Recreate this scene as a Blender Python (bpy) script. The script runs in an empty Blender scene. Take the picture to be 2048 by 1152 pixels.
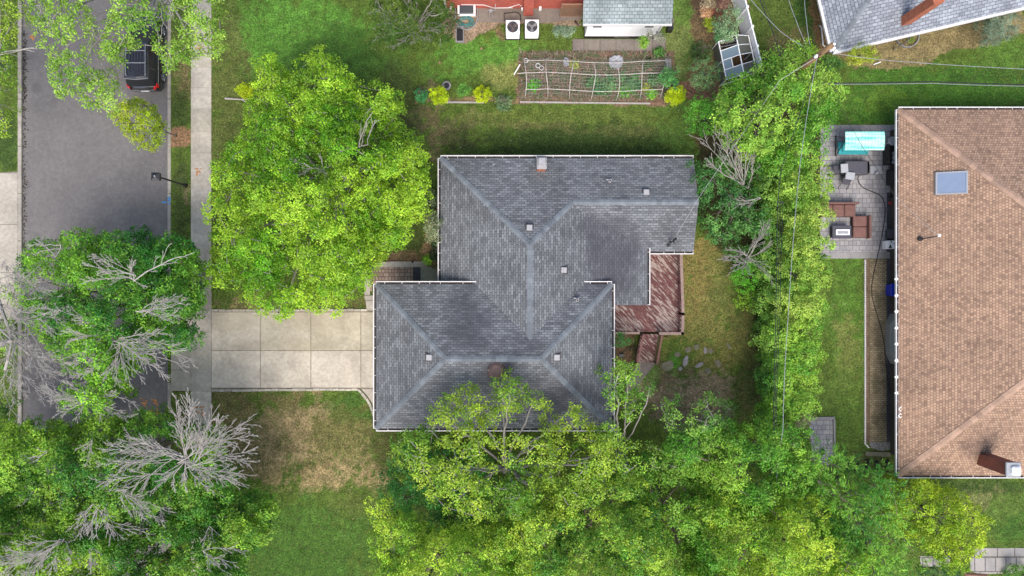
import bpy, math, random
import numpy as np
from mathutils import Vector
R = math.radians
random.seed(7); rng = np.random.default_rng(11)
scene = bpy.context.scene

# ---------------------------------------------------------------- camera, sky, sun, exposure
H = 44.0            # drone height, metres
S = 31.5            # photo pixels per metre on the ground
cam_d = bpy.data.cameras.new("camera"); cam = bpy.data.objects.new("camera", cam_d)
scene.collection.objects.link(cam); scene.camera = cam
cam.location = (0, 0, H); cam.rotation_euler = (0, 0, 0)
cam_d.sensor_width = 36.0; cam_d.lens = 36.0 * H / (2048 / S)
cam_d.clip_start = 0.5; cam_d.clip_end = 2000
SUN_EL, SUN_AZ = 58.0, 178.0      # azimuth measured from +Y (photo up) towards +X (photo right)
world = bpy.data.worlds.new("World"); scene.world = world; world.use_nodes = True
wn = world.node_tree; wn.nodes.clear()
sky = wn.nodes.new("ShaderNodeTexSky"); sky.sky_type = 'NISHITA'; sky.sun_disc = False
sky.sun_elevation = R(SUN_EL); sky.sun_rotation = R(SUN_AZ)
sky.air_density = 1.0; sky.dust_density = 4.0; sky.ozone_density = 0.6
bg = wn.nodes.new("ShaderNodeBackground"); bg.inputs[1].default_value = 0.15
wo = wn.nodes.new("ShaderNodeOutputWorld")
wn.links.new(sky.outputs[0], bg.inputs[0]); wn.links.new(bg.outputs[0], wo.inputs[0])
sun_d = bpy.data.lights.new("sun", 'SUN'); sun_d.energy = 1.5; sun_d.angle = R(34); sun_d.color = (1.0, 0.95, 0.87)
sun = bpy.data.objects.new("sun", sun_d); scene.collection.objects.link(sun)
sd = Vector((math.sin(R(SUN_AZ)) * math.cos(R(SUN_EL)), math.cos(R(SUN_AZ)) * math.cos(R(SUN_EL)), math.sin(R(SUN_EL))))
sun.location = sd * 60; sun.rotation_euler = sd.to_track_quat('Z', 'Y').to_euler()
scene.view_settings.view_transform = 'Standard'; scene.view_settings.look = 'None'
scene.view_settings.gamma = 1.0; scene.view_settings.use_curve_mapping = False
scene.view_settings.exposure = 1.06
scene.render.engine = 'CYCLES'
scene.render.resolution_x = 1024; scene.render.resolution_y = 576
scene.cycles.max_bounces = 6; scene.cycles.transparent_max_bounces = 6

# ---------------------------------------------------------------- helpers
C = scene.collection
def P(px, py, z=0.0):
    """world point at height z for a point of the survey photograph"""
    f = (H - z) / H / S
    return Vector(((px - 1024) * f, (576 - py) * f, z))
def lin(c, k=1.0):
    out = []
    for v in c:
        v = v / 255.0
        out.append(k * (v / 12.92 if v <= 0.04045 else ((v + 0.055) / 1.055) ** 2.4))
    return tuple(out)
KA = 0.62
def A(r, g, b, k=None): return lin((r, g, b), KA if k is None else k)

def props(o, label=None, cat=None, group=None, kind=None):
    if label: o['label'] = label
    if cat: o['category'] = cat
    if group: o['group'] = group
    if kind: o['kind'] = kind
    return o
def thing(name, label, cat, loc=(0, 0, 0), group=None, rotz=0):
    o = bpy.data.objects.new(name, None); C.objects.link(o); o.empty_display_size = 0.3
    o.location = loc; o.rotation_euler = (0, 0, rotz)
    return props(o, label, cat, group)
def origin_of(p):
    v = Vector((0, 0, 0))
    while p is not None: v += Vector(p.location); p = p.parent
    return v
def clone(root, loc, rotz=0, label=None, group=None):
    r = root.copy(); C.objects.link(r); r.location = loc; r.rotation_euler = (0, 0, rotz)
    if label: r['label'] = label
    if group: r['group'] = group
    for ch in list(root.children):
        c = ch.copy(); C.objects.link(c); c.parent = r
        for g in list(ch.children):
            d = g.copy(); C.objects.link(d); d.parent = c
    return r

class MB:
    def __init__(s): s.v = []; s.f = []; s.uv = {}; s.m = []; s.col = {}
    def face(s, pts, mat=0, uv=None, col=None):
        b = len(s.v); s.v += [tuple(p) for p in pts]; s.f.append(tuple(range(b, b + len(pts)))); s.m.append(mat)
        i = len(s.f) - 1
        if uv: s.uv[i] = uv
        if col: s.col[i] = col
    def hull(s, bot, top, mat=0, col=None, cap=True):
        """prism between two equal rings"""
        n = len(bot); b = len(s.v); s.v += [tuple(p) for p in bot] + [tuple(p) for p in top]
        fs = [(b + i, b + (i + 1) % n, b + n + (i + 1) % n, b + n + i) for i in range(n)]
        if cap: fs += [tuple(b + n + i for i in range(n)), tuple(b + n - 1 - i for i in range(n))]
        for q in fs:
            s.f.append(q); s.m.append(mat)
            if col: s.col[len(s.f) - 1] = col
    def box(s, x0, y0, z0, x1, y1, z1, mat=0, col=None):
        if x1 < x0: x0, x1 = x1, x0
        if y1 < y0: y0, y1 = y1, y0
        s.hull([(x0, y0, z0), (x1, y0, z0), (x1, y1, z0), (x0, y1, z0)],
               [(x0, y0, z1), (x1, y0, z1), (x1, y1, z1), (x0, y1, z1)], mat, col)
    def boxpx(s, x0, y0, x1, y1, z0, z1, mat=0, col=None):
        a = P(x0, y1, z1); b = P(x1, y0, z1); s.box(a.x, a.y, z0, b.x, b.y, z1, mat, col)
    def bevbox(s, x0, y0, z0, x1, y1, z1, b=0.03, mat=0):
        r0 = [(x0, y0), (x1, y0), (x1, y1), (x0, y1)]
        def ring(i, z):
            a0, b0, a1, b1 = x0 + i, y0 + i, x1 - i, y1 - i; c = b
            return [(a0 + c, b0, z), (a1 - c, b0, z), (a1, b0 + c, z), (a1, b1 - c, z), (a1 - c, b1, z), (a0 + c, b1, z), (a0, b1 - c, z), (a0, b0 + c, z)]
        s.loft([ring(0, z0), ring(0, z1 - b), ring(b * .9, z1)], mat)
    def loft(s, rings, mat=0, cap=True, closed=True):
        n = len(rings[0]); b = len(s.v)
        for r in rings: s.v += [tuple(p) for p in r]
        for k in range(len(rings) - 1):
            for i in range(n if closed else n - 1):
                j = (i + 1) % n
                s.f.append((b + k * n + i, b + k * n + j, b + (k + 1) * n + j, b + (k + 1) * n + i)); s.m.append(mat)
        if cap and closed:
            s.f.append(tuple(b + n - 1 - i for i in range(n))); s.m.append(mat)
            e = b + (len(rings) - 1) * n
            s.f.append(tuple(e + i for i in range(n))); s.m.append(mat)
    def tube(s, pts, r, n=5, mat=0, r1=None, cap=True):
        pts = [Vector(p) for p in pts]; rings = []
        m = len(pts)
        for i, p in enumerate(pts):
            d = (pts[min(i + 1, m - 1)] - pts[max(i - 1, 0)])
            if d.length < 1e-6: d = Vector((0, 0, 1))
            d.normalize(); a = d.cross(Vector((0, 0, 1)))
            if a.length < 0.05: a = d.cross(Vector((0, 1, 0)))
            a.normalize(); b2 = d.cross(a)
            rr = r if r1 is None else r + (r1 - r) * i / (m - 1)
            rings.append([p + (a * math.cos(t) + b2 * math.sin(t)) * rr for t in [2 * math.pi * k / n for k in range(n)]])
        s.loft(rings, mat, cap)
    def disc(s, c, r, z0, z1, n=20, mat=0, r1=None):
        r1 = r if r1 is None else r1
        s.hull([(c[0] + r * math.cos(2 * math.pi * k / n), c[1] + r * math.sin(2 * math.pi * k / n), z0) for k in range(n)],
               [(c[0] + r1 * math.cos(2 * math.pi * k / n), c[1] + r1 * math.sin(2 * math.pi * k / n), z1) for k in range(n)], mat)
    def ringd(s, c, ro, ri, z0, z1, n=24, mat=0):
        pr = [(ro, z0), (ro, z1), (ri, z1), (ri, z0)]
        b = len(s.v)
        for k in range(n):
            t = 2 * math.pi * k / n
            for (r, z) in pr: s.v.append((c[0] + r * math.cos(t), c[1] + r * math.sin(t), z))
        for k in range(n):
            for i in range(4):
                s.f.append((b + k * 4 + i, b + ((k + 1) % n) * 4 + i, b + ((k + 1) % n) * 4 + (i + 1) % 4, b + k * 4 + (i + 1) % 4)); s.m.append(mat)
    def build(s, name, mat, parent=None, origin=None, smooth=False):
        me = bpy.data.meshes.new(name)
        o0 = origin_of(parent) if parent is not None else (Vector(origin) if origin is not None else Vector((0, 0, 0)))
        me.from_pydata([(p[0] - o0.x, p[1] - o0.y, p[2] - o0.z) for p in s.v], [], s.f)
        for mm in (mat if isinstance(mat, (list, tuple)) else [mat]): me.materials.append(mm)
        if any(s.m): me.polygons.foreach_set('material_index', s.m)
        if s.uv:
            ul = me.uv_layers.new(name='UVMap')
            for pi, uv in s.uv.items():
                for li, q in zip(me.polygons[pi].loop_indices, uv): ul.data[li].uv = q
        if s.col:
            ca = me.color_attributes.new('tint', 'FLOAT_COLOR', 'CORNER')
            arr = np.ones((len(me.loops), 4), 'f')
            for pi, c in s.col.items():
                for li in me.polygons[pi].loop_indices: arr[li, :3] = c
            ca.data.foreach_set('color', arr.ravel())
        if smooth: me.polygons.foreach_set('use_smooth', [True] * len(me.polygons))
        me.update()
        o = bpy.data.objects.new(name, me); C.objects.link(o)
        if parent is not None: o.parent = parent
        elif origin is not None: o.location = origin
        return o

# ---------------------------------------------------------------- materials
def newmat(name):
    m = bpy.data.materials.new(name); m.use_nodes = True; nt = m.node_tree; nt.nodes.clear()
    out = nt.nodes.new('ShaderNodeOutputMaterial'); b = nt.nodes.new('ShaderNodeBsdfPrincipled')
    nt.links.new(b.outputs[0], out.inputs[0]); return m, nt, b
def N(nt, t, **kw):
    n = nt.nodes.new(t)
    for k, v in kw.items(): setattr(n, k, v)
    return n
def noise(nt, vec, scale, detail=4, rough=0.6, dist=0.0):
    n = N(nt, 'ShaderNodeTexNoise'); n.inputs['Scale'].default_value = scale; n.inputs['Detail'].default_value = detail
    n.inputs['Roughness'].default_value = rough; n.inputs['Distortion'].default_value = dist
    if vec: nt.links.new(vec, n.inputs['Vector'])
    return n.outputs[0]
def ramp(nt, fac, stops):
    r = N(nt, 'ShaderNodeValToRGB'); e = r.color_ramp.elements
    while len(e) < len(stops): e.new(0.5)
    for i, (p, c) in enumerate(stops):
        e[i].position = p; e[i].color = (c, c, c, 1) if isinstance(c, (int, float)) else (*c, 1)
    nt.links.new(fac, r.inputs[0]); return r.outputs[0]
def mixc(nt, a, b, fac, mode='MIX'):
    n = N(nt, 'ShaderNodeMix', data_type='RGBA', blend_type=mode)
    for i, v in ((0, fac), (6, a), (7, b)):
        if isinstance(v, bpy.types.NodeSocket): nt.links.new(v, n.inputs[i])
        elif i == 0: n.inputs[0].default_value = v
        else: n.inputs[i].default_value = (*v, 1)
    return n.outputs[2]
def math_(nt, op, a, b=0.0):
    n = N(nt, 'ShaderNodeMath', operation=op)
    for i, v in ((0, a), (1, b)):
        if isinstance(v, bpy.types.NodeSocket): nt.links.new(v, n.inputs[i])
        else: n.inputs[i].default_value = v
    return n.outputs[0]
def wpos(nt): return N(nt, 'ShaderNodeNewGeometry').outputs['Position']
def ocoord(nt): return N(nt, 'ShaderNodeTexCoord').outputs['Object']
def bump(nt, b, h, strength=0.5, dist=0.02):
    n = N(nt, 'ShaderNodeBump'); n.inputs['Strength'].default_value = strength; n.inputs['Distance'].default_value = dist
    nt.links.new(h, n.inputs['Height']); nt.links.new(n.outputs[0], b.inputs['Normal'])
def plain(name, col, rough=0.6, metal=0.0, var=0.25, scale=6.0, tint=False, emit=None):
    """a colour with grain and wear of its own"""
    m, nt, b = newmat(name); v = ocoord(nt)
    n1 = noise(nt, v, scale, 5, 0.65); n2 = noise(nt, v, scale * 9, 3, 0.6)
    f1 = ramp(nt, n1, [(0.3, 1 - var), (0.7, 1 + var * .5)])
    f2 = ramp(nt, n2, [(0.3, 1 - var * .6), (0.7, 1 + var * .4)])
    base = col
    if tint:
        a = N(nt, 'ShaderNodeAttribute', attribute_name='tint').outputs['Color']
        base = mixc(nt, a, col, 1.0, 'MULTIPLY')
    c = mixc(nt, mixc(nt, base, f1, 1.0, 'MULTIPLY'), f2, 1.0, 'MULTIPLY')
    nt.links.new(c, b.inputs['Base Color']); b.inputs['Roughness'].default_value = rough; b.inputs['Metallic'].default_value = metal
    bump(nt, b, n2, 0.25, 0.01)
    return m
def blob_mask(nt, pos, blobs, wob=0.5):
    """soft stains: list of (px,py,z,rx,ry,strength) in metres round survey points"""
    sep = N(nt, 'ShaderNodeSeparateXYZ'); nt.links.new(pos, sep.inputs[0])
    nz = noise(nt, pos, 0.9, 4, 0.6)
    tot = None
    for (px, py, z, rx, ry, s) in blobs:
        q = P(px, py, z)
        dx = math_(nt, 'DIVIDE', math_(nt, 'SUBTRACT', sep.outputs[0], q.x), rx)
        dy = math_(nt, 'DIVIDE', math_(nt, 'SUBTRACT', sep.outputs[1], q.y), ry)
        d = math_(nt, 'ADD', math_(nt, 'MULTIPLY', dx, dx), math_(nt, 'MULTIPLY', dy, dy))
        d = math_(nt, 'ADD', d, math_(nt, 'MULTIPLY', math_(nt, 'SUBTRACT', nz, 0.5), wob * 4))
        g = N(nt, 'ShaderNodeMapRange', interpolation_type='SMOOTHSTEP'); nt.links.new(d, g.inputs[0])
        g.inputs[1].default_value = 1.3; g.inputs[2].default_value = 0.0; g.inputs[3].default_value = 0; g.inputs[4].default_value = s
        tot = g.outputs[0] if tot is None else math_(nt, 'MAXIMUM', tot, g.outputs[0])
    return tot
def shingle(name, c1, c2, cm, w=0.32, h=0.145, stains=(), stain_col=(0.03, 0.03, 0.035), tintv=0.3, msize=0.018, bias=0.0, alt=(.84, 1.16)):
    m, nt, b = newmat(name); uv = N(nt, 'ShaderNodeUVMap').outputs[0]; pos = wpos(nt)
    jn = N(nt, 'ShaderNodeTexNoise'); jn.inputs['Scale'].default_value = 2.0; nt.links.new(uv, jn.inputs['Vector'])
    br = N(nt, 'ShaderNodeTexBrick'); nt.links.new(uv, br.inputs['Vector'])
    br.offset = 0.5; br.offset_frequency = 2; br.squash = 1.0
    br.inputs['Color1'].default_value = (*c1, 1); br.inputs['Color2'].default_value = (*c2, 1); br.inputs['Mortar'].default_value = (*cm, 1)
    br.inputs['Scale'].default_value = 1.0; br.inputs['Mortar Size'].default_value = msize; br.inputs['Mortar Smooth'].default_value = 0.4
    br.inputs['Bias'].default_value = bias; br.inputs['Brick Width'].default_value = w; br.inputs['Row Height'].default_value = h
    br2 = N(nt, 'ShaderNodeTexBrick'); nt.links.new(uv, br2.inputs['Vector']); br2.offset = 0.37; br2.offset_frequency = 3
    br2.inputs['Color1'].default_value = (alt[0],) * 3 + (1,); br2.inputs['Color2'].default_value = (alt[1],) * 3 + (1,); br2.inputs['Mortar'].default_value = (0.85, 0.85, 0.85, 1)
    br2.inputs['Scale'].default_value = 1.0; br2.inputs['Mortar Size'].default_value = 0.0; br2.inputs['Brick Width'].default_value = w * 1.37; br2.inputs['Row Height'].default_value = h
    c = mixc(nt, br.outputs['Color'], br2.outputs['Color'], 0.8, 'MULTIPLY')
    n1 = noise(nt, pos, 0.45, 5, 0.65); n2 = noise(nt, pos, 14, 3, 0.7)
    c = mixc(nt, c, ramp(nt, n1, [(0.3, 1 - tintv), (0.7, 1 + tintv * .6)]), 1.0, 'MULTIPLY')
    c = mixc(nt, c, ramp(nt, n2, [(0.25, 0.75), (0.75, 1.2)]), 1.0, 'MULTIPLY')
    # pale bird droppings and lichen flecks
    vr = N(nt, 'ShaderNodeTexVoronoi'); vr.inputs['Scale'].default_value = 1.1; nt.links.new(pos, vr.inputs['Vector'])
    fl = N(nt, 'ShaderNodeMath', operation='LESS_THAN'); nt.links.new(vr.outputs['Distance'], fl.inputs[0]); fl.inputs[1].default_value = 0.045
    fs = N(nt, 'ShaderNodeSeparateColor'); nt.links.new(vr.outputs['Color'], fs.inputs[0])
    pick = N(nt, 'ShaderNodeMath', operation='GREATER_THAN'); nt.links.new(fs.outputs[0], pick.inputs[0]); pick.inputs[1].default_value = 0.55
    c = mixc(nt, c, (0.35, 0.35, 0.34), math_(nt, 'MULTIPLY', math_(nt, 'MULTIPLY', fl.outputs[0], pick.outputs[0]), 0.8))
    if stains: c = mixc(nt, c, stain_col, blob_mask(nt, pos, stains))
    nt.links.new(c, b.inputs['Base Color']); b.inputs['Roughness'].default_value = 0.85
    hgt = math_(nt, 'ADD', math_(nt, 'MULTIPLY', br.outputs['Fac'], -1.0), math_(nt, 'MULTIPLY', n2, 0.4))
    bump(nt, b, hgt, 0.6, 0.02)
    return m
def brickmat(name, c1, c2, cm, w, h, msize=0.012, use_uv=False, rot=0.0, var=0.3, rough=0.85, offset=0.5, squash=1.0, sqf=2, stains=(), stain_col=(0.1, 0.1, 0.1)):
    m, nt, b = newmat(name)
    vec = N(nt, 'ShaderNodeUVMap').outputs[0] if use_uv else wpos(nt)
    pos = wpos(nt)
    mp = N(nt, 'ShaderNodeMapping'); mp.inputs['Rotation'].default_value = (0, 0, rot); nt.links.new(vec, mp.inputs[0])
    br = N(nt, 'ShaderNodeTexBrick'); nt.links.new(mp.outputs[0], br.inputs['Vector']); br.offset = offset
    br.squash = squash; br.squash_frequency = sqf
    br.inputs['Color1'].default_value = (*c1, 1); br.inputs['Color2'].default_value = (*c2, 1); br.inputs['Mortar'].default_value = (*cm, 1)
    br.inputs['Scale'].default_value = 1.0; br.inputs['Mortar Size'].default_value = msize; br.inputs['Mortar Smooth'].default_value = 0.2
    br.inputs['Brick Width'].default_value = w; br.inputs['Row Height'].default_value = h
    n1 = noise(nt, pos, 0.8, 5, 0.65); n2 = noise(nt, pos, 18, 4, 0.7)
    c = mixc(nt, br.outputs['Color'], ramp(nt, n1, [(0.3, 1 - var), (0.7, 1 + var * .6)]), 1.0, 'MULTIPLY')
    c = mixc(nt, c, ramp(nt, n2, [(0.25, 0.8), (0.75, 1.15)]), 1.0, 'MULTIPLY')
    if stains: c = mixc(nt, c, stain_col, blob_mask(nt, pos, stains))
    nt.links.new(c, b.inputs['Base Color']); b.inputs['Roughness'].default_value = rough
    bump(nt, b, math_(nt, 'ADD', math_(nt, 'MULTIPLY', br.outputs['Fac'], -1.0), math_(nt, 'MULTIPLY', n2, 0.3)), 0.5, 0.015)
    return m
def concrete(name, col, stains=(), stain_col=(0.2, 0.18, 0.15), grain=60, var=0.2, tint=True, cracks=False):
    m, nt, b = newmat(name); pos = wpos(nt)
    n1 = noise(nt, pos, 0.5, 6, 0.65, 0.4); n2 = noise(nt, pos, grain, 2, 0.8); n3 = noise(nt, pos, 4.5, 6, 0.7)
    base = col
    if tint:
        a = N(nt, 'ShaderNodeAttribute', attribute_name='tint').outputs['Color']; base = mixc(nt, a, col, 1.0, 'MULTIPLY')
    c = mixc(nt, base, ramp(nt, n1, [(0.38, 1 - var), (0.62, 1 + var * .5)]), 1.0, 'MULTIPLY')
    c = mixc(nt, c, ramp(nt, n3, [(0.38, 0.86), (0.62, 1.1)]), 1.0, 'MULTIPLY')
    c = mixc(nt, c, ramp(nt, n2, [(0.3, 0.86), (0.7, 1.12)]), 1.0, 'MULTIPLY')
    if stains: c = mixc(nt, c, stain_col, blob_mask(nt, pos, stains))
    if cracks:
        vo = N(nt, 'ShaderNodeTexVoronoi', feature='DISTANCE_TO_EDGE'); vo.inputs['Scale'].default_value = 0.16
        dn = N(nt, 'ShaderNodeTexNoise'); dn.inputs['Scale'].default_value = 1.3; dn.inputs['Detail'].default_value = 4; nt.links.new(pos, dn.inputs['Vector'])
        wv = mixc(nt, pos, dn.outputs['Color'], 0.35, 'ADD'); nt.links.new(wv, vo.inputs['Vector'])
        cr = ramp(nt, vo.outputs['Distance'], [(0.0, 0.8), (0.004, 0.0)])
        c = mixc(nt, c, tuple(x * .6 for x in col), math_(nt, 'MULTIPLY', cr, 0.45))
    nt.links.new(c, b.inputs['Base Color']); b.inputs['Roughness'].default_value = 0.9
    bump(nt, b, n2, 0.4, 0.006)
    return m

M = {}
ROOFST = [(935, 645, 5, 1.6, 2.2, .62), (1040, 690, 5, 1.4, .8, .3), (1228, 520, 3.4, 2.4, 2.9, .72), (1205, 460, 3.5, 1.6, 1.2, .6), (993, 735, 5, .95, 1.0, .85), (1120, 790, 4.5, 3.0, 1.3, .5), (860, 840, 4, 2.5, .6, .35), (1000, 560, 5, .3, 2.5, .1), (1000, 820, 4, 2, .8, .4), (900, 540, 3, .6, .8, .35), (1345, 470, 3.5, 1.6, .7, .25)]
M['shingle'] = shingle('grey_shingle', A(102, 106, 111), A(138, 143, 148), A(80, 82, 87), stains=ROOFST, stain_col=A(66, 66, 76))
M['ridge'] = plain('ridge_shingle', A(122, 130, 138), 0.85, var=.25, scale=2.2, tint=True)
M['shingle_light'] = shingle('pale_shingle', A(148, 162, 165), A(172, 184, 186), A(110, 122, 125), w=.3, h=.2, tintv=.35)
M['shingle_ne'] = shingle('lavender_shingle', A(134, 140, 152), A(166, 174, 184), A(92, 96, 106), w=.34, h=.19, tintv=.2)
M['shingle_brown'] = shingle('brown_shingle', A(192, 159, 133), A(116, 90, 76), A(134, 107, 90), w=.16, h=.155, tintv=.22, msize=.02, bias=-.35, alt=(.86, 1.12),
    stains=[(1962, 900, 4, .9, .8, .5)], stain_col=A(95, 75, 68))
M['ridge_brown'] = plain('brown_ridge', A(176, 146, 126), 0.85, var=.2, scale=2.5, tint=True)
M['white'] = plain('white_paint', A(236, 237, 240, .95), 0.45, var=.12)
M['gutter_white'] = plain('gutter_white', A(214, 212, 212, .78), 0.4, var=.14)
M['gutter_dirt'] = plain('gutter_litter', A(58, 50, 44), 0.9, var=.6, scale=9)
M['net'] = plain('garden_net', A(156, 154, 146), .8, var=.2)
M['wall_eave_shade'] = brickmat('eave_shaded_brick', A(84, 74, 70), A(100, 88, 82), A(70, 66, 64), .21, .075, .01, use_uv=True)  # brown house wall: shade under the eave is put into the brick colour
M['siding'] = brickmat('white_siding', (.62, .62, .61), (.66, .66, .65), (.4, .4, .4), 6.0, .12, .006, var=.1)
M['brick_red'] = brickmat('red_brick', A(196, 84, 70), A(222, 110, 92), A(176, 120, 106), .21, .075, .008, use_uv=True, var=.15)
M['brick_plain'] = brickmat('chimney_brick', A(140, 62, 48), A(182, 92, 68), A(120, 100, 92), .21, .075, .012, use_uv=True, var=.3)
M['brick_orange'] = brickmat('orange_brick', A(190, 96, 62), A(214, 122, 84), A(150, 110, 92), .21, .075, .012, use_uv=True, var=.2)
M['asphalt'] = concrete('asphalt', A(120, 117, 117), grain=38, var=.09, tint=False, cracks=True, stains=[(30, 700, 0, 6, 3, .12), (210, 110, 0, 3, 4, .2), (220, 760, 0, 4, 2.2, .25), (70, 175, 0, .35, .35, .3), (105, 200, 0, .3, .3, .3)], stain_col=A(70, 66, 70))
M['concrete'] = concrete('concrete', A(200, 194, 182), stains=[(470, 640, 0, 1.6, 1.0, .3), (600, 690, 0, 2.6, .5, .32), (490, 690, 0, 1.2, .4, .25), (640, 640, 0, 3, 1.3, .35)], stain_col=A(164, 152, 126), var=.2)
M['concrete_dark'] = concrete('damp_concrete', A(146, 138, 130), var=.15)
M['joint'] = plain('joint_dirt', A(92, 84, 74), 0.95, var=.4)
M['kerb'] = concrete('kerb', A(176, 170, 160), var=.2, tint=False)
M['paver_grey'] = brickmat('grey_pavers', A(150, 150, 156), A(182, 180, 182), A(108, 106, 110), .42, .30, .014, var=.2, squash=.62, sqf=3)
M['paver_border'] = concrete('paver_border', A(160, 158, 160), tint=False, var=.12)
M['paver_red'] = brickmat('rose_pavers', A(164, 138, 124), A(196, 172, 156), A(96, 82, 74), .34, .24, .018, var=.25, squash=.6, sqf=2)
M['paver_brown'] = brickmat('brown_pavers', A(150, 134, 104), A(186, 168, 138), A(98, 92, 68), .24, .12, .015, var=.5, stains=[(1755, 600, 0, .3, .6, .5), (1752, 770, 0, .3, .8, .5), (1750, 840, 0, .3, .4, .6)], stain_col=A(62, 66, 38))
M['flagstone'] = brickmat('flagstone', A(160, 158, 158), A(184, 178, 170), A(96, 92, 92), 1.1, .9, .03, var=.25, squash=.6, sqf=2)
M['soil'] = plain('soil', A(134, 112, 92), 0.95, var=.5, scale=3)
M['mulch'] = plain('mulch', A(160, 124, 104), 0.95, var=.55, scale=9)
M['gravel_dark'] = plain('dark_gravel', A(84, 84, 92), 0.9, var=.5, scale=8)
M['gravel_pale'] = plain('pale_gravel', A(150, 148, 148), 0.9, var=.7, scale=9)
M['black'] = plain('black_plastic', A(34, 34, 38), 0.45, var=.3)
M['dark_metal'] = plain('dark_metal', A(62, 60, 62), 0.4, .4, var=.3)
M['grey_metal'] = plain('grey_metal', A(178, 182, 188), 0.4, .3, var=.15)
M['vent_metal'] = plain('vent_metal', A(190, 190, 194, .5), 0.45, .1, var=.15)
M['rust'] = plain('rusty_metal', A(104, 84, 80), 0.7, .2, var=.4)
M['stone'] = plain('stone', A(160, 156, 158), 0.9, var=.35, scale=5)
M['stone_tan'] = plain('tan_stone', A(132, 128, 108), 0.9, var=.35, scale=5)
M['wood'] = plain('pole_wood', A(150, 120, 86), 0.9, var=.4, scale=4)
M['lattice'] = plain('lattice_wood', A(170, 134, 108), 0.8, var=.2)
M['bark'] = plain('bark', A(128, 118, 104), 0.95, var=.35, scale=5)
M['bark_pale'] = plain('pale_bark', A(170, 165, 158), 0.95, var=.3, scale=5)
M['deadwood'] = plain('dead_wood', A(188, 183, 178, .62), 0.9, var=.22, scale=5)
M['pipe_white'] = plain('weathered_pipe', A(206, 198, 192, .72), .6, var=.25)
def canvas():
    m, nt, b = newmat('teal_canvas'); pos = wpos(nt); mp = N(nt, 'ShaderNodeMapping'); mp.inputs['Scale'].default_value = (.35, 5, 1); nt.links.new(pos, mp.inputs[0])
    n1 = noise(nt, mp.outputs[0], 1.4, 5, .6); c = ramp(nt, n1, [(.36, A(104, 206, 200, .8)), (.5, A(170, 232, 222, .8)), (.62, A(206, 240, 228, .85))])
    nt.links.new(c, b.inputs['Base Color']); b.inputs['Roughness'].default_value = .85; bump(nt, b, n1, .5, .03); return m
M['teal'] = canvas()
M['teal_dark'] = plain('dark_teal_canvas', A(46, 166, 176), 0.8, var=.1)
M['red'] = plain('red_lens', (.55, .01, .01), 0.2, var=.1)
M['rubber'] = plain('rubber', (.012, .012, .012), 0.8, var=.2)
M['hose_teal'] = plain('teal_hose', A(70, 150, 150), 0.5, var=.2)
M['blue'] = plain('blue_plastic', A(24, 60, 220), 0.4, var=.15)
M['rattan'] = brickmat('rattan_cushion', A(138, 100, 94), A(152, 112, 104), A(104, 70, 66), .12, .03, .004, var=.2)
M['rattan_dark'] = plain('rattan_dark', A(66, 34, 34), 0.8, var=.3)
M['cushion_grey'] = plain('grey_fabric', A(84, 84, 96), 0.85, var=.15)
M['fabric_pale'] = plain('pale_fabric', A(182, 186, 194), 0.85, var=.12)
M['flower'] = plain('red_petals', A(220, 20, 50), 0.6, var=.2)
M['blade'] = plain('fan_blade', A(150, 150, 152), 0.5, .2, var=.25)
M['plate'] = plain('galvanised', A(176, 178, 180), 0.5, .5, var=.2)
M['orange_paint'] = plain('orange_paint', A(214, 142, 74), 0.8, var=.5, scale=10)
M['blue_paint'] = plain('blue_paint', A(86, 156, 214), 0.8, var=.4, scale=10)
def glossy_black():
    m, nt, b = newmat('black_car_paint'); v = ocoord(nt)
    c = mixc(nt, (.008, .008, .010), (.02, .02, .024), noise(nt, v, 3, 4)); nt.links.new(c, b.inputs['Base Color'])
    b.inputs['Roughness'].default_value = 0.22; b.inputs['Coat Weight'].default_value = 0.6; return m
M['car'] = glossy_black()
def glassm(name, col, rough, tr=0.0):
    m, nt, b = newmat(name); v = ocoord(nt)
    c = mixc(nt, tuple(x * .8 for x in col), col, noise(nt, v, 2.5, 5)); nt.links.new(c, b.inputs['Base Color'])
    b.inputs['Roughness'].default_value = rough; b.inputs['Transmission Weight'].default_value = tr; b.inputs['IOR'].default_value = 1.3; return m
M['glass_dark'] = glassm('tinted_glass', (.02, .022, .025), .08)
M['glass_win'] = glassm('window_glass', (.06, .07, .08), .06)
M['glass_sky'] = glassm('skylight_glass', A(142, 160, 188), .12)
M['panel_blue'] = glassm('polycarbonate', A(148, 172, 188), .25, .12)
M['panel_grey'] = glassm('polycarbonate_grey', A(140, 142, 130), .3, .35)
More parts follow.
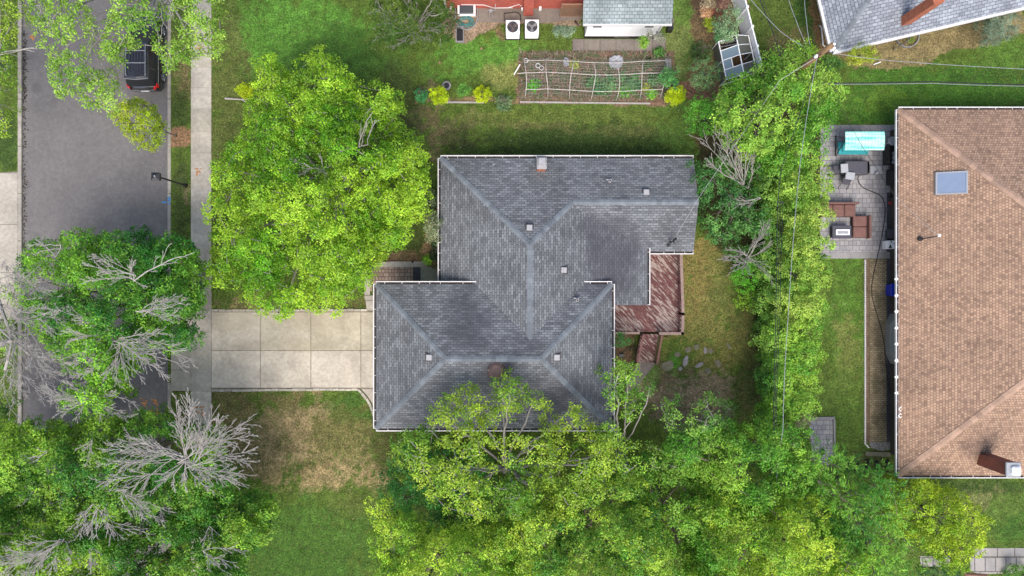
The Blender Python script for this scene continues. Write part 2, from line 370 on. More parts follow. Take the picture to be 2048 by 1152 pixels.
def deckmat():
    m, nt, b = newmat('worn_deck_paint'); pos = wpos(nt)
    mp = N(nt, 'ShaderNodeMapping'); mp.inputs['Rotation'].default_value = (0, 0, R(45)); nt.links.new(pos, mp.inputs[0])
    br = N(nt, 'ShaderNodeTexBrick'); nt.links.new(mp.outputs[0], br.inputs['Vector'])
    br.inputs['Color1'].default_value = (*A(94, 48, 48), 1); br.inputs['Color2'].default_value = (*A(122, 70, 68), 1); br.inputs['Mortar'].default_value = (*A(60, 36, 34), 1)
    br.inputs['Scale'].default_value = 1; br.inputs['Brick Width'].default_value = 2.6; br.inputs['Row Height'].default_value = .14; br.inputs['Mortar Size'].default_value = .012
    mp2 = N(nt, 'ShaderNodeMapping'); mp2.inputs['Scale'].default_value = (1.0, 7.0, 1); nt.links.new(mp.outputs[0], mp2.inputs[0])
    n1 = noise(nt, mp2.outputs[0], 1.5, 6, 0.7); n2 = noise(nt, pos, 0.7, 3, .5)
    w = ramp(nt, math_(nt, 'ADD', math_(nt, 'MULTIPLY', n1, .75), math_(nt, 'MULTIPLY', n2, .35)), [(0.562, 0.0), (0.59, .8)])
    c = mixc(nt, br.outputs['Color'], A(190, 174, 164), w)
    c = mixc(nt, c, ramp(nt, noise(nt, pos, 12, 4), [(.3, .75), (.7, 1.15)]), 1.0, 'MULTIPLY')
    nt.links.new(c, b.inputs['Base Color']); b.inputs['Roughness'].default_value = .75
    bump(nt, b, math_(nt, 'MULTIPLY', br.outputs['Fac'], -1.0), .6, .02); return m
M['deck'] = deckmat()
M['deck_trim'] = plain('deck_trim_paint', A(120, 76, 74), .7, var=.3, scale=4)
M['deck_rail'] = plain('weathered_rail', A(158, 134, 124), .8, var=.3, scale=4)
def leafm():
    m, nt, b = newmat('foliage'); nt.nodes.remove(b); out = [n for n in nt.nodes if n.type == 'OUTPUT_MATERIAL'][0]
    a = N(nt, 'ShaderNodeAttribute', attribute_name='tint').outputs['Color']
    d = N(nt, 'ShaderNodeBsdfPrincipled'); d.inputs['Roughness'].default_value = .55; d.inputs['Specular IOR Level'].default_value = .35
    t = N(nt, 'ShaderNodeBsdfTranslucent'); mx = N(nt, 'ShaderNodeMixShader'); mx.inputs[0].default_value = .32
    nt.links.new(a, d.inputs['Base Color']); nt.links.new(mixc(nt, a, (1.25, 1.15, .5), 1.0, 'MULTIPLY'), t.inputs[0])
    nt.links.new(d.outputs[0], mx.inputs[1]); nt.links.new(t.outputs[0], mx.inputs[2]); nt.links.new(mx.outputs[0], out.inputs[0]); return m
M['leaf'] = leafm()

# ---------------------------------------------------------------- foliage and branches
def vnoise(x, y, seed=0):
    """smooth value noise on arrays"""
    r = np.random.default_rng(seed); T = r.random((64, 64))
    xi = np.floor(x).astype(int); yi = np.floor(y).astype(int); fx = x - xi; fy = y - yi
    fx = fx * fx * (3 - 2 * fx); fy = fy * fy * (3 - 2 * fy)
    a = T[xi % 64, yi % 64]; b = T[(xi + 1) % 64, yi % 64]; c = T[xi % 64, (yi + 1) % 64]; d = T[(xi + 1) % 64, (yi + 1) % 64]
    return (a * (1 - fx) + b * fx) * (1 - fy) + (c * (1 - fx) + d * fx) * fy
def fbm(x, y, seed=0, oct=4):
    s = 0; a = 1; t = 0
    for i in range(oct): s = s + a * vnoise(x * 2 ** i + 17 * i, y * 2 ** i - 9 * i, seed + i); t += a; a *= .55
    return s / t
def inpoly(px, py, poly):
    c = np.zeros(px.shape, bool); n = len(poly)
    for i in range(n):
        x0, y0 = poly[i]; x1, y1 = poly[(i + 1) % n]
        cond = ((y0 > py) != (y1 > py)) & (px < (x1 - x0) * (py - y0) / ((y1 - y0) if y1 != y0 else 1e-9) + x0)
        c ^= cond
    return c
def norm(v): return v / np.maximum(np.linalg.norm(v, axis=-1, keepdims=True), 1e-9)
def leaf_mesh(name, centres, radii, colA, colB, nros, nleaf, L, W, parent, flat=.75, up=.6, seed=0, spray=0.0, mixscale=.18, mixbias=0.0, droop=.25):
    r = np.random.default_rng(seed + 101); n = len(centres); centres = np.asarray(centres, float); radii = np.asarray(radii, float)
    lo = -.35
    z = r.uniform(lo, 1, (n, nros)); ph = r.uniform(0, 2 * np.pi, (n, nros)); q = np.sqrt(np.maximum(0, 1 - z * z))
    d = np.stack([q * np.cos(ph), q * np.sin(ph), z], -1)
    rad = radii[:, None] * r.uniform(.45, 1.05, (n, nros)) ** .6
    pos = centres[:, None, :] + d * rad[..., None] * np.array([1, 1, flat])
    nn = norm(d + np.array([0, 0, up]) + r.normal(0, .3, d.shape))
    big = fbm(centres[:, 0] * mixscale * 3, centres[:, 1] * mixscale * 3, seed, 3)
    m = np.clip((big[:, None] - .5) * 2.2 + .5 + mixbias + r.normal(0, .16, (n, nros)) + r.normal(0, .14, (n, 1)), 0, 1)
    br = np.exp(r.normal(0, .13, (n, nros)) + r.normal(0, .1, (n, 1)))
    pos = pos.reshape(-1, 3); nn = nn.reshape(-1, 3); m = m.ravel(); br = br.ravel(); dd = d.reshape(-1, 3)
    K = len(pos)
    ref = np.where(np.abs(nn[:, 2:3]) < .95, np.array([[0, 0, 1.]]), np.array([[1., 0, 0]]))
    u = norm(np.cross(nn, ref)); v = np.cross(nn, u)
    th = r.uniform(0, 2 * np.pi, (K, 1)) + np.arange(nleaf)[None, :] * 2.399 + r.normal(0, .3, (K, nleaf))
    t = np.cos(th)[..., None] * u[:, None] + np.sin(th)[..., None] * v[:, None] + nn[:, None] * r.uniform(-.5, .7, (K, nleaf, 1))
    if spray > 0: t = t * (1 - spray) + norm(dd * np.array([1, 1, .4]))[:, None] * spray * 1.3
    t = norm(t); ln = norm(nn[:, None] + r.normal(0, .45, t.shape)); s = norm(np.cross(t, ln))
    l = L * r.uniform(.65, 1.2, (K, nleaf, 1)); w = W * r.uniform(.7, 1.2, (K, nleaf, 1))
    off = r.uniform(0, 1, (K, nleaf, 1)) * L * .9 * (t * np.array([1, 1, .6])) + r.normal(0, L * .25, t.shape)
    p0 = pos[:, None] + off
    a = p0; b = p0 + t * l * .45 + s * w * .5 + ln * l * .05; c = p0 + t * l - ln * l * droop; e = p0 + t * l * .45 - s * w * .5 + ln * l * .05
    V = np.stack([a, b, c, e], 2).reshape(-1, 3)
    cA = np.array(colA) * [1.48, 1.52, 1.6]; cB = np.array(colB) * [1.48, 1.52, 1.6]
    col = cA[None] * (1 - m[:, None]) + cB[None] * m[:, None]
    col = col[:, None] * br[:, None, None] * np.exp(r.normal(0, .16, (K, nleaf, 1))) * np.array([1, 1, 1]) 
    col[..., 0] *= np.exp(r.normal(0, .08, (K, nleaf)))
    col = np.repeat(col.reshape(-1, 3), 4, axis=0)
    return quads(name, V, col, parent)
def quads(name, V, col, parent, mat=None):
    o0 = np.array(origin_of(parent)) if parent is not None else np.zeros(3)
    V = V - o0; nf = len(V) // 4
    me = bpy.data.meshes.new(name); me.vertices.add(len(V)); me.loops.add(nf * 4); me.polygons.add(nf)
    me.vertices.foreach_set('co', V.astype('f').ravel()); me.loops.foreach_set('vertex_index', np.arange(nf * 4, dtype='i'))
    me.polygons.foreach_set('loop_start', np.arange(0, nf * 4, 4, dtype='i'))
    try: me.polygons.foreach_set('loop_total', np.full(nf, 4, dtype='i'))
    except Exception: pass
    ca = me.color_attributes.new('tint', 'FLOAT_COLOR', 'POINT'); c4 = np.ones((len(V), 4), 'f'); c4[:, :3] = np.clip(col, 0, .95)
    ca.data.foreach_set('color', c4.ravel()); me.materials.append(mat or M['leaf']); me.update(calc_edges=True); me.validate()
    o = bpy.data.objects.new(name, me); C.objects.link(o)
    if parent is not None: o.parent = parent
    return o
def crown(outline, zlo, zhi, spacing, seed, cover=1.0, rough=.7, skirt=True, holescale=.5, lobe=1.3, holes=()):
    """clump centres filling a lobed dome whose outline is surveyed from the photo"""
    r = np.random.default_rng(seed); poly = np.array(outline, float); cen = poly.mean(0)
    x0, y0 = poly.min(0); x1, y1 = poly.max(0); sp = spacing * S * 1.15
    pts = []
    ncand = int((x1 - x0) * (y1 - y0) / sp ** 2 * 14)
    cand = np.stack([r.uniform(x0, x1, ncand), r.uniform(y0, y1, ncand)], 1)
    cand = cand[inpoly(cand[:, 0], cand[:, 1], outline)]
    grid = {}
    for p in cand:
        k = (int(p[0] // sp), int(p[1] // sp)); ok = True
        for i in (-1, 0, 1):
            for j in (-1, 0, 1):
                for qq in grid.get((k[0] + i, k[1] + j), ()):
                    if (qq[0] - p[0]) ** 2 + (qq[1] - p[1]) ** 2 < sp * sp: ok = False
        if ok: grid.setdefault(k, []).append(p); pts.append(p)
    pts = np.array(pts)
    # distance to outline
    d = np.full(len(pts), 1e9)
    for i in range(len(poly)):
        a = poly[i]; b = poly[(i + 1) % len(poly)]; ab = b - a; tt = np.clip(((pts - a) @ ab) / (ab @ ab), 0, 1)
        d = np.minimum(d, np.linalg.norm(pts - (a + tt[:, None] * ab), axis=1))
    dm = max(d.max(), 1); q = np.clip(d / dm, 0, 1)
    z = zlo + (zhi - zlo) * np.sqrt(1 - (1 - q) ** 2)
    lb = []      # lobes: rounded masses with creases between them
    for p in pts[r.permutation(len(pts))]:
        if all((p[0] - q_[0]) ** 2 + (p[1] - q_[1]) ** 2 > (lobe * 1.35 * S) ** 2 for q_ in lb): lb.append(p)
    lb = np.array(lb); dl = np.min(np.linalg.norm(pts[:, None] - lb[None], axis=2), axis=1) / S / lobe
    lz = r.normal(0, .35, len(lb))[np.argmin(np.linalg.norm(pts[:, None] - lb[None], axis=2), axis=1)]
    z += lobe * 1.15 * (np.sqrt(np.clip(1 - dl ** 2, 0, 1)) - .65) + lz * lobe
    keep = (dl < .86) | (q < .1) | (r.random(len(pts)) < .3); pts, z, q = pts[keep], z[keep], q[keep]
    for (hx_, hy_, hr_) in holes:
        keep = (((pts[:, 0] - hx_) ** 2 + (pts[:, 1] - hy_) ** 2) > hr_ ** 2) | (r.random(len(pts)) < .42); pts, z, q = pts[keep], z[keep], q[keep]
    nz = fbm(pts[:, 0] / S * holescale, pts[:, 1] / S * holescale, seed + 5, 3)
    z += (nz - .5) * 3.2 * rough + r.normal(0, .22, len(pts))
    if cover < 1:
        nz2 = fbm(pts[:, 0] / S * holescale * 1.4, pts[:, 1] / S * holescale * 1.4, seed + 9, 3) + r.normal(0, .07, len(pts))
        keep = nz2 > np.quantile(nz2, 1 - cover); pts = pts[keep]; z = z[keep]; q = q[keep]
    W = np.array([P(p[0], p[1], zz) for p, zz in zip(pts, z)])
    if skirt:     # lower foliage, further in and further down
        k = (q < .6) & (r.random(len(q)) < .6); k2 = (q > .12) & (r.random(len(q)) < .6); und = W[k2].copy(); und[:, 2] = np.maximum(und[:, 2] - r.uniform(1.0, 1.9, k2.sum()) * min(1, zhi / 4), .25 if zhi < 2.5 else .7)
        und[:, :2] += r.normal(0, spacing * .3, (k2.sum(), 2))
        c0 = W.mean(0); lowr = W[k].copy(); lowr[:, :2] = c0[:2] + (lowr[:, :2] - c0[:2]) * .9; lowr[:, 2] = np.maximum(lowr[:, 2] - r.uniform(1.0, 2.4, k.sum()) * min(1, zhi / 4), .15 if zhi < 2.5 else .8)
        W = np.concatenate([W, lowr, und])
    return W
def bez(a, b, c, n): return [a * (1 - t) ** 2 + b * 2 * t * (1 - t) + c * t * t for t in [i / n for i in range(n + 1)]]
def limbs(name, base, clumps, rad, mat, parent, seed, fork=.4, nl=9, twig=.022, twigs=True):
    r = random.Random(seed); mb = MB(); cl = [Vector(c) for c in clumps]; base = Vector(base)
    cen = sum(cl, Vector()) / len(cl); zmin = min(c.z for c in cl)
    fk = Vector((base.x * .65 + cen.x * .35, base.y * .65 + cen.y * .35, max(1.2, cen.z * fork)))
    mb.tube(bez(base, Vector((base.x, base.y, fk.z * .6)), fk, 5), rad, 8, r1=rad * .72)
    mb.disc((base.x, base.y), rad * 1.7, base.z - .02, base.z + .25, 10, r1=rad * 1.05)
    # farthest point picks
    tg = [max(cl, key=lambda c: (c - cen).length)]
    while len(tg) < min(nl, len(cl)):
        tg.append(max(cl, key=lambda c: min((c - q).length for q in tg)))
    nodes = []
    for q in tg:
        mid = fk.lerp(q, .5) + Vector((r.uniform(-.5, .5), r.uniform(-.5, .5), (q - fk).length * .14))
        pts = bez(fk, mid, q - Vector((0, 0, .15)), 9)
        for k in range(2, 9): pts[k] = pts[k] + Vector((r.uniform(-.12, .12), r.uniform(-.12, .12), r.uniform(-.08, .08)))
        mb.tube(pts, rad * .38, 6, r1=twig * 1.2, cap=False); nodes += [(p, rad * .38 * (1 - i / 9.0)) for i, p in enumerate(pts)][2:]
    if twigs:
        order = sorted(cl, key=lambda c: min((c - p).length for p, _ in nodes))
        for c in order:
            p, rr = min(nodes, key=lambda n_: (n_[0] - c).length + max(0, n_[0].z - c.z) * .8)
            if (p - c).length < .15: continue
            mid = p.lerp(c, .5) + Vector((r.uniform(-.15, .15), r.uniform(-.15, .15), r.uniform(0, .2)))
            pts = bez(p, mid, c, 4); mb.tube(pts, max(twig * 1.2, min(rr * .6, .05)), 4, r1=twig * .6, cap=False)
            nodes.append((pts[2], twig * 1.2)); nodes.append((c, twig))
    return mb.build(name, mat, parent, smooth=True)
def fan(mb, c, ends, z0, z1, r, rad=.03, bend=.2, side=9, sub=3, slen=.34, spread=.16):
    """bare dead limbs radiating from c (photo px) to the surveyed ends"""
    a = P(c[0], c[1], z0)
    def branch(p, q, rd, bd, ns, lev):
        L = (q - p).length; d = (q - p).normalized(); s = d.cross(Vector((0, 0, 1)))
        s = s.normalized() if s.length > .05 else Vector((1, 0, 0))
        mid = p.lerp(q, .5) + s * L * bd + Vector((0, 0, L * .1))
        n = 7 if lev == 0 else 4
        pts = bez(p, mid, q, n)
        for k in range(1, n): pts[k] = pts[k] + Vector([r.uniform(-1, 1) * L * .022 for _ in range(3)])
        mb.tube(pts, rd, 4 if lev else 5, r1=max(.009, rd * .4), cap=False)
        if lev >= 3: return
        for i in range(ns):
            t = r.uniform(.14, .95); k = min(int(t * n), n - 1); b = pts[k].lerp(pts[k + 1], t * n - k); td = (pts[k + 1] - pts[k]).normalized()
            sg = 1 if (i % 2) else -1; ang = R(r.uniform(12, 38)) * sg
            dd = Vector((td.x * math.cos(ang) - td.y * math.sin(ang), td.x * math.sin(ang) + td.y * math.cos(ang), td.z + r.uniform(-.2, .35)))
            l = L * slen * r.uniform(.5, 1.25) * (1.15 - t * .6)
            branch(b, b + dd * l, rd * .55, r.uniform(-.12, .12), sub if lev == 0 else max(0, sub - 1), lev + 1)
    for e in ends:
        zz = e[2] if len(e) > 2 else z1
        q_ = P(e[0], e[1], zz); hd = (q_ - a); hd.z = 0; hd.normalize(); st_ = a + Vector((r.gauss(0, spread), r.gauss(0, spread), -.1)) + hd * abs(r.gauss(0, spread))
        mb_join = mb.tube([a - Vector((0, 0, .25)), st_], rad * .7, 4, cap=False)
        branch(st_, P(e[0], e[1], zz), rad * .66 * r.uniform(.7, 1.2), bend * (e[3] if len(e) > 3 else r.uniform(-1, 1)), side, 0)

def tree(name, label, cat, base, outline, zlo, zhi, cA, cB, seed, spacing=.5, rc=.46, nros=12, nleaf=9, L=.14, W=.085, cover=1.0, rough=.45,
         rad=.2, mat='bark', group=None, fork=.4, nl=9, spray=0, up=1.0, flat=.75, twig=.022, fans=(), basez=0.0, holescale=.5, mixscale=.18, mixbias=0, skirt=True, twigs=True, trunk_part='trunk', dead_mat='deadwood', lobe=1.3, holes=()):
    b = P(base[0], base[1], basez); root = thing(name, label, cat, b, group)
    cl = crown(outline, zlo, zhi, spacing, seed, cover, rough, skirt, holescale, lobe, holes)
    r = np.random.default_rng(seed + 3); radii = rc * r.uniform(.75, 1.3, len(cl))
    leaf_mesh('crown', cl, radii, cA, cB, nros, nleaf, L, W, root, seed=seed, spray=spray, up=up, flat=flat, mixscale=mixscale, mixbias=mixbias)
    limbs(trunk_part, b, cl, rad, M[mat], root, seed, fork, nl, twig, twigs)
    rr = random.Random(seed + 50)
    if fans:
        for f in fans: mb = MB(); fan(mb, f[0], f[1], f[2], f[3], rr, **(f[4] if len(f) > 4 else {})); mb.build('dead_branch', M[dead_mat], root, smooth=True)
    return root
def ell(cx, cy, rx, ry, n=14, j=.1, seed=0):
    r = random.Random(seed + int(cx * 7 + cy)); return [(cx + rx * math.cos(t) * (1 + r.uniform(-j, j)), cy + ry * math.sin(t) * (1 + r.uniform(-j, j))) for t in [2 * math.pi * k / n for k in range(n)]]
def shrub(name, label, cx, cy, rx, h, cA, cB, seed, ry=None, L=.09, W=.05, spacing=.22, rc=.2, nros=9, nleaf=8, group=None, rough=.12, cat='shrub', **kw):
    f = 1024 + (cx - 1024) * (1 - h * .45 / H), 576 + (cy - 576) * (1 - h * .45 / H)
    return tree(name, label, cat, f, ell(cx, cy, rx, ry or rx, seed=seed), h * .35, h, cA, cB, seed, spacing=spacing, rc=rc, nros=nros, nleaf=nleaf, L=L, W=W,
                lobe=kw.pop('lobe', 5.0), rad=.04, fork=.2, nl=5, twig=.01, rough=rough, group=group, twigs=False, trunk_part='stem', **kw)

# ---------------------------------------------------------------- the ground: one sheet, sunk under the road
KL0, KL1, KR0, KR1 = P(35, 0).x, P(43, 0).x, P(335, 0).x, P(342, 0).x
ROADZ = -.12
def ground():
    xs = np.unique(np.round(np.concatenate([np.linspace(-400, -40.2, 12), np.arange(-40, 36, .16), np.linspace(36.2, 400, 12), [KL1 - .03, KL1 - .02, KR0 + .02, KR0 + .03]]), 4))
    ys = np.unique(np.round(np.concatenate([np.linspace(-400, -22.2, 12), np.arange(-22, 22, .16), np.linspace(22.2, 400, 12)]), 4))
    X, Y = np.meshgrid(xs, ys, indexing='ij'); px = X * S + 1024; py = 576 - Y * S
    Z = np.where((X > KL1 - .025) & (X < KR0 + .025), ROADZ - .02, 0.0)
    col = np.zeros(X.shape + (3,)); base = np.array(A(86, 112, 50)); col[:] = base
    wob = fbm(X * .55, Y * .55, 3, 4) - .5; wob2 = fbm(X * 1.6 + 5, Y * 1.6, 8, 4) - .5
    blobs = [  # px, py, rx, ry, colour, strength, noise
        (560, 60, 200, 90, (92, 158, 52), 1, 1.2), (690, 120, 120, 60, (70, 120, 42), .8, 1.2), (960, 120, 130, 45, (88, 152, 50), .9, 1.2), (1010, 150, 60, 25, (132, 140, 76), .8, 1),
        (450, 60, 45, 90, (108, 122, 62), .8, 1.2), (450, 220, 45, 130, (92, 108, 52), .9, 1.2), (800, 215, 60, 80, (72, 88, 46), .8, 1.2),
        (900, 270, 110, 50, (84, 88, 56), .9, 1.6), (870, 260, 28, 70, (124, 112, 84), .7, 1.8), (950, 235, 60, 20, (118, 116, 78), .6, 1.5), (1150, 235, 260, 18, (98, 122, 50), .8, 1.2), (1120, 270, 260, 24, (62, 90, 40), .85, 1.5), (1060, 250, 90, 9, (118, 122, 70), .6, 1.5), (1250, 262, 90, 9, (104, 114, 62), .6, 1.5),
        (1150, 300, 280, 14, (58, 84, 36), .9, .8), (1370, 150, 50, 170, (84, 128, 50), .9, 1.2), (1360, 60, 28, 90, (100, 142, 56), .8, 1.2), (1350, 120, 30, 60, (122, 128, 80), .5, 1.5),  # first blob paints the grey house's shadow into the grass along its upper side
        (835, 470, 22, 60, (70, 86, 44), .8, 1.0), (800, 515, 50, 12, (142, 114, 92), .9, 1.2), (862, 480, 16, 55, (150, 122, 96), .9, 1.0), (700, 605, 50, 18, (104, 104, 62), .8, 1.4), (480, 608, 60, 16, (138, 124, 92), .7, 1.6),
        (590, 880, 190, 110, (150, 138, 100), 1.0, 1.3), (470, 830, 60, 90, (124, 118, 72), .8, 1.6), (560, 800, 90, 20, (108, 106, 64), .8, 1.4), (710, 810, 60, 36, (74, 118, 44), 1, 1.1), (680, 870, 60, 50, (104, 112, 58), .75, 1.4), (770, 880, 36, 60, (88, 98, 50), .85, 1.2), (610, 940, 60, 30, (84, 98, 48), .75, 1.3), (560, 888, 22, 18, (84, 96, 50), .5, 2.0), (500, 930, 30, 30, (104, 108, 64), .6, 2.0), (540, 960, 50, 16, (100, 106, 60), .5, 2.0), (640, 960, 120, 30, (164, 148, 108), .7, 1.6),
        (620, 1070, 190, 90, (74, 120, 42), 1, 1.0), (580, 1130, 160, 70, (66, 112, 38), .8, 1.0), (700, 1010, 60, 30, (100, 116, 56), .6, 1.4),
        (360, 140, 22, 130, (96, 110, 60), .7, 1.4), (368, 150, 12, 60, (140, 122, 94), .6, 1.8), (362, 420, 16, 70, (76, 96, 46), .9, 1), (372, 390, 10, 26, (150, 132, 110), .7, 1.3), (362, 225, 18, 40, (66, 92, 40), .9, .9), (362, 355, 14, 50, (80, 100, 52), .9, .9), (15, 290, 25, 60, (60, 92, 40), .9, .9),
        (1420, 620, 100, 140, (126, 128, 68), 1, 1.4), (1400, 530, 40, 80, (134, 126, 70), .8, 1.4), (1450, 600, 36, 70, (98, 116, 56), .75, 1.6), (1400, 700, 90, 40, (116, 122, 58), .7, 1.5), (1390, 790, 110, 48, (150, 136, 114), .95, 1.3), (1390, 840, 90, 30, (132, 120, 106), .8, 1.2), (1350, 735, 40, 28, (96, 92, 64), .7, 1.4), (1352, 720, 18, 26, (76, 150, 44), .9, 1.2), (1300, 745, 14, 20, (84, 140, 50), .6, 1.2), (1490, 790, 26, 60, (96, 108, 56), .8, 1), (1255, 700, 28, 40, (74, 70, 50), .9, 1.0),
        (1560, 30, 50, 110, (88, 116, 46), .9, 1), (1625, 40, 30, 80, (60, 104, 40), .9, 1), (1590, 90, 40, 30, (140, 118, 88), .5, 1.4),
        (1850, 190, 220, 70, (70, 126, 38), 1, .8), (1780, 200, 60, 20, (104, 150, 44), .6, 1.2), (2020, 110, 60, 30, (84, 132, 46), .8, 1),
        (1950, 150, 120, 16, (56, 104, 36), .6, 1.2),
        (1690, 640, 50, 150, (84, 132, 44), 1, .9), (1690, 700, 26, 70, (122, 134, 70), .7, 1.8), (1670, 790, 40, 60, (92, 128, 50), .8, 1.3), (1700, 860, 36, 60, (84, 124, 46), .9, 1), (1740, 925, 60, 25, (84, 100, 58), .9, 1),
        (1990, 1010, 70, 60, (88, 124, 48), 1, 1), (1950, 975, 120, 14, (60, 92, 38), .9, .8), (1960, 1000, 36, 24, (124, 128, 84), .6, 1.6), (2020, 1060, 50, 30, (64, 112, 38), .9, 1),
    ]
    wob3 = fbm(X * 4.2 + 3, Y * 4.2, 14, 2) - .5
    for (bx, by, rx, ry, c, s, nn) in blobs:
        gr = sum(c) / 3; c = tuple(gr + (v - gr) * .82 for v in c)
        d = wob3 * nn * .9 + np.sqrt(((px - bx) / rx) ** 2 + ((py - by) / ry) ** 2) + wob * nn * 1.2 + wob2 * nn * .9
        mk = np.clip((1.2 - d) / .55, 0, 1); mk = mk * mk * (3 - 2 * mk) * s
        col = col * (1 - mk[..., None]) + np.array(A(*c)) * mk[..., None]
    # bare soil of the beds, with ragged borders
    soil = [([(1660, 30), (1665, 110), (1700, 130), (1760, 134), (1850, 132), (1900, 100), (1990, 84), (2048, 60), (2048, 10), (1900, 30)], (130, 124, 92)),
            ([(1380, -10), (1408, -10), (1414, 60), (1432, 110), (1440, 170), (1370, 195), (1368, 150), (1390, 120)], (116, 104, 78)),
            ([(1380, -10), (1490, -10), (1515, 150), (1440, 170), (1420, 90)], (112, 96, 76)),
            ([(1036, 104), (1345, 100), (1360, 210), (1036, 206)], (124, 106, 94)),
            ([(835, 198), (1040, 198), (1040, 207), (835, 206)], (136, 122, 96)),
            ([(1345, 170), (1445, 165), (1440, 200), (1345, 200)], (130, 106, 92)),
            ([(895, 18), (1165, 18), (1165, 50), (1090, 48), (1000, 46), (960, 70), (925, 88), (890, 60)], (150, 138, 122)),
            ([(1000, 44), (1012, 80), (1006, 84), (985, 60)], (120, 110, 86)),
            ([(1370, 200), (1400, 200), (1420, 300), (1392, 300)], (96, 90, 60)),
            ([(1530, 100), (1640, 100), (1645, 330), (1640, 520), (1618, 540), (1612, 700), (1600, 850), (1530, 850), (1500, 560), (1400, 450), (1395, 250)], (70, 72, 48)),
            ([(738, 520), (852, 520), (852, 528), (738, 528)], (110, 84, 70)), ([(1615, -10), (1648, -10), (1670, 100), (1632, 110)], (136, 114, 84)),
            ([(1230, 668), (1275, 668), (1255, 725), (1230, 770)], (94, 82, 66)),
            ([(340, 255), (378, 262), (378, 296), (340, 302)], (156, 126, 104))]
    ex = wob2 * 26; ey = wob * 22
    for poly, c in soil:
        mk = inpoly(px + ex, py + ey, poly).astype(float)[..., None]
        col = col * (1 - mk) + np.array(A(*c)) * mk
    nf = fbm(X * 3.1, Y * 3.1, 21, 2) - .5
    col *= (1 + nf * .5)[..., None]; col *= np.array([1.22, 1.09, 1.0])
    nx, ny = X.shape; V = np.stack([X, Y, Z], -1).reshape(-1, 3)
    idx = np.arange(nx * ny).reshape(nx, ny)
    F = np.stack([idx[:-1, :-1], idx[1:, :-1], idx[1:, 1:], idx[:-1, 1:]], -1).reshape(-1, 4)
    me = bpy.data.meshes.new('ground'); me.vertices.add(len(V)); me.loops.add(F.size); me.polygons.add(len(F))
    me.vertices.foreach_set('co', V.astype('f').ravel()); me.loops.foreach_set('vertex_index', F.astype('i').ravel())
    me.polygons.foreach_set('loop_start', np.arange(0, F.size, 4, dtype='i'))
    ca = me.color_attributes.new('tint', 'FLOAT_COLOR', 'POINT'); c4 = np.ones((len(V), 4), 'f'); c4[:, :3] = col.reshape(-1, 3); ca.data.foreach_set('color', c4.ravel())
    me.update(calc_edges=True); me.validate()
    m, nt, b = newmat('lawn'); pos = wpos(nt); a = N(nt, 'ShaderNodeAttribute', attribute_name='tint').outputs['Color']
    n1 = noise(nt, pos, 2.2, 6, .75, .3); n2 = noise(nt, pos, 9, 4, .75); n3 = noise(nt, pos, 30, 3, .8)
    c = mixc(nt, a, ramp(nt, n1, [(.36, .72), (.5, 1.0), (.64, 1.3)]), 1.0, 'MULTIPLY')
    c = mixc(nt, c, ramp(nt, n2, [(.37, .5), (.5, 1.0), (.63, 1.5)]), 1.0, 'MULTIPLY')
    c = mixc(nt, c, ramp(nt, n3, [(.4, .5), (.6, 1.5)]), 1.0, 'MULTIPLY')
    dry = ramp(nt, noise(nt, pos, 6, 6, .85), [(.5, 0), (.62, .6)])
    c = mixc(nt, c, mixc(nt, c, (1.36, 1.2, 1.25), 1.0, 'MULTIPLY'), dry)
    grn = ramp(nt, noise(nt, mixc(nt, pos, (3, 7, 0), 1.0, 'ADD'), 4, 6, .85), [(.5, 0), (.62, .5)])
    c = mixc(nt, c, mixc(nt, c, (.6, .85, .6), 1.0, 'MULTIPLY'), grn)
    nt.links.new(c, b.inputs['Base Color']); b.inputs['Roughness'].default_value = .95; b.inputs['Specular IOR Level'].default_value = .15
    bump(nt, b, math_(nt, 'ADD', n2, n3), .9, .04)
    me.materials.append(m); o = bpy.data.objects.new('ground', me); C.objects.link(o); props(o, kind='structure'); return o
ground()
def struct(o): return props(o, kind='structure')
def slab_px(mb, x0, y0, x1, y1, z0, z1, g=.018, t=1.0, jit=.05, hue=(1, 1, 1)):
    a = P(x0, y1); b = P(x1, y0); k = t * (1 + random.uniform(-jit, jit)); mb.box(a.x + g, a.y + g, z0, b.x - g, b.y - g, z1, col=(k * hue[0], k * hue[1] * random.uniform(.98, 1.0), k * hue[2] * random.uniform(.95, 1.0)))
def polypx(mb, pts, z0, z1, **kw):
    q = [P(x, y) for x, y in pts]
    # counter-clockwise from above
    ar = sum(q[i].x * q[(i + 1) % len(q)].y - q[(i + 1) % len(q)].x * q[i].y for i in range(len(q)))
    if ar < 0: q = q[::-1]
    mb.hull([(p.x, p.y, z0) for p in q], [(p.x, p.y, z1) for p in q], **kw)
# road
mb = MB(); mb.box(KL1 - .01, -395, ROADZ - .015, KR0 + .01, 395, ROADZ); struct(mb.build('road', M['asphalt']))
# kerbs: stones end to end with fine joints
for nm, x0, x1, drop in (('kerb', KL0, KL1, None), ('kerb', KR0, KR1, None)):
    mb = MB(); y = -210.0
    while y < 210:
        if nm == 'kerb': mb.bevbox(x0, y + .006, ROADZ - .1, x1, y + 2.994, .015 if not (x0 > -25 and -6.6 < y + 1.5 < -.9) else -.05, .025)
        y += 3.0
    struct(mb.build('kerb', M['kerb']))
# gutter litter along the left kerb
mb = MB()
rr = random.Random(4)
for i in range(420):
    y = P(0, rr.choice([rr.uniform(60, 200), rr.uniform(100, 330), rr.uniform(330, 560)])).y; x = KL1 + abs(rr.gauss(0, .12)) + .02; s = rr.uniform(.03, .08); a = rr.uniform(0, 6.28)
    mb.face([(x + s * math.cos(a + k * 1.57), y + s * math.sin(a + k * 1.57) * .7, ROADZ + .006 + rr.random() * .01) for k in range(4)])
o = mb.build('leaf_litter', M['gutter_dirt']); props(o, 'dark fallen leaves and grit gathered along the far kerb', 'leaf litter', kind='stuff')
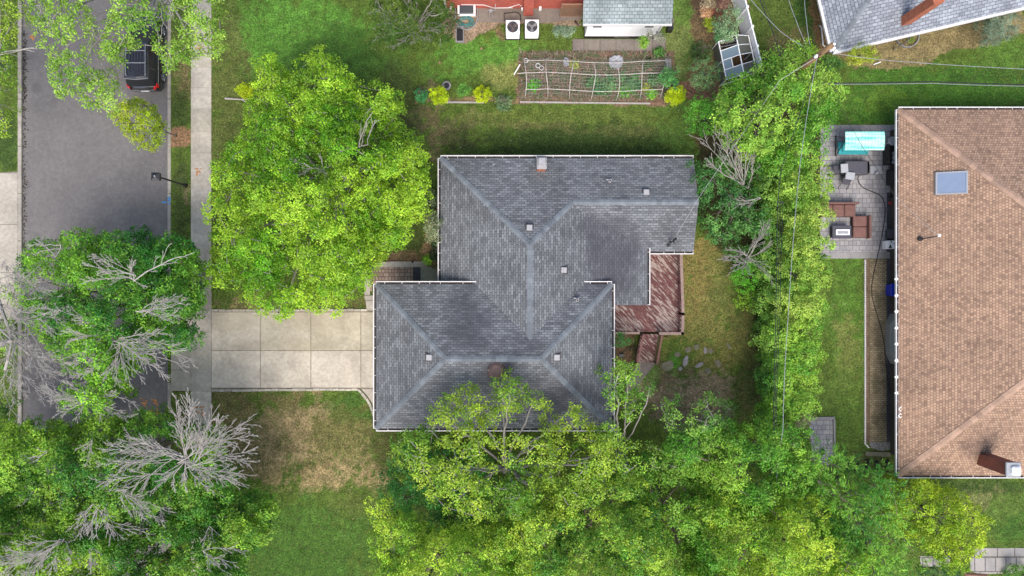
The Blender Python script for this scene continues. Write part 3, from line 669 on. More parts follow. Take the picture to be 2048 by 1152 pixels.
# pavement
mb = MB(); a = P(382, 1); b = P(423, 0); mb.box(a.x, -395, -.05, b.x, 395, .006, col=(.9, .88, .86)); 
ys = [-70, -26, 17, 60, 97, 134, 176, 218, 263, 306, 350, 394, 442, 491, 540, 580, 622, 661, 700, 740, 783, 826, 869, 912, 955, 998, 1040, 1083, 1126, 1170, 1213]
for i in range(len(ys) - 1):
    t = 1.05 if ys[i] in (176, 783) else (.93 if 215 < ys[i] < 260 else (.62 if ys[i] in (540, 580) else (.86 if 600 < ys[i] < 780 else 1.0)))
    slab_px(mb, 382, ys[i], 423, ys[i + 1], 0, .028, g=.008 if i % 5 else .02, t=t)
struct(mb.build('pavement', M['concrete']))
# driveway: eight big slabs, a narrow strip by the garage, curved flare
mb = MB(); polypx(mb, [(423, 622), (757, 622), (757, 832), (750, 820), (740, 800), (722, 778), (423, 778)], -.05, .006, col=(.5, .45, .38))
for (x0, x1) in ((423, 521), (521, 622), (622, 722), (722, 762)):
    slab_px(mb, x0, 624, x1, 701, 0, .026, g=.022, t=1.02, jit=.03, hue=(1, .98, .88 if x0 > 520 else .94)); slab_px(mb, x0, 701, x1, 776, 0, .026, g=.022, t=1.15, jit=.03, hue=(1, .985, .96))
polypx(mb, [(723, 778), (757, 778), (757, 832), (752, 824), (745, 806), (734, 790)], 0, .024, col=(1.02, .98, .98))
struct(mb.build('driveway', M['concrete']))
mb = MB(); polypx(mb, [(342, 622), (382, 610), (382, 783), (342, 783)], -.05, .0, col=(.5, .45, .4))
for y0, y1 in ((612, 661), (661, 700), (700, 740), (740, 782)): slab_px(mb, 342, y0, 382, y1, -.04, .012, g=.01, t=.9)
struct(mb.build('driveway_apron', M['concrete']))
mb = MB(); polypx(mb, [(-90, 350), (36, 343), (36, 640), (-90, 640)], -.05, .002, col=(.5, .48, .46))
for y0, y1 in ((346, 449), (449, 545), (545, 640)): slab_px(mb, -90, y0, 36, y1, 0, .02, g=.02, t=.92)
struct(mb.build('opposite_driveway', M['concrete']))
# block edging of the driveway
def edging(name, pts, w, z, mat, bl=.42, label=None):
    mb = MB(); q = [P(*p) for p in pts]
    for i in range(len(q) - 1):
        d = q[i + 1] - q[i]; L = d.length; d.normalize(); s = Vector((-d.y, d.x, 0)); n = max(1, round(L / bl)); st = L / n
        for k in range(n):
            a = q[i] + d * (k * st + .012); b = q[i] + d * ((k + 1) * st - .012); j = random.uniform(-.012, .012); w2 = w / 2 + random.uniform(-.01, .01)
            zz = z + random.uniform(-.01, .012); kk = random.uniform(.8, 1.1)
            c = [a - s * (w2 - j), b - s * (w2 - j), b + s * (w2 + j), a + s * (w2 + j)]
            mb.hull([(p.x, p.y, -.05) for p in c], [(p.x, p.y, zz) for p in c], col=(kk, kk, kk * .98))
    o = mb.build(name, mat); 
    if label: props(o, label, 'edging')
    else: struct(o)
    return o
edging('block_edging', [(424, 781), (530, 780), (640, 779), (716, 779), (724, 786), (733, 797), (742, 813), (748, 832), (751, 850)], .15, .07, M['concrete'], label='grey block edging curving along the lower side of the driveway')
edging('block_edging', [(424, 621), (560, 621), (735, 620)], .14, .07, M['concrete'], label='straight pale block edging between the driveway and the bright tree')
# front walk with rose pavers
mb = MB(); polypx(mb, [(744, 534), (826, 534), (826, 590), (752, 590), (744, 572)], -.03, .022); polypx(mb, [(740, 552), (744, 545), (744, 582), (740, 582)], -.03, .022); struct(mb.build('paver_walk', M['paver_red']))
mb = MB()
for pts in ([(757, 524), (784, 523), (784, 534), (744, 534)], [(784, 523), (842, 523), (842, 534), (784, 534)], [(730, 554), (757, 524), (744, 534), (740, 552), (740, 555)], [(729, 555), (740, 555), (740, 590), (729, 590)], [(729, 591), (757, 591), (757, 600), (730, 600)], [(731, 601), (757, 601), (757, 621), (734, 621)]):
    polypx(mb, pts, -.02, .03, col=(.95, .93, .93))
struct(mb.build('walk_border', M['concrete']))
mb = MB(); polypx(mb, [(842, 522), (881, 522), (881, 570), (842, 570)], 0, .2, col=(.72, .76, .70)); struct(mb.build('front_step', M['concrete']))
mb = MB(); polypx(mb, [(826, 534), (842, 534), (842, 590), (826, 590)], -.02, .012); struct(mb.build('dark_threshold', M['gravel_dark']))
# patio of the brown house
mb = MB(); polypx(mb, [(1640, 262), (1800, 262), (1800, 504), (1640, 504)], -.03, .02); struct(mb.build('patio', M['paver_grey']))
mb = MB()
for x in range(1640, 1800, 20): polypx(mb, [(x, 250), (x + 19.7, 250), (x + 19.7, 261.6), (x, 261.6)], -.03, .03); polypx(mb, [(x, 504.4), (x + 19.7, 504.4), (x + 19.7, 517), (x, 517)], -.03, .03)
struct(mb.build('patio_border', M['paver_border']))
mb = MB(); polypx(mb, [(1773, 385), (1800, 385), (1800, 504), (1773, 504)], .0, .04); struct(mb.build('side_landing', M['gravel_dark']))
mb = MB(); polypx(mb, [(1740, 518), (1773, 518), (1773, 884), (1740, 884)], -.03, .02); struct(mb.build('brick_path', M['paver_brown']))
mb = MB(); polypx(mb, [(1773, 518), (1800, 518), (1800, 884), (1773, 884)], -.03, .012); polypx(mb, [(1732, 518), (1739.5, 518), (1739.5, 884), (1732, 884)], -.03, .01, mat=1); struct(mb.build('gravel_strip', [M['gravel_dark'], M['soil']]))
mb = MB(); polypx(mb, [(1737, 884), (1795, 884), (1790, 896), (1765, 902), (1742, 896)], -.02, .02); struct(mb.build('pale_gravel_bed', M['gravel_pale']))
mb = MB(); polypx(mb, [(1618, 838), (1665, 838), (1667, 915), (1660, 930), (1625, 930)], -.03, .02); struct(mb.build('small_patio', M['paver_grey']))
mb = MB(); polypx(mb, [(1612, 834), (1668, 833), (1668, 837.5), (1612, 837.5)], -.03, .1); polypx(mb, [(1665.5, 838), (1669.5, 838), (1670, 915), (1667.5, 915)], -.03, .1); struct(mb.build('small_patio_border', M['paver_border']))
mb = MB(); polypx(mb, [(1945, 1096), (2110, 1096), (2110, 1112), (1950, 1112)], -.03, .02); polypx(mb, [(1940, 1113), (2110, 1113), (2110, 1144), (1960, 1148), (1940, 1142)], -.03, .02); polypx(mb, [(1840, 1112), (1900, 1112), (1900, 1133), (1840, 1133)], -.03, .018); struct(mb.build('flagstone_path', M['flagstone']))
# concrete strips at the garage and along the brick house
mb = MB(); polypx(mb, [(1144, 78), (1332, 78), (1332, 104), (1144, 104)], -.03, .006, col=(.5, .45, .4))
for x0, x1 in ((1145, 1168), (1168, 1200), (1200, 1232), (1232, 1268), (1268, 1305), (1305, 1330)): slab_px(mb, x0, 78, x1, 102, 0, .025, g=.02, t=.86)
struct(mb.build('garage_slabs', M['concrete_dark']))
mb = MB(); polypx(mb, [(955, 17), (1165, 17), (1165, 38), (1085, 46), (955, 44)], -.03, .012, col=(.9, .88, .86)); struct(mb.build('house_path', M['concrete_dark']))
mb = MB(); polypx(mb, [(1256, 762), (1275, 725), (1313, 725), (1275, 772), (1248, 790)], -.03, .04, col=(.85, .83, .83)); struct(mb.build('stair_landing', M['concrete_dark']))
# spray paint survey marks on the road and the pavement
def strokes(name, segs, w, z, mat, label):
    mb = MB(); r = random.Random(len(segs)); k = 0
    for s in segs:
        q = [P(*p) for p in s]
        for i in range(len(q) - 1):
            d = (q[i + 1] - q[i]); L = d.length; d.normalize(); sd_ = Vector((-d.y, d.x, 0)); n = max(1, int(L / .09))
            for j in range(n):
                if r.random() < .12: continue
                a = q[i] + d * (L * j / n); b = q[i] + d * (L * (j + 1) / n); w1 = w * r.uniform(.5, 1.1) / 2; w2 = w * r.uniform(.5, 1.1) / 2; k += 1
                mb.face([(p.x, p.y, z + k * .00003) for p in (a - sd_ * w1, b - sd_ * w2, b + sd_ * w2, a + sd_ * w1)])
    return struct(mb.build(name, mat))
strokes('blue_survey_mark', [[(322, 404), (336, 404)]], .13, ROADZ + .004, M['blue_paint'], '')
strokes('blue_kerb_mark', [[(338.5, 394), (338.5, 412)]], .2, .0195, M['blue_paint'], '')
strokes('orange_survey_mark', [[(278, 797), (287, 801), (280, 806), (290, 808), (284, 812)], [(292, 798), (288, 814)], [(301, 800), (312, 802), (304, 807), (313, 808)], [(313, 806), (313, 820)], [(290, 828), (318, 827)], [(298, 824), (303, 821), (307, 825), (303, 830), (298, 826)], [(311, 823), (316, 822), (318, 827)]], .1, ROADZ + .004, M['orange_paint'], '')
strokes('orange_survey_mark', [[(56, 74), (69, 73)], [(62, 68), (63, 80)], [(58, 70), (66, 78)]], .09, ROADZ + .004, M['orange_paint'], '')
strokes('orange_survey_mark', [[(180, 828), (190, 826)], [(184, 822), (190, 832)]], .1, ROADZ + .004, M['orange_paint'], '')
strokes('orange_survey_mark', [[(390, 338), (404, 337)], [(392, 345), (398, 342), (402, 347)], [(396, 336), (394, 352)]], .09, .033, M['orange_paint'], '')
strokes('orange_survey_mark', [[(390, 815), (412, 813)], [(392, 822), (402, 828), (412, 830)], [(404, 818), (406, 834)], [(395, 92), (408, 94)], [(394, 96), (404, 100)]], .1, .033, M['orange_paint'], '')
strokes('orange_kerb_mark', [[(337.5, 815), (337.5, 838)]], .2, .0195, M['orange_paint'], '')

# ---------------------------------------------------------------- houses
def rface(mb, pts, mat=0):
    pts = [Vector(p) for p in pts]; n = Vector((0, 0, 0))
    for i in range(len(pts)): n += (pts[i] - pts[0]).cross(pts[(i + 1) % len(pts)] - pts[0])
    n.normalize()
    if n.z < 0: n = -n; pts = pts[::-1]
    u = Vector((0, 0, 1)).cross(n); u = u.normalized() if u.length > 1e-3 else Vector((1, 0, 0)); v = n.cross(u)
    mb.face(pts, mat, [(p.dot(u) + 100.07, p.dot(v) + 100) for p in pts])
def fascia(mb, pts, t=.14, mat=1):
    """edge boards and underside below an open run of eave points"""
    for a, b in zip(pts[:-1], pts[1:]):
        a = Vector(a); b = Vector(b); mb.face([a - Vector((0, 0, .012)), b - Vector((0, 0, .012)), b - Vector((0, 0, t)), a - Vector((0, 0, t))], mat, [(0, 0)] * 4)
def caps(mb, a, b, drop, w=.15, l=.3, seed=0):
    a = Vector(a); b = Vector(b); d = b - a; L = d.length; d.normalize(); s = d.cross(Vector((0, 0, 1))).normalized(); r = random.Random(seed + int(L * 100)); n = int(L / l)
    for i in range(n):
        p = a + d * (L * i / n); q = a + d * (L * (i + 1) / n + .02); e0 = .022; e1 = .034; k = r.choice([.82, .9, .95, 1, 1, 1.05, 1.14, 1.2]) * r.uniform(.95, 1.05)
        U = Vector((0, 0, 1)); c = (k, k, k); dz = U * (-drop * w)
        pl, pr, ql, qr = p - s * w + dz, p + s * w + dz, q - s * w + dz, q + s * w + dz
        mb.face([p + U * e1, q + U * e0, ql + U * e0, pl + U * e1], col=c); mb.face([p + U * e1, pr + U * e1, qr + U * e0, q + U * e0], col=c)
        mb.face([pl + U * e1, ql + U * e0, ql - U * .01, pl - U * .01], col=c); mb.face([pr + U * e1, pr - U * .01, qr - U * .01, qr + U * e0], col=c)
        mb.face([p + U * e1, pl + U * e1, pl, p], col=(k * .4,) * 3); mb.face([p + U * e1, p, pr, pr + U * e1], col=(k * .4,) * 3)
def gutter(root, a, b, out, seed=0, name='gutter'):
    a = Vector(a); b = Vector(b); out = Vector(out).normalized(); d = (b - a); L = d.length; d.normalize(); mb = MB(); r = random.Random(seed)
    def bar(p, q, o0, o1, z0, z1, m):
        c = [p + out * o0, q + out * o0, q + out * o1, p + out * o1]
        if (c[1] - c[0]).cross(c[2] - c[1]).z < 0: c = c[::-1]
        mb.hull([(v.x, v.y, v.z + z0) for v in c], [(v.x, v.y, v.z + z1) for v in c], m)
    bar(a, b, .11, .165, -.12, .015, 0); bar(a, b, .005, .115, -.12, -.075, 1); bar(a - d * .0, a + d * .03, .005, .115, -.075, .012, 0); bar(b - d * .03, b, .005, .115, -.075, .012, 0)
    t = r.uniform(.3, .9)
    while t < L - .2:
        bar(a + d * t, a + d * (t + .025), .005, .11, -.03, .005, 0); t += r.choice([.62, 1.0, 1.05, 1.0, 1.3])
    t = 0
    while t < L:      # litter lying in the trough
        l = r.uniform(.1, .8)
        if r.random() < .6: bar(a + d * t, a + d * min(t + l, L - .04), .01, .105, -.075, -.04 + r.random() * .04, 1)
        t += l + r.uniform(.05, .6)
    return mb.build(name, [M['gutter_white'], M['gutter_dirt']], root)
def wallbox(mb, x0, y0, x1, y1, z0, z1, mat=0, top=True):
    c = [(x0, y0), (x1, y0), (x1, y1), (x0, y1)]; L = 0
    for i in range(4):
        a = c[i]; b = c[(i + 1) % 4]; l = math.hypot(b[0] - a[0], b[1] - a[1])
        mb.face([(a[0], a[1], z0), (b[0], b[1], z0), (b[0], b[1], z1), (a[0], a[1], z1)], mat, [(L, z0), (L + l, z0), (L + l, z1), (L, z1)]); L += l
    if top: mb.face([(x, y, z1) for x, y in c], mat, [(x, y) for x, y in c])
def window(root, c, w, h, face, name='window'):
    """face: outward unit vector; c: centre on the wall plane"""
    f = Vector(face); s = Vector((-f.y, f.x, 0)); c = Vector(c)
    def slab(mb, u0, u1, v0, v1, d0, d1, m=0):
        q = [c + s * u + f * d + Vector((0, 0, v)) for u in (u0, u1) for d in (d0, d1) for v in (v0, v1)]
        mn = [min(p[i] for p in q) for i in range(3)]; mx = [max(p[i] for p in q) for i in range(3)]; mb.box(mn[0], mn[1], mn[2], mx[0], mx[1], mx[2], m)
    g = MB(); slab(g, -w / 2, w / 2, -h / 2, h / 2, .005, .02); o = g.build(name, M['glass_win'], root)
    fr = MB()
    for a in ((-w / 2 - .07, -w / 2, -h / 2, h / 2), (w / 2, w / 2 + .07, -h / 2, h / 2), (-w / 2 - .07, w / 2 + .07, h / 2, h / 2 + .08), (-w / 2 - .07, w / 2 + .07, -h / 2 - .08, -h / 2), (-.02, .02, -h / 2 + .001, h / 2 - .001)):
        slab(fr, a[0], a[1], a[2], a[3], .0, .05)
    fr.build('window_frame', M['white'], o); return o
def boxvent(root, px, py, z, sz=.34, slope_dir=None):
    q = P(px, py, z + .12); mb = MB(); mb.box(q.x - sz / 2 - .06, q.y - sz / 2 - .06, z - .12, q.x + sz / 2 + .06, q.y + sz / 2 + .06, z + .012, 1)
    mb.box(q.x - sz / 2 + .05, q.y - sz / 2 + .05, z - .05, q.x + sz / 2 - .05, q.y + sz / 2 - .05, z + .09, 1); mb.bevbox(q.x - sz / 2, q.y - sz / 2, z + .07, q.x + sz / 2, q.y + sz / 2, z + .15, .03, 0)
    return mb.build('roof_vent', [M['vent_metal'], M['dark_metal']], root)
def pipevent(root, px, py, z, d=(-1, .2)):
    q = P(px, py, z + .15); mb = MB(); mb.disc((q.x, q.y), .12, z - .1, z + .05, 14, 0, r1=.09); mb.ringd((q.x, q.y), .075, .05, z + .0, z + .3, 14, 0)
    mb.disc((q.x, q.y), .048, z, z + .2, 12, 1); mb.box(q.x - .2, q.y + .06, z - .05, q.x + .1, q.y + .13, z + .045, 0)
    return mb.build('vent_pipe', [M['vent_metal'], M['black']], root)

# --- the grey split-level house
e = 2.9; X0, Y0 = P(881, 316, e).x, P(881, 316, e).y; X1 = P(1387, 316, e).x
hs = thing('grey_house', 'grey shingled hip-roofed split-level house in the middle, behind the pale driveway', 'house', (0, 0, 0))
xr = P(1060, 0, 5.0).x; zr = e + .4 * (xr - X0); Hh = (xr, Y0 - (xr - X0), zr)
wy = Y0 - 2.75; wz = 4.0; Gx = xr + (zr - wz) / .4; G = (Gx, wy, wz); Cc = (X1, wy, wz)
xb = 4.0; zb = zr - .4 * (xb - xr); V1 = (xb, wy - (wz - zb) / .4, zb)
xs_ = P(1295, 0, 2.95).x; sl = (zb - 2.95) / (xs_ - xb); SV = (xs_, wy - (wz - 2.95) / .4, 2.95); SE = (xs_, P(0, 610, 2.95).y, 2.95)
ws = P(0, 503, 2.88).y; wz2 = wz - .4 * (wy - ws)
e2 = 3.75; GX0, GX1 = P(752, 0, e2).x, P(1224, 0, e2).x; GY1, GY0 = P(0, 568, e2).y, P(0, 857, e2).y; gh = (GY1 - GY0) / 2; gz = e2 + .4 * gh; gy = GY0 + gh
RA, RB = (GX0 + gh, gy, gz), (GX1 - gh, gy, gz); Rr = (xr, GY1 - (zr - e2) / .4, zr); VL = (X0 + (e2 - e) / .4, GY1, e2)
mb = MB()
rface(mb, [(X0, Y0, e), (X1, Y0, e), Cc, G, Hh])
rface(mb, [(X0, Y0, e), Hh, Rr, VL, (X0 + .55, GY1 - .3, e + .22), (X0, GY1 - .3, e)])
rface(mb, [Hh, G, V1, (xb, GY1 - (zb - e2) / .4, zb), Rr])
rface(mb, [V1, SV, SE, (xb, SE[1], zb)])
rface(mb, [G, Cc, (X1, ws, wz2), (xs_ - .02, ws, wz2), SV, V1])
rface(mb, [(GX0, GY1, e2), VL, Rr, (xr, gy, gz), RA]); rface(mb, [Rr, (xb + .12, GY1, e2), (GX1, GY1, e2), RB, (xr, gy, gz)])
rface(mb, [(GX0, GY0, e2), (GX0, GY1, e2), RA]); rface(mb, [(GX0, GY0, e2), RA, RB, (GX1, GY0, e2)]); rface(mb, [(GX1, GY0, e2), RB, (GX1, GY1, e2)])
fascia(mb, [(X0, GY1, e), (X0, Y0, e), (X1, Y0, e), Cc, (X1, ws, wz2), (xs_, ws, wz2)]); fascia(mb, [SV, SE, (GX1, SE[1], 2.95 + sl * (xs_ - GX1))])
fascia(mb, [VL, (GX0, GY1, e2), (GX0, GY0, e2), (GX1, GY0, e2), (GX1, GY1, e2), (xb, GY1, e2)])
for (a0, b0, a1, b1, z) in ((X0, GY1, xs_, Y0, e - .13), (xs_, ws, X1, Y0, e - .13), (GX0, GY0, GX1, GY1, e2 - .13), (GX1 - .3, SE[1], xs_, 0, e - .13)):
    mb.face([(a0, b0, z), (a0, b1, z), (a1, b1, z), (a1, b0, z)], 1, [(0, 0)] * 4)
roof = mb.build('roof', [M['shingle'], M['white']], hs)
mb = MB()
dg = .283
for a, b, dr in (((X0, Y0, e), Hh, dg), (Hh, G, dg * .9), (G, Cc, .4), (Hh, Rr, .4), ((GX0, GY1, e2), RA, dg), ((GX0, GY0, e2), RA, dg), ((GX1, GY1, e2), RB, dg), ((GX1, GY0, e2), RB, dg), (RA, RB, .4)):
    caps(mb, a, b, dr, w=.16, l=.3)
mb.build('ridge_cap', M['ridge'], roof)
i = 0
for a, b, o in (((X0, GY1 + .02, e), (X0, Y0, e), (-1, 0, 0)), ((X0, Y0, e), (X1, Y0, e), (0, 1, 0)), ((xs_ + .1, ws, wz2), (X1, ws, wz2), (0, -1, 0)), ((xs_, SV[1] + .25, 2.95), (xs_, SE[1], 2.95), (1, 0, 0)),
                ((GX0, GY0, e2), (GX0, GY1, e2), (-1, 0, 0)), ((GX0, GY0, e2), (GX1, GY0, e2), (0, -1, 0)), ((GX1, GY0, e2), (GX1, GY1, e2), (1, 0, 0)), ((GX0, GY1, e2), (VL[0] + .05, GY1, e2), (0, 1, 0)), ((xb + .1, GY1, e2), (GX1, GY1, e2), (0, 1, 0))):
    gutter(hs, a, b, o, seed=i); i += 1
mb = MB(); wallbox(mb, X0 + .45, -.8, xs_ - .4, Y0 - .45, 0, e - .12); wallbox(mb, xs_ - .41, ws + .45, X1 - .25, Y0 - .45, 0, e - .12); wallbox(mb, GX0 + .45, GY0 + .45, GX1 - .45, GY1 - .45, 0, e2 - .12)
mb.face([(X1 - .25, ws + .45, e - .12), (X1 - .25, Y0 - .45, e - .12), (X1 - .25, wy, wz - .14)], 0, [(0, 0), (1, 0), (.5, .5)])
mb.build('wall', M['siding'], hs)
for c, w, h, f in (((-1, Y0 - .45, 1.6), 1.6, 1.2, (0, 1, 0)), ((3, Y0 - .45, 1.7), 1.0, 1.0, (0, 1, 0)), ((7.5, Y0 - .45, 1.6), 1.6, 1.2, (0, 1, 0)), ((X0 + .45, 5, 1.6), 2.2, 1.3, (-1, 0, 0)), ((-3, GY0 + .45, 2.3), 1.5, 1.2, (0, -1, 0)), ((2, GY0 + .45, 2.3), 1.5, 1.2, (0, -1, 0)), ((X1 - .25, 4.8, 1.6), 1.6, 1.2, (1, 0, 0))):
    window(hs, c, w, h, f)
mb = MB(); mb.box(xs_ - .4, -.6, .9, xs_ - .36, 1.2, 2.7); mb.build('patio_door', M['glass_win'], hs)
mb = MB(); mb.box(X0 + .41, .5, .2, X0 + .449, 1.4, 2.25); dd = mb.build('door', M['deck_trim'], hs)
mb = MB(); mb.disc((X0 + .39, .6), .03, 1.15, 1.21, 10); mb.build('handle', M['grey_metal'], dd)
mb = MB()
for k in range(4): mb.box(GX0 + .41, gy - 2.3, .03 + k * .56, GX0 + .449, gy + 2.3, .57 + k * .56 - .02)
mb.build('garage_door', M['white'], hs)
for px, py, z in ((858, 715, 5.05), (1114, 715, 5.07), (1059, 455, 4.65), (1128, 540, 4.24), (1293, 384, 3.76)): boxvent(hs, px, py, z)
for px, py, z in ((1155, 600, 4.18), (1220, 362, 3.53)): pipevent(hs, px, py, z)
# attic fan: brown metal dome on a square flashing
q = P(993, 741, 5.45); mb = MB(); mb.box(q.x - .5, q.y - .42, 4.9, q.x + .48, q.y + .5, 5.14); mb.disc((q.x, q.y), .36, 5.0, 5.28, 28, r1=.34); mb.disc((q.x, q.y), .50, 5.27, 5.36, 32, r1=.46); mb.disc((q.x, q.y), .46, 5.36, 5.44, 32, r1=.3)
for k in range(6): t = k * 1.047; mb.disc((q.x + .46 * math.cos(t), q.y + .46 * math.sin(t)), .02, 5.34, 5.375, 6, 1)
mb.build('attic_fan', [M['rust'], M['vent_metal']], hs)
# chimney: pale brick with a flat cap and a clay flue
q = P(1084, 322, 4.6); mb = MB(); cx, cy = q.x, q.y; wallbox(mb, cx - .24, cy - .36, cx + .24, cy + .22, 2.6, 4.25, 0)
ch = mb.build('chimney', M['brick_orange'], hs)
mb = MB(); mb.bevbox(cx - .29, cy - .41, 4.25, cx + .29, cy + .27, 4.36, .04); mb.bevbox(cx - .22, cy - .2, 4.36, cx + .22, cy + .22, 4.62, .05); mb.build('chimney_cap', M['vent_metal'], ch)
# downspouts
for x, y, z in ((X0 + .38, Y0 - .38, e), (X1 - .2, ws + .4, e), (GX0 + .38, GY0 + .4, e2)): mb = MB(); mb.box(x - .04, y - .04, .05, x + .04, y + .04, z - .1); mb.build('downspout', M['gutter_white'], hs)
# electric service mast with its weatherhead, fixed to the house
q = P(1342, 484, 3.35); qt = P(1345, 476, 4.0); mb = MB(); mb.tube([(q.x, q.y, 2.7), (q.x, q.y, 3.95)], .045, 8); mb.tube([(q.x, q.y, 3.95), (q.x + .05, q.y + .1, 4.08), (q.x + .14, q.y + .16, 4.0)], .07, 8)
mb.tube([(q.x - .15, q.y - .2, 3.3), (q.x, q.y, 3.75)], .02, 5); mb.tube([(q.x + .25, q.y - .1, 3.4), (q.x, q.y, 3.75)], .02, 5); mb.disc((q.x - .1, q.y - .16), .1, 3.02, 3.12, 10)
MAST = Vector((q.x + .05, q.y + .1, 3.98)); mb.build('service_mast', M['dark_metal'], hs)

# --- the deck and its stair
dk = thing('deck', 'worn dark red wooden deck with diagonal boards behind the grey house', 'deck', P(1300, 600, 0)); DZ = .95
f = lambda x, y: P(x, y, DZ)
pts = [f(1205, 590), f(1205, 664), f(1318, 664), f(1364, 664), f(1366, 625), f(1362, 505), f(1362, 480), f(1205, 480)]
mb = MB(); pp = [(p.x, p.y) for p in pts][::1]
ar = sum(pp[i][0] * pp[(i + 1) % len(pp)][1] - pp[(i + 1) % len(pp)][0] * pp[i][1] for i in range(len(pp)));  pp = pp if ar > 0 else pp[::-1]
mb.hull([(x, y, DZ - .06) for x, y in pp], [(x, y, DZ) for x, y in pp]); mb.build('deck_boards', M['deck'], dk)
def rail(root, path, z0, z1, name, capw=.14, endz=None):
    mb = MB(); mc = MB()
    for a, b in zip(path[:-1], path[1:]):
        a = Vector(a); b = Vector(b); d = b - a; L = math.hypot(d.x, d.y); dn = Vector((d.x, d.y, 0)).normalized(); s = Vector((-dn.y, dn.x, 0)); n = max(1, int(L / 1.3))
        for k in range(n + 1):
            p = a.lerp(b, k / n); mb.box(p.x - .045, p.y - .045, p.z - (DZ if z0 is None else 0), p.x + .045, p.y + .045, p.z + z1)
        m = int(L / .13)
        for k in range(m):
            p = a.lerp(b, (k + .5) / m); mb.box(p.x - .016, p.y - .016, p.z + .05, p.x + .016, p.y + .016, p.z + z1 - .02)
        for hh in (.08, z1 - .06):
            q = [a - s * .02, b - s * .02, b + s * .02, a + s * .02]; mb.hull([(v.x, v.y, v.z + hh - .03) for v in q], [(v.x, v.y, v.z + hh + .03) for v in q])
        q = [a - s * capw / 2 - dn * capw / 2, b - s * capw / 2 + dn * capw / 2, b + s * capw / 2 + dn * capw / 2, a + s * capw / 2 - dn * capw / 2]; mc.hull([(v.x, v.y, v.z + z1) for v in q], [(v.x, v.y, v.z + z1 + .035) for v in q])
    o = mb.build(name, M['deck_trim'], root); mc.build('rail_cap', M['deck_rail'], o); return o
g = lambda x, y, h=.9: Vector((P(x, y, DZ + h).x, P(x, y, DZ + h).y, DZ))
rail(dk, [g(1362, 503), g(1366, 628), g(1365, 667), g(1321, 667)], None, .9, 'railing', .17)
rail(dk, [g(1226, 666), g(1277, 666)], None, .9, 'railing', .14)
mb = MB(); n = 8; top = f(1299, 668); 
ya = P(0, 668, DZ).y; yb = P(0, 724, 0.05).y; xa0, xa1 = P(1283, 0, DZ).x, P(1317, 0, DZ).x; xb0, xb1 = P(1271, 0, .05).x, P(1307, 0, .05).x
for k in range(n):
    t0 = k / n; t1 = (k + 1) / n; z = DZ - (k + 1) * (DZ - .04) / (n + .3); x0 = xa0 + (xb0 - xa0) * t0; x1 = xa1 + (xb1 - xa1) * t0
    mb.box(x0, ya + (yb - ya) * t1 - .02, z - .045, x1, ya + (yb - ya) * t0, z); mb.box(x0 + .03, ya + (yb - ya) * t0 - .02, z, x1 - .03, ya + (yb - ya) * t0, z + .11)
st = mb.build('stair', M['deck'], dk)
for s0, s1 in (((xa0 - .04, ya, DZ), (xb0 - .04, yb, .08)), ((xa1 + .04, ya, DZ), (xb1 + .04, yb, .08))):
    mb = MB(); a = Vector(s0); b = Vector(s1)
    for p in (a, b): mb.box(p.x - .045, p.y - .045, max(.03, p.z - 1), p.x + .045, p.y + .045, p.z + .9)
    for k in range(14): p = a.lerp(b, (k + .5) / 14); mb.box(p.x - .016, p.y - .016, p.z + .02, p.x + .016, p.y + .016, p.z + .86)
    for hh, w in ((.86, .06), (.05, .03)): mb.hull([(a.x - w, a.y, a.z + hh), (b.x - w, b.y, b.z + hh), (b.x + w, b.y, b.z + hh), (a.x + w, a.y, a.z + hh)], [(a.x - w, a.y, a.z + hh + .04), (b.x - w, b.y, b.z + hh + .04), (b.x + w, b.y, b.z + hh + .04), (a.x + w, a.y, a.z + hh + .04)])
    mb.build('stair_rail', M['deck_trim'], dk)
for x, y in ((1240, 655), (1310, 655), (1358, 655), (1358, 560), (1300, 600)): q = f(x, y); mb = MB(); mb.box(q.x - .07, q.y - .07, 0, q.x + .07, q.y + .07, DZ - .06); mb.build('post', M['deck_trim'], dk)

# --- brown-roofed house on the right
bz = 2.6; bx, by1, by0 = P(1797, 0, bz).x, P(0, 219, bz).y, P(0, 951, bz).y; bh = (by1 - by0) / 2; bs = .38; rz = bz + bs * bh; ym = (by0 + by1) / 2; bx2 = 46 + bh
bw = thing('brown_house', 'large house with brown tiled hip roof and white gutters on the right', 'house', (30, 0, 0))
mb = MB(); rface(mb, [(bx, by0, bz), (bx, by1, bz), (bx + bh, ym, rz)]); rface(mb, [(bx, by1, bz), (bx2, by1, bz), (bx2 - bh, ym, rz), (bx + bh, ym, rz)]); rface(mb, [(bx, by0, bz), (bx + bh, ym, rz), (bx2 - bh, ym, rz), (bx2, by0, bz)]); rface(mb, [(bx2, by0, bz), (bx2 - bh, ym, rz), (bx2, by1, bz)])
fascia(mb, [(bx, by0, bz), (bx, by1, bz), (bx2, by1, bz), (bx2, by0, bz), (bx, by0, bz)]); mb.face([(bx, by0, bz - .13), (bx, by1, bz - .13), (bx2, by1, bz - .13), (bx2, by0, bz - .13)], 1, [(0, 0)] * 4)
br = mb.build('roof', [M['shingle_brown'], M['white']], bw)
mb = MB(); caps(mb, (bx, by0, bz), (bx + bh, ym, rz), .27, w=.19, l=.36); caps(mb, (bx, by1, bz), (bx + bh, ym, rz), .27, w=.19, l=.36); caps(mb, (bx + bh, ym, rz), (bx2 - bh, ym, rz), .38, w=.19, l=.36); mb.build('ridge_cap', M['ridge_brown'], br)
gutter(bw, (bx, by0, bz), (bx, by1, bz), (-1, 0, 0), 21); gutter(bw, (bx, by1, bz), (bx2, by1, bz), (0, 1, 0), 22); gutter(bw, (bx, by0, bz), (bx2, by0, bz), (0, -1, 0), 23)
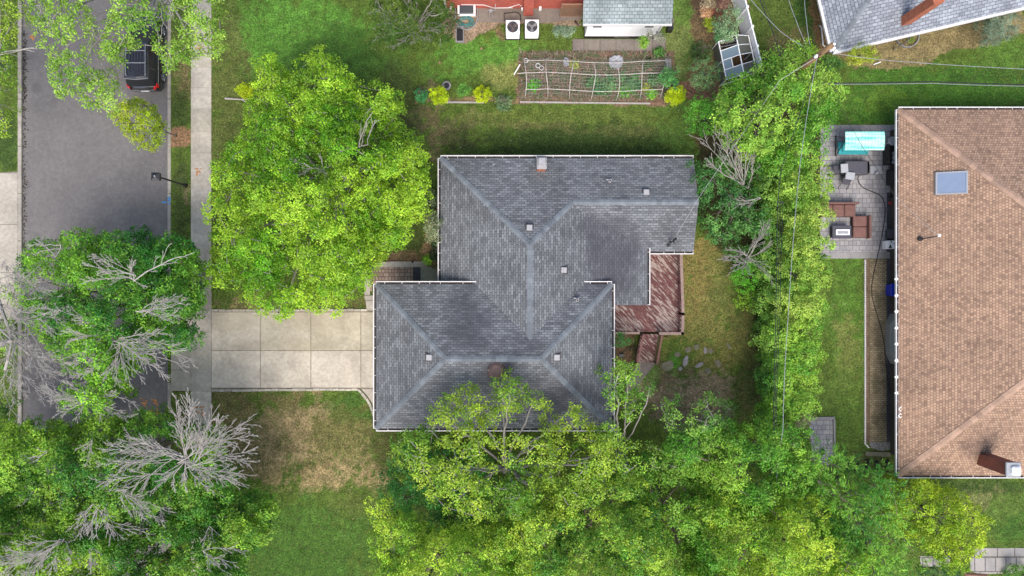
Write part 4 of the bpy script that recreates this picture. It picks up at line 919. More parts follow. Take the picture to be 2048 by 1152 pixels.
for y in (558, 591, 623, 656, 688, 721, 754, 786): q = P(1793, y, bz); mb = MB(); mb.ringd((q.x, q.y), .12, .06, bz - .06, bz + .02, 4); mb.build('gutter_bracket', M['white'], bw)
for x, y in ((1801, 818), (1800, 831)): q = P(x, y, bz); mb = MB(); mb.ringd((q.x, q.y), .15, .1, bz + .03, bz + .055, 4); mb.build('gutter_bracket', M['white'], bw)
mb = MB(); wallbox(mb, 24.0, by0 + .7, bx2 - .7, by1 - .7, 0, bz - .12); mb.build('wall', M['wall_eave_shade'], bw)
for y in (8, 2.5, -2.5, -6): window(bw, (24.0, y, 1.4), 1.3, 1.1, (-1, 0, 0))
q = P(1910, 364, 4.0); zc = bz + bs * (q.x - bx); mb = MB()
for (x0, x1, y0, y1) in ((-.76, -.68, -.66, .66), (.68, .76, -.66, .66), (-.68, .68, -.66, -.58), (-.68, .68, .58, .66)):
    r0 = [(q.x + x, q.y + y) for x, y in ((x0, y0), (x1, y0), (x1, y1), (x0, y1))]; mb.hull([(x, y, zc - .15 + bs * (x - q.x)) for x, y in r0], [(x, y, zc + .16 + bs * (x - q.x)) for x, y in r0])
sk = mb.build('skylight_frame', M['grey_metal'], bw)
mb = MB(); r0 = [(q.x + x, q.y + y) for x, y in ((-.68, -.58), (.68, -.58), (.68, .58), (-.68, .58))]; mb.hull([(x, y, zc + .02 + bs * (x - q.x)) for x, y in r0], [(x, y, zc + .13 + bs * (x - q.x)) for x, y in r0]); mb.build('skylight_glass', M['glass_sky'], sk)
q = P(1846, 477, 3.3); mb = MB(); zc = bz + bs * (q.x - bx); mb.disc((q.x, q.y), .14, zc - .05, zc + .1, 12); mb.tube([(q.x, q.y, zc - .1), (q.x, q.y, zc + .75), (q.x + .45, q.y + .1, zc + 1.0)], .035, 6); MAST2 = Vector((q.x + .45, q.y + .1, zc + 1.0)); mb.disc((q.x + .5, q.y + .12), .08, zc + .95, zc + 1.08, 12, 1); mb.build('service_mast', [M['dark_metal'], M['white']], bw)
# tall leaning-looking brick chimney (it stands upright, seen from above)
q = P(1972, 918, 3.3); mb = MB(); cz = 5.35; wallbox(mb, q.x - .28, q.y - .42, q.x + .42, q.y + .28, 2.3, cz); cb = mb.build('chimney', M['brick_plain'], bw)
mb = MB(); mb.bevbox(q.x - .34, q.y - .48, cz, q.x + .48, q.y + .34, cz + .1, .03); mb.build('chimney_cap', M['grey_metal'], cb)
mb = MB(); mb.bevbox(q.x - .1, q.y - .36, cz + .1, q.x + .4, q.y + .14, cz + .3, .08); mb.build('flue_cover', M['white'], cb)

# --- lavender grey roof, top right
z0 = 2.8; c0 = P(1665, 104, z0); an = R(13.2); U = Vector((math.cos(an), math.sin(an), 0)); V = Vector((-math.sin(an), math.cos(an), 0))
nh = thing('corner_house', 'pale grey shingled house with orange brick chimney at the top right', 'house', c0 + U * 8 + V * 5)
def L3(u, v, z): q = c0 + U * u + V * v; return (q.x, q.y, z)
hd = 5.0; hz = z0 + .4 * hd; mb = MB(); rface(mb, [L3(0, 0, z0), L3(18, 0, z0), L3(18, hd, hz), L3(hd, hd, hz)]); rface(mb, [L3(0, 0, z0), L3(hd, hd, hz), L3(0, 2 * hd, z0)]); rface(mb, [L3(0, 2 * hd, z0), L3(hd, hd, hz), L3(18, hd, hz), L3(18, 2 * hd, z0)])
fascia(mb, [L3(18, 0, z0), L3(0, 0, z0), L3(0, 2 * hd, z0), L3(18, 2 * hd, z0)]); mb.face([L3(0, 0, z0 - .13), L3(18, 0, z0 - .13), L3(18, 10, z0 - .13), L3(0, 10, z0 - .13)], 1, [(0, 0)] * 4)
nr = mb.build('roof', [M['shingle_ne'], M['white']], nh); mb = MB(); caps(mb, L3(0, 0, z0), L3(hd, hd, hz), .283, l=.34, w=.16); caps(mb, L3(hd, hd, hz), L3(18, hd, hz), .4, l=.34, w=.16); mb.build('ridge_cap', M['ridge'], nr)
for a, b, o in ((L3(0, 0, z0), L3(18, 0, z0), -V), (L3(0, 0, z0), L3(0, 10, z0), -U)):
    mb = MB(); a = Vector(a); b = Vector(b); q = [a, b, b + o * .15, a + o * .15]
    if (q[1] - q[0]).cross(q[2] - q[1]).z < 0: q = q[::-1]
    mb.hull([(v.x, v.y, z0 - .12) for v in q], [(v.x, v.y, z0 + .02) for v in q]); mb.build('gutter', M['gutter_white'], nh)
mb = MB(); ps = [L3(1.35, 1.1, 0), L3(17.6, 1.1, 0), L3(17.6, 9.4, 0), L3(1.35, 9.4, 0)]
for i in range(4):
    a, b = ps[i], ps[(i + 1) % 4]; mb.face([a, b, (b[0], b[1], z0 - .12), (a[0], a[1], z0 - .12)], 0, [(0, 0), (8, 0), (8, 2.6), (0, 2.6)])
mb.build('wall', M['siding'], nh)
q = P(1828, 30, 3.9); mb = MB(); r0 = [q + U * a + V * b for a, b in ((-.3, -.25), (.3, -.25), (.3, .25), (-.3, .25))]; L = 0
for i in range(4):
    a, b = r0[i], r0[(i + 1) % 4]; l = (b - a).length; mb.face([(a.x, a.y, 3.0), (b.x, b.y, 3.0), (b.x, b.y, 6.2), (a.x, a.y, 6.2)], 0, [(L, 0), (L + l, 0), (L + l, 3.2), (L, 3.2)]); L += l
mb.face([(p.x, p.y, 6.2) for p in r0], 0, [(0, 0), (.6, 0), (.6, .5), (0, .5)]); mb.build('chimney', M['brick_orange'], nh)
q = P(1845, 76, 0); mb = MB(); mb.ringd((q.x - 1.0, q.y + .1), .75, .68, -.02, .14, 20); mb.build('window_well', M['plate'], nh)

# --- red brick house, top
rh = thing('brick_house', 'red brick house wall with projecting brick chimney at the top edge', 'house', P(1030, 0, 0)); wy0 = P(0, 17, 0).y; xa, xb_ = P(893, 0, 0).x, P(1166, 0, 0).x
mb = MB(); wallbox(mb, xa, wy0, xb_, wy0 + 9, 0, 2.9); mb.build('wall', M['brick_red'], rh)
mb = MB(); q0, q1 = P(1047, 32, 0), P(1066, 17, 0); wallbox(mb, q0.x, q0.y, q1.x, q1.y + .02, 0, 6.2); mb.build('chimney', M['brick_red'], rh)
mb = MB(); rface(mb, [(xa - .4, wy0 - .35, 2.95), (xb_ + .0, wy0 - .35, 2.95), (xb_ + .0, wy0 + 4.5, 4.8), (xa - .4, wy0 + 4.5, 4.8)]); rface(mb, [(xa - .4, wy0 + 9.35, 2.95), (xb_ + .0, wy0 + 9.35, 2.95), (xb_ + .0, wy0 + 4.5, 4.8), (xa - .4, wy0 + 4.5, 4.8)]); mb.build('roof', M['shingle'], rh)
mb = MB(); mb.box(xa - .06, wy0 - .06, 0, xa + .05, wy0 - .003, 2.85); mb.build('downspout', M['gutter_white'], rh)
mb = MB(); mb.tube([(xa + 1.0, wy0 - .04, .7), (xa + 2.4, wy0 - .04, .65), (xa + 3.0, wy0 - .05, .2), (xa + 4.2, wy0 - .04, .22)], .018, 5); mb.tube([(xa + 3.9, wy0 - .04, .22), (xa + 4.6, wy0 - .05, .75), (xa + 4.75, wy0 - .05, .5)], .018, 5); mb.build('cable', M['white'], rh)
for bxx in ((1042.5, 15, 1046, 18, 0, .35), (1078, 13, 1083, 16.5, .0, .4), (900, 13, 903, 16, .1, .3)): mb = MB(); mb.boxpx(*bxx); mb.build('outlet_box', M['white'], rh)
# basement window inside its well
q0, q1 = P(918, 33, 0), P(950, 17, 0); mb = MB(); mb.box(q0.x - .05, q0.y, 0, q1.x + .05, q1.y, .12); mb.box(q0.x - .05, q0.y, .12, q0.x + .06, q1.y, .5); mb.box(q1.x - .06, q0.y, .12, q1.x + .05, q1.y, .5); bwn = mb.build('basement_window', M['white'], rh)
mb = MB(); mb.box(q0.x + .061, q0.y + .1, .14, q1.x - .061, q1.y, .46); mb.build('glass', M['glass_win'], bwn)

# --- white garage with the pale roof
gr = thing('garage', 'small white garage with pale weathered shingle roof at the top', 'garage', P(1250, 30, 0)); ga, gb, gy0 = P(1168, 0, 0).x, P(1311, 0, 0).x, P(0, 77, 0).y
mb = MB(); wallbox(mb, ga, gy0, gb, gy0 + 6.4, .0, .38, 1); wallbox(mb, ga + .004, gy0 + .004, gb - .004, gy0 + 6.396, .38, 2.4); mb.build('wall', [M['white'], M['concrete_dark']], gr)
rx0, rx1, ry0 = P(1166, 0, 2.45).x, P(1344, 0, 2.45).x, P(0, 48, 2.45).y
mb = MB(); rface(mb, [(rx0, ry0, 2.45), (rx1, ry0, 2.45), (rx1, ry0 + 3.6, 3.5), (rx0, ry0 + 3.6, 3.5)]); rface(mb, [(rx0, ry0 + 7.2, 2.45), (rx1, ry0 + 7.2, 2.45), (rx1, ry0 + 3.6, 3.5), (rx0, ry0 + 3.6, 3.5)]); fascia(mb, [(rx0, ry0 + 3.6, 3.5), (rx0, ry0, 2.45), (rx1, ry0, 2.45), (rx1, ry0 + 3.6, 3.5)], .12); mb.build('roof', [M['shingle_light'], M['white']], gr)
mb = MB(); mb.box(rx0, ry0 - .09, 2.33, rx1, ry0 - .003, 2.46); mb.build('gutter', M['gutter_white'], gr)
for x in (1195, 1299):
    q = P(x, 52, 2.1); mb = MB(); mb.box(q.x - .26, gy0 - .02, 1.9, q.x + .26, gy0 + .003, 2.12); mb.build('vent_window', M['glass_win'], gr)
mb = MB(); q = P(1305, 76, 0); mb.box(gb - .14, gy0 - .1, .02, gb - .04, gy0 - .01, 2.35); mb.build('downspout', M['gutter_white'], gr)
mb = MB()
for k in range(9): mb.box(ga + 1.9 + k * .11, gy0 - .012, .2, ga + 1.97 + k * .11, gy0 - .002, .32)
mb.build('wall_vent', M['gravel_pale'], gr)

# ---------------------------------------------------------------- things
def wire(pts_px, r=.026, label='', sag=.4, name='power_line', mat='rubber', group=None):
    mb = MB(); q = [p if isinstance(p, Vector) else P(*p) for p in pts_px]; pts = []
    for a, b in zip(q[:-1], q[1:]):
        for k in range(12): t = k / 12; p = a.lerp(b, t); p.z -= sag * 4 * t * (1 - t); pts.append(p)
    pts.append(q[-1]); mb.tube(pts, r * .62, 5); return props(mb.build(name, M[mat], None, origin=pts[0]), label, 'cable', group)
# utility pole
pb = P(1533, 190, 0); PZ = 9.2
pl = thing('utility_pole', 'wooden utility pole rising out of the bright tree at the garden corner', 'utility pole', pb)
pole_top = Vector((P(1664, 90, PZ).x, P(1664, 90, PZ).y, PZ)); pb2 = Vector((pole_top.x, pole_top.y, 0)); pl.location = pb2
mb = MB(); mb.tube([pb2, pb2 + Vector((0, 0, PZ * .5)), pb2 + Vector((0, 0, PZ))], .17, 12, r1=.13); mb.build('pole', M['wood'], pl, smooth=True)
mb = MB(); mb.tube([pole_top + Vector((-.1, -.15, -1.0)), pole_top + Vector((-.5, -.35, -.95))], .03, 6); mb.tube([pole_top + Vector((.05, -.1, -.9)), pole_top + Vector((.6, -.05, -.95))], .03, 6)
mb.build('bracket', M['dark_metal'], pl)
for dx, dy, dz in ((.12, .05, -.15), (.2, -.1, -.3), (-.45, -.3, -.85), (.55, -.05, -.85)): mb = MB(); mb.disc((pole_top.x + dx, pole_top.y + dy), .09, PZ + dz, PZ + dz + .16, 10, r1=.06); mb.build('insulator', M['white'], pl)
PT = pole_top
wire([PT + Vector((.5, -.1, -.9)), (1790, 122, 7.6), (2090, 140, 7.6)], .022, 'single pale cable running from the pole to the right edge above the lawn', .1, mat='grey_metal')
wire([PT + Vector((.3, -1.1, -2.8)), (1860, 163, 6.2), (2090, 170, 6.2)], .05, 'thick black bundled cable crossing the right-hand lawn', .08)
wire([PT + Vector((.3, -1.15, -2.75)), (1860, 166.5, 6.3), (2090, 173, 6.3)], .02, 'thin pale support wire just below the thick black bundle', .08, mat='grey_metal')
wire([PT + Vector((-.35, -.3, -.9)), (1600, 330, 8.2), (1576, 640, 8.2), (1566, 860, 7.6), (1550, 1000, 5.4), (1545, 1200, 5.0)], .024, 'long pale cable running down over the yellow-green hedge', .12, mat='grey_metal')
for i, (dx, lb) in enumerate(((0, 'leftmost of the three cables strung down the dark side of the hedge'), (5, 'middle cable of the three strung down the dark side of the hedge'), (10, 'rightmost of the three cables strung down the dark side of the hedge'))):
    wire([(1556 + dx, 395 + i * 6, 7.5), (1552 + dx * .8, 620, 7.3), (1547 + dx * .5, 870, 6.9), (1540, 1000, 5.0), (1540, 1200, 4.6)], .022 + .008 * (i == 0), lb, .05, mat='rubber' if i == 1 else 'dark_metal')
mbx = MB(); q = P(1556, 405, 7.5); mbx.box(q.x - .03, q.y - .03, 7.45, q.x + .3, q.y + .03, 7.5); mbx.tube([(q.x, q.y, 7.5), (q.x + .1, q.y + 1.6, 7.6), PT + Vector((0, 0, -1.4))], .02, 5)
props(mbx.build('cable_bracket', M['dark_metal'], None, origin=q), 'grey steel bracket where the three hedge cables begin', 'bracket')
wire([PT + Vector((-.2, -.2, -1)), (1560, 160, 7.4), (1400, 392, 4.9), MAST], .016, 'thin service wire from the pole down to the grey house roof mast', .1, mat='grey_metal')
wire([(1676, 196, 6.0), (1712, 270, 5.2), (1750, 330, 4.2), (1789, 389, 3.2)], .02, 'slack black and white service wire over the teal swing canopy', .1)
wire([(1789, 389, 3.2), (1830, 430, 3.9), MAST2], .012, 'thin pale wire lying over the brown roof to its mast', .05, mat='fabric_pale')
for i, (a, b, c, lb, m) in enumerate((((1497, -6, 7.6), (1560, 62, 7.6), (1605, 92, 7.8), 'diagonal pale cable from the top edge down to the pole', 'grey_metal'), ((1518, -6, 6), (1545, 60, 6), (1562, 112, 6), 'dark left-hand cable of the pair above the narrow lawn', 'rubber'), ((1524, -6, 6), (1552, 60, 6), (1568, 112, 6), 'dark right-hand cable of the pair above the narrow lawn', 'dark_metal'), ((1576, -6, 8), (1592, 40, 8), (1612, 88, 8), 'pale cable left of the corner roof running to the pole', 'grey_metal'), ((1609, -6, 8), (1613, 40, 8), (1620, 90, 8), 'pale cable nearest the corner roof running to the pole', 'grey_metal'))):
    wire([a, b, c], .045 if m in ('rubber',) else .02, lb, .05, mat=m)

# street lamp
lb = P(372, 371, 0); sl_ = thing('street_lamp', 'black street lamp with square head leaning over the road edge', 'street lamp', lb)
hd = P(311, 353, 4.1); mb = MB(); mb.disc((lb.x, lb.y), .13, 0, .3, 12, r1=.09); mb.tube([lb, Vector((lb.x, lb.y, 3.7))], .06, 10, r1=.045); mb.tube([Vector((lb.x, lb.y, 3.68)), Vector((lb.x, lb.y, 3.95))], .05, 8)
mb.build('pole', M['black'], sl_); hx, hy = lb.x - .02, lb.y
hx, hy = hd.x, hd.y
mb = MB(); mb.tube([Vector((lb.x, lb.y, 3.9)), Vector(((lb.x + hx) / 2, (lb.y + hy) / 2, 4.02)), Vector((hx, hy, 4.05))], .035, 8); mb.build('arm', M['black'], sl_)
mb = MB(); mb.hull([(hx + a * .2, hy + b * .2, 3.85) for a, b in ((-1, -1), (1, -1), (1, 1), (-1, 1))], [(hx + a * .24, hy + b * .23, 4.12) for a, b in ((-1, -1), (1, -1), (1, 1), (-1, 1))]); mb.hull([(hx + a * .24, hy + b * .23, 4.12) for a, b in ((-1, -1), (1, -1), (1, 1), (-1, 1))], [(hx + a * .05, hy + b * .05, 4.2) for a, b in ((-1, -1), (1, -1), (1, 1), (-1, 1))]); lh = mb.build('lamp_head', M['black'], sl_)
mb = MB(); mb.disc((hx + .01, hy + .01), .055, 4.18, 4.25, 12, r1=.035); mb.build('photocell', M['fabric_pale'], lh)

# black car
car = thing('parked_car', 'black estate car with roof rails parked by the kerb under the street tree', 'car', (0, 0, 0))
def ring(y, hw, z0, z1, tum=.0, ch=.08):   # section of the body at y
    return [(-hw + .06, y, z0), (hw - .06, y, z0), (hw, y, z0 + .18), (hw, y, (z0 + z1) / 2), (hw - tum, y, z1 - ch), (hw - tum - ch, y, z1), (-hw + tum + ch, y, z1), (-hw + tum, y, z1 - ch), (-hw, y, (z0 + z1) / 2), (-hw, y, z0 + .18)]
mb = MB(); mb.loft([ring(y, hw, z0, z1, t) for y, hw, z0, z1, t in ((-2.38, .78, .42, .78, .05), (-2.33, .90, .28, .98, .05), (-2.1, .96, .22, 1.08, .06), (-1.2, .975, .2, 1.1, .06), (0, .975, .2, 1.08, .06), (.9, .975, .2, 1.06, .06), (1.5, .96, .2, 1.02, .08), (2.1, .92, .24, .92, .1), (2.35, .82, .3, .78, .1), (2.42, .7, .36, .62, .1))])
body = mb.build('body', M['car'], car, smooth=True)
mb = MB()
def cab(z, x, y0, y1): return [(-x, y0, z), (x, y0, z), (x, y1, z), (-x, y1, z)]
mb.loft([cab(1.05, .90, -2.22, 1.25), cab(1.62, .73, -1.86, .38)]); gh_ = mb.build('window', M['glass_dark'], car)
mb = MB(); mb.loft([[(-.76, -1.93, 1.6), (0, -1.99, 1.6), (.76, -1.93, 1.6), (.76, .35, 1.6), (0, .45, 1.6), (-.76, .35, 1.6)], [(-.74, -1.92, 1.69), (0, -1.98, 1.7), (.74, -1.92, 1.69), (.72, .32, 1.67), (0, .42, 1.68), (-.72, .32, 1.67)], [(-.6, -1.8, 1.73), (0, -1.84, 1.75), (.6, -1.8, 1.73), (.58, .2, 1.71), (0, .26, 1.73), (-.58, .2, 1.71)]]); roofc = mb.build('roof', M['car'], car)
for s in (-1, 1):
    for ya, yb_ in ((-.25, -.17), (-1.3, -1.2)):
        mb = MB(); mb.hull([(s * .9, ya, 1.07), (s * .9, yb_, 1.07), (s * .745, yb_, 1.61), (s * .745, ya, 1.61)], [(s * .925, ya, 1.07), (s * .925, yb_, 1.07), (s * .77, yb_, 1.61), (s * .77, ya, 1.61)]); mb.build('pillar', M['car'], car)
    mb = MB(); mb.tube([(s * .58, -1.78, 1.76), (s * .60, -1.65, 1.81), (s * .60, .05, 1.79), (s * .58, .18, 1.74)], .022, 6); mb.build('roof_rail', M['grey_metal'], roofc)
    mb = MB(); mb.tube([(s * .97, -2.1, .93), (s * .985, 0, .95), (s * .96, 1.3, .95)], .012, 5); mb.build('side_trim', M['grey_metal'], body)
    mb = MB(); mb.hull([(s * .72, -2.40, .78), (s * .95, -2.2, .78), (s * .95, -2.05, .78), (s * .8, -2.2, .78)], [(s * .72, -2.39, 1.06), (s * .95, -2.2, 1.06), (s * .94, -2.0, 1.06), (s * .8, -2.1, 1.06)]); mb.build('tail_light', M['red'], car)
    mb = MB(); mb.bevbox(s * 1.09 - .1, .85, 1.02, s * 1.09 + .1, 1.0, 1.18, .03); mb.build('wing_mirror', M['car'], car)
    mb = MB(); mb.hull([(s * .5, 2.3, .6), (s * .85, 2.15, .6), (s * .85, 2.28, .6), (s * .55, 2.42, .6)], [(s * .5, 2.2, .8), (s * .85, 2.1, .8), (s * .84, 2.2, .8), (s * .55, 2.34, .8)]); mb.build('headlight', M['grey_metal'], car)
    for y in (-1.45, 1.45):
        def whl(r, x0, x1, m): 
            b = MB(); n = 24; b.loft([[(s * x, y + rr_ * math.cos(2 * math.pi * k / n), .36 + rr_ * math.sin(2 * math.pi * k / n)) for k in range(n)] for x, rr_ in ((x0, r * .93), ((x0 + x1) / 2, r), (x1, r * .93))]); return b.build(m[0], M[m[1]], m[2])
        w = whl(.36, .78, 1.0, ('wheel', 'rubber', car)); rm = MB(); rm.tube([(s * .9, y, .36), (s * 1.012, y, .36)], .07, 10)
        for k in range(5): t = k * 1.2566; rm.tube([(s * 1.008, y + .04 * math.cos(t), .36 + .04 * math.sin(t)), (s * 1.008, y + .23 * math.cos(t), .36 + .23 * math.sin(t))], .03, 5)
        n = 24; rm.loft([[(s * x, y + r_ * math.cos(2 * math.pi * k / n), .36 + r_ * math.sin(2 * math.pi * k / n)) for k in range(n)] for x, r_ in ((1.002, .25), (1.012, .23), (.99, .21))], cap=False); rm.build('rim', M['grey_metal'], w)
mb = MB()
for y in (-.25, -1.0): mb.box(-.58, y - .025, 1.775, .58, y + .025, 1.805)
mb.build('roof_crossbar', M['grey_metal'], roofc)
mb = MB()
for x in (-.36, -.18, 0, .18, .36): mb.box(x - .012, -1.55, 1.745, x + .012, .1, 1.758)
mb.build('roof_rib', M['dark_metal'], roofc)
mb = MB(); mb.tube([(-.72, -1.93, 1.72), (0, -2.0, 1.73), (.72, -1.93, 1.72)], .02, 5); mb.build('spoiler_trim', M['grey_metal'], roofc)
mb = MB(); mb.tube([(-.7, -2.38, .83), (0, -2.45, .82), (.72, -2.37, .83)], .016, 5); mb.build('bumper_trim', M['grey_metal'], body)
mb = MB(); mb.bevbox(-.25, -2.43, .6, .25, -2.38, .74, .01); mb.build('number_plate', M['white'], car)
car.location = (-23.0, 14.75, ROADZ + .01)

# air conditioners
ac = thing('air_conditioner', 'white outdoor air conditioner with a rusty fan, left of the pair by the brick house', 'air conditioner', (0, 0, 0))
mb = MB(); s = .43; mb.bevbox(-s, -.45, .06, s, .45, .86, .03)
for k in range(16): mb.box(-s + .06, -.462, .12 + k * .045, s - .06, -.449, .14 + k * .045)
mb.build('casing', M['white'], ac)
mb = MB(); mb.disc((0, 0.0), .345, .855, .866, 32); mb.build('fan_opening', M['black'], ac)
mb = MB()
for k in range(3):
    t = k * 2.0944 + .5; n = 6; mb.hull([(.08 * math.cos(t - .4), .08 * math.sin(t - .4), .868), (.31 * math.cos(t - .38), .31 * math.sin(t - .38), .868), (.32 * math.cos(t), .32 * math.sin(t), .868), (.3 * math.cos(t + .38), .3 * math.sin(t + .38), .868), (.08 * math.cos(t + .5), .08 * math.sin(t + .5), .868)], [(.08 * math.cos(t - .4), .08 * math.sin(t - .4), .874), (.31 * math.cos(t - .38), .31 * math.sin(t - .38), .874), (.32 * math.cos(t), .32 * math.sin(t), .885), (.3 * math.cos(t + .38), .3 * math.sin(t + .38), .89), (.08 * math.cos(t + .5), .08 * math.sin(t + .5), .88)])
mb.disc((0, 0), .09, .868, .9, 14); mb.build('fan', M['blade'], ac)
mb = MB(); mb.ringd((0, 0), .36, .335, .86, .9, 32)
for k in range(3): mb.ringd((0, 0), .12 + k * .075, .113 + k * .075, .9, .906, 28)
mb.build('grille', M['grey_metal'], ac)
mb = MB(); mb.box(-s - .05, -.5, -.02, s + .05, .5, .06); mb.build('base', M['concrete_dark'], ac)
a1 = P(1025.5, 54, .88); ac.location = (a1.x, a1.y, 0); a2 = P(1064, 53, .88); ac2 = clone(ac, (a2.x, a2.y, 0), 0, 'white outdoor air conditioner with a dark clean fan, right of the pair beside the chimney')
ac['group'] = ac2['group'] = 'air conditioners by the brick house'
for c in ac.children:
    if c.name.startswith('fan') and not c.name.startswith('fan_'): c.data = c.data.copy(); c.data.materials[0] = M['rust']; c['label'] = 'rusty brown fan'
mb = MB(); a = P(1008, 27, .4); b = P(1030, 24, .5); mb.tube([a, b, P(1037, 26, .5), P(1041, 30, .3), P(1042, 42, .3)], .03, 6); mb.tube([P(1008, 27, .4), P(1009, 42, .3)], .03, 6); props(mb.build('refrigerant_pipe', M['dark_metal'], None, origin=P(1020, 30)), 'dark pipework running from the brick wall to the air conditioners', 'pipe')
# window well with hose
mb = MB(); c = P(933, 33, 0); n = 18
for rr_, z in ((0, 0),):
    outer = [(c.x + .70 * math.cos(math.pi + math.pi * k / n), c.y - .02 + .85 * math.sin(math.pi + math.pi * k / n)) for k in range(n + 1)]; outer = [(outer[0][0], c.y + .5)] + outer + [(outer[-1][0], c.y + .5)]
    mb.tube([(x, y, .1) for x, y in outer], .035, 6)
    for a, b in zip(outer[:-1], outer[1:]): mb.hull([(a[0], a[1], -.02), (b[0], b[1], -.02), (b[0] * .97 + c.x * .03, b[1] * .97 + c.y * .03, -.02), (a[0] * .97 + c.x * .03, a[1] * .97 + c.y * .03, -.02)][::-1], [(a[0], a[1], .1), (b[0], b[1], .1), (b[0] * .97 + c.x * .03, b[1] * .97 + c.y * .03, .1), (a[0] * .97 + c.x * .03, a[1] * .97 + c.y * .03, .1)][::-1])
props(mb.build('window_well', M['grey_metal'], None, origin=c), 'curved pale metal window well against the brick house holding a hose', 'window well')
mb = MB(); r = random.Random(5); pts = []
for k in range(90): t = k * .42; rad = .34 + .12 * math.sin(k * .7); pts.append((c.x - .02 + rad * math.cos(t) * 1.15 + r.uniform(-.05, .05), c.y - .38 + rad * .75 * math.sin(t) + r.uniform(-.05, .05), .05 + .0012 * k + r.random() * .04))
mb.tube(pts, .02, 5); props(mb.build('garden_hose', M['hose_teal'], None, origin=c), 'tangled teal garden hose lying in the window well', 'hose')
mb = MB(); c = P(920, 72, 0)
for (x0, y0, x1, y1, z) in ((-.26, -.5, -.2, .5, .2), (.2, -.5, .26, .5, .2), (-.199, .42, .199, .5, .2), (-.199, -.5, .199, -.42, .2)): mb.box(c.x + x0, c.y + y0 + .05, 0, c.x + x1, c.y + y1 + .05, z)
mb.box(c.x - .19, c.y - .36, .0, c.x + .19, c.y + .46, .05, 1); props(mb.build('frame_box', [M['stone'], M['black']], None, origin=c), 'narrow grey frame standing on stones below the window well', 'frame')
# wall tap pipe / bike rack like stand
mb = MB(); q = P(983, 27, 0); mb.tube([(q.x - .3, q.y, .5), (q.x + .25, q.y, .5), (q.x + .27, q.y + .35, .7)], .02, 6); mb.tube([(q.x - .1, q.y - .02, .5), (q.x - .14, q.y - .25, .04)], .02, 5); mb.tube([(q.x + .02, q.y - .02, .5), (q.x + .08, q.y - .25, .04)], .02, 5); mb.disc((q.x - .03, q.y - .02), .12, .49, .53, 12); props(mb.build('water_tap', M['grey_metal'], None, origin=q), 'grey pipe stand with a tap beside the brick wall', 'tap')
# lattice
mb = MB(); a = P(1120, 33, 0); b = P(1163, 33, 0); w = b.x - a.x; hh = 1.9
def clipseg(x0, z0, x1, z1):
    pts = []
    for t in [k / 40 for k in range(41)]:
        x = x0 + (x1 - x0) * t; z = z0 + (z1 - z0) * t
        if 0 <= x <= w and 0 <= z <= hh: pts.append((x, z))
    return (pts[0], pts[-1]) if len(pts) > 1 else None
for k in range(-16, 16):
    for sg in (1, -1):
        s0 = clipseg(k * .14, 0, k * .14 + sg * 2.2, 2.2) if sg == 1 else clipseg(k * .14 + 1.2, 0, k * .14 - 1.0, 2.2)
        if s0:
            (x0, z0_), (x1, z1_) = s0; dy = .012 * sg; 
            mb.hull([(a.x + x0 - .018, a.y + dy, z0_), (a.x + x0 + .018, a.y + dy, z0_), (a.x + x0 + .018, a.y + dy + .012, z0_), (a.x + x0 - .018, a.y + dy + .012, z0_)], [(a.x + x1 - .018, a.y + dy, z1_), (a.x + x1 + .018, a.y + dy, z1_), (a.x + x1 + .018, a.y + dy + .012, z1_), (a.x + x1 - .018, a.y + dy + .012, z1_)])
for x0, x1, z0_, z1_ in ((-.03, .03, 0, hh), (w - .03, w + .03, 0, hh), (.03, w - .03, 0, .06), (.03, w - .03, hh - .06, hh)): mb.box(a.x + x0, a.y - .02, z0_, a.x + x1, a.y + .04, z1_)
props(mb.build('lattice_panel', M['lattice'], None, origin=a), 'tan diagonal lattice panel between the brick wall and the garage', 'lattice')

# white vinyl fence
fn = thing('vinyl_fence', 'tall white vinyl privacy fence beside the greenhouse', 'fence', P(1500, 60, 0)); a = P(1484, -25, 1.9); b = P(1524, 132, 1.9); d = (b - a); L = d.length; d.normalize(); s = Vector((-d.y, d.x, 0)); n = 4
for k in range(n):
    p = a + d * (L * k / n + .06); q = a + d * (L * (k + 1) / n - .06); mb = MB(); w_ = Vector((s.x, s.y, 0)) * .02
    c = [p - w_, q - w_, q + w_, p + w_]
    mb.hull([(v.x, v.y, .06) for v in c], [(v.x, v.y, 1.86) for v in c]); w2 = w_ * 1.8; c = [p - w2, q - w2, q + w2, p + w2]; mb.hull([(v.x, v.y, 1.861) for v in c], [(v.x, v.y, 1.94) for v in c]); mb.build('panel', M['white'], fn)
for k in range(n + 1): p = a + d * (L * k / n); mb = MB(); mb.box(p.x - .065, p.y - .065, 0, p.x + .065, p.y + .065, 1.98); mb.bevbox(p.x - .08, p.y - .08, 1.98, p.x + .08, p.y + .08, 2.04, .03); mb.build('post', M['white'], fn)

# greenhouse
gh2 = thing('greenhouse', 'small aluminium greenhouse with cloudy panels against the white fence', 'greenhouse', P(1470, 115, 0))
def GP(t, side, z): # t along 0..1 ; side -1 left eave, 0 ridge, 1 right eave
    e0 = {-1: ((1437, 83, 1.35), (1453, 159, 1.35)), 0: ((1472, 70, 1.95), (1488, 148, 1.95)), 1: ((1497, 71, 1.35), (1512, 138, 1.35))}[side]; a = P(*e0[0]); b = P(*e0[1]); return a.lerp(b, t)
mb = MB()
for sd_ in (-1, 0, 1): mb.tube([GP(0, sd_, 0), GP(1, sd_, 0)], .035, 6)
for t in (0, .25, .5, .75, 1): mb.tube([GP(t, -1, 0), GP(t, 0, 0)], .025, 5); mb.tube([GP(t, 0, 0), GP(t, 1, 0)], .025, 5)
for sd_ in (-1, 1):
    for t in (0, .5, 1): p = GP(t, sd_, 0); mb.tube([p, (p.x, p.y, 0)], .03, 5)
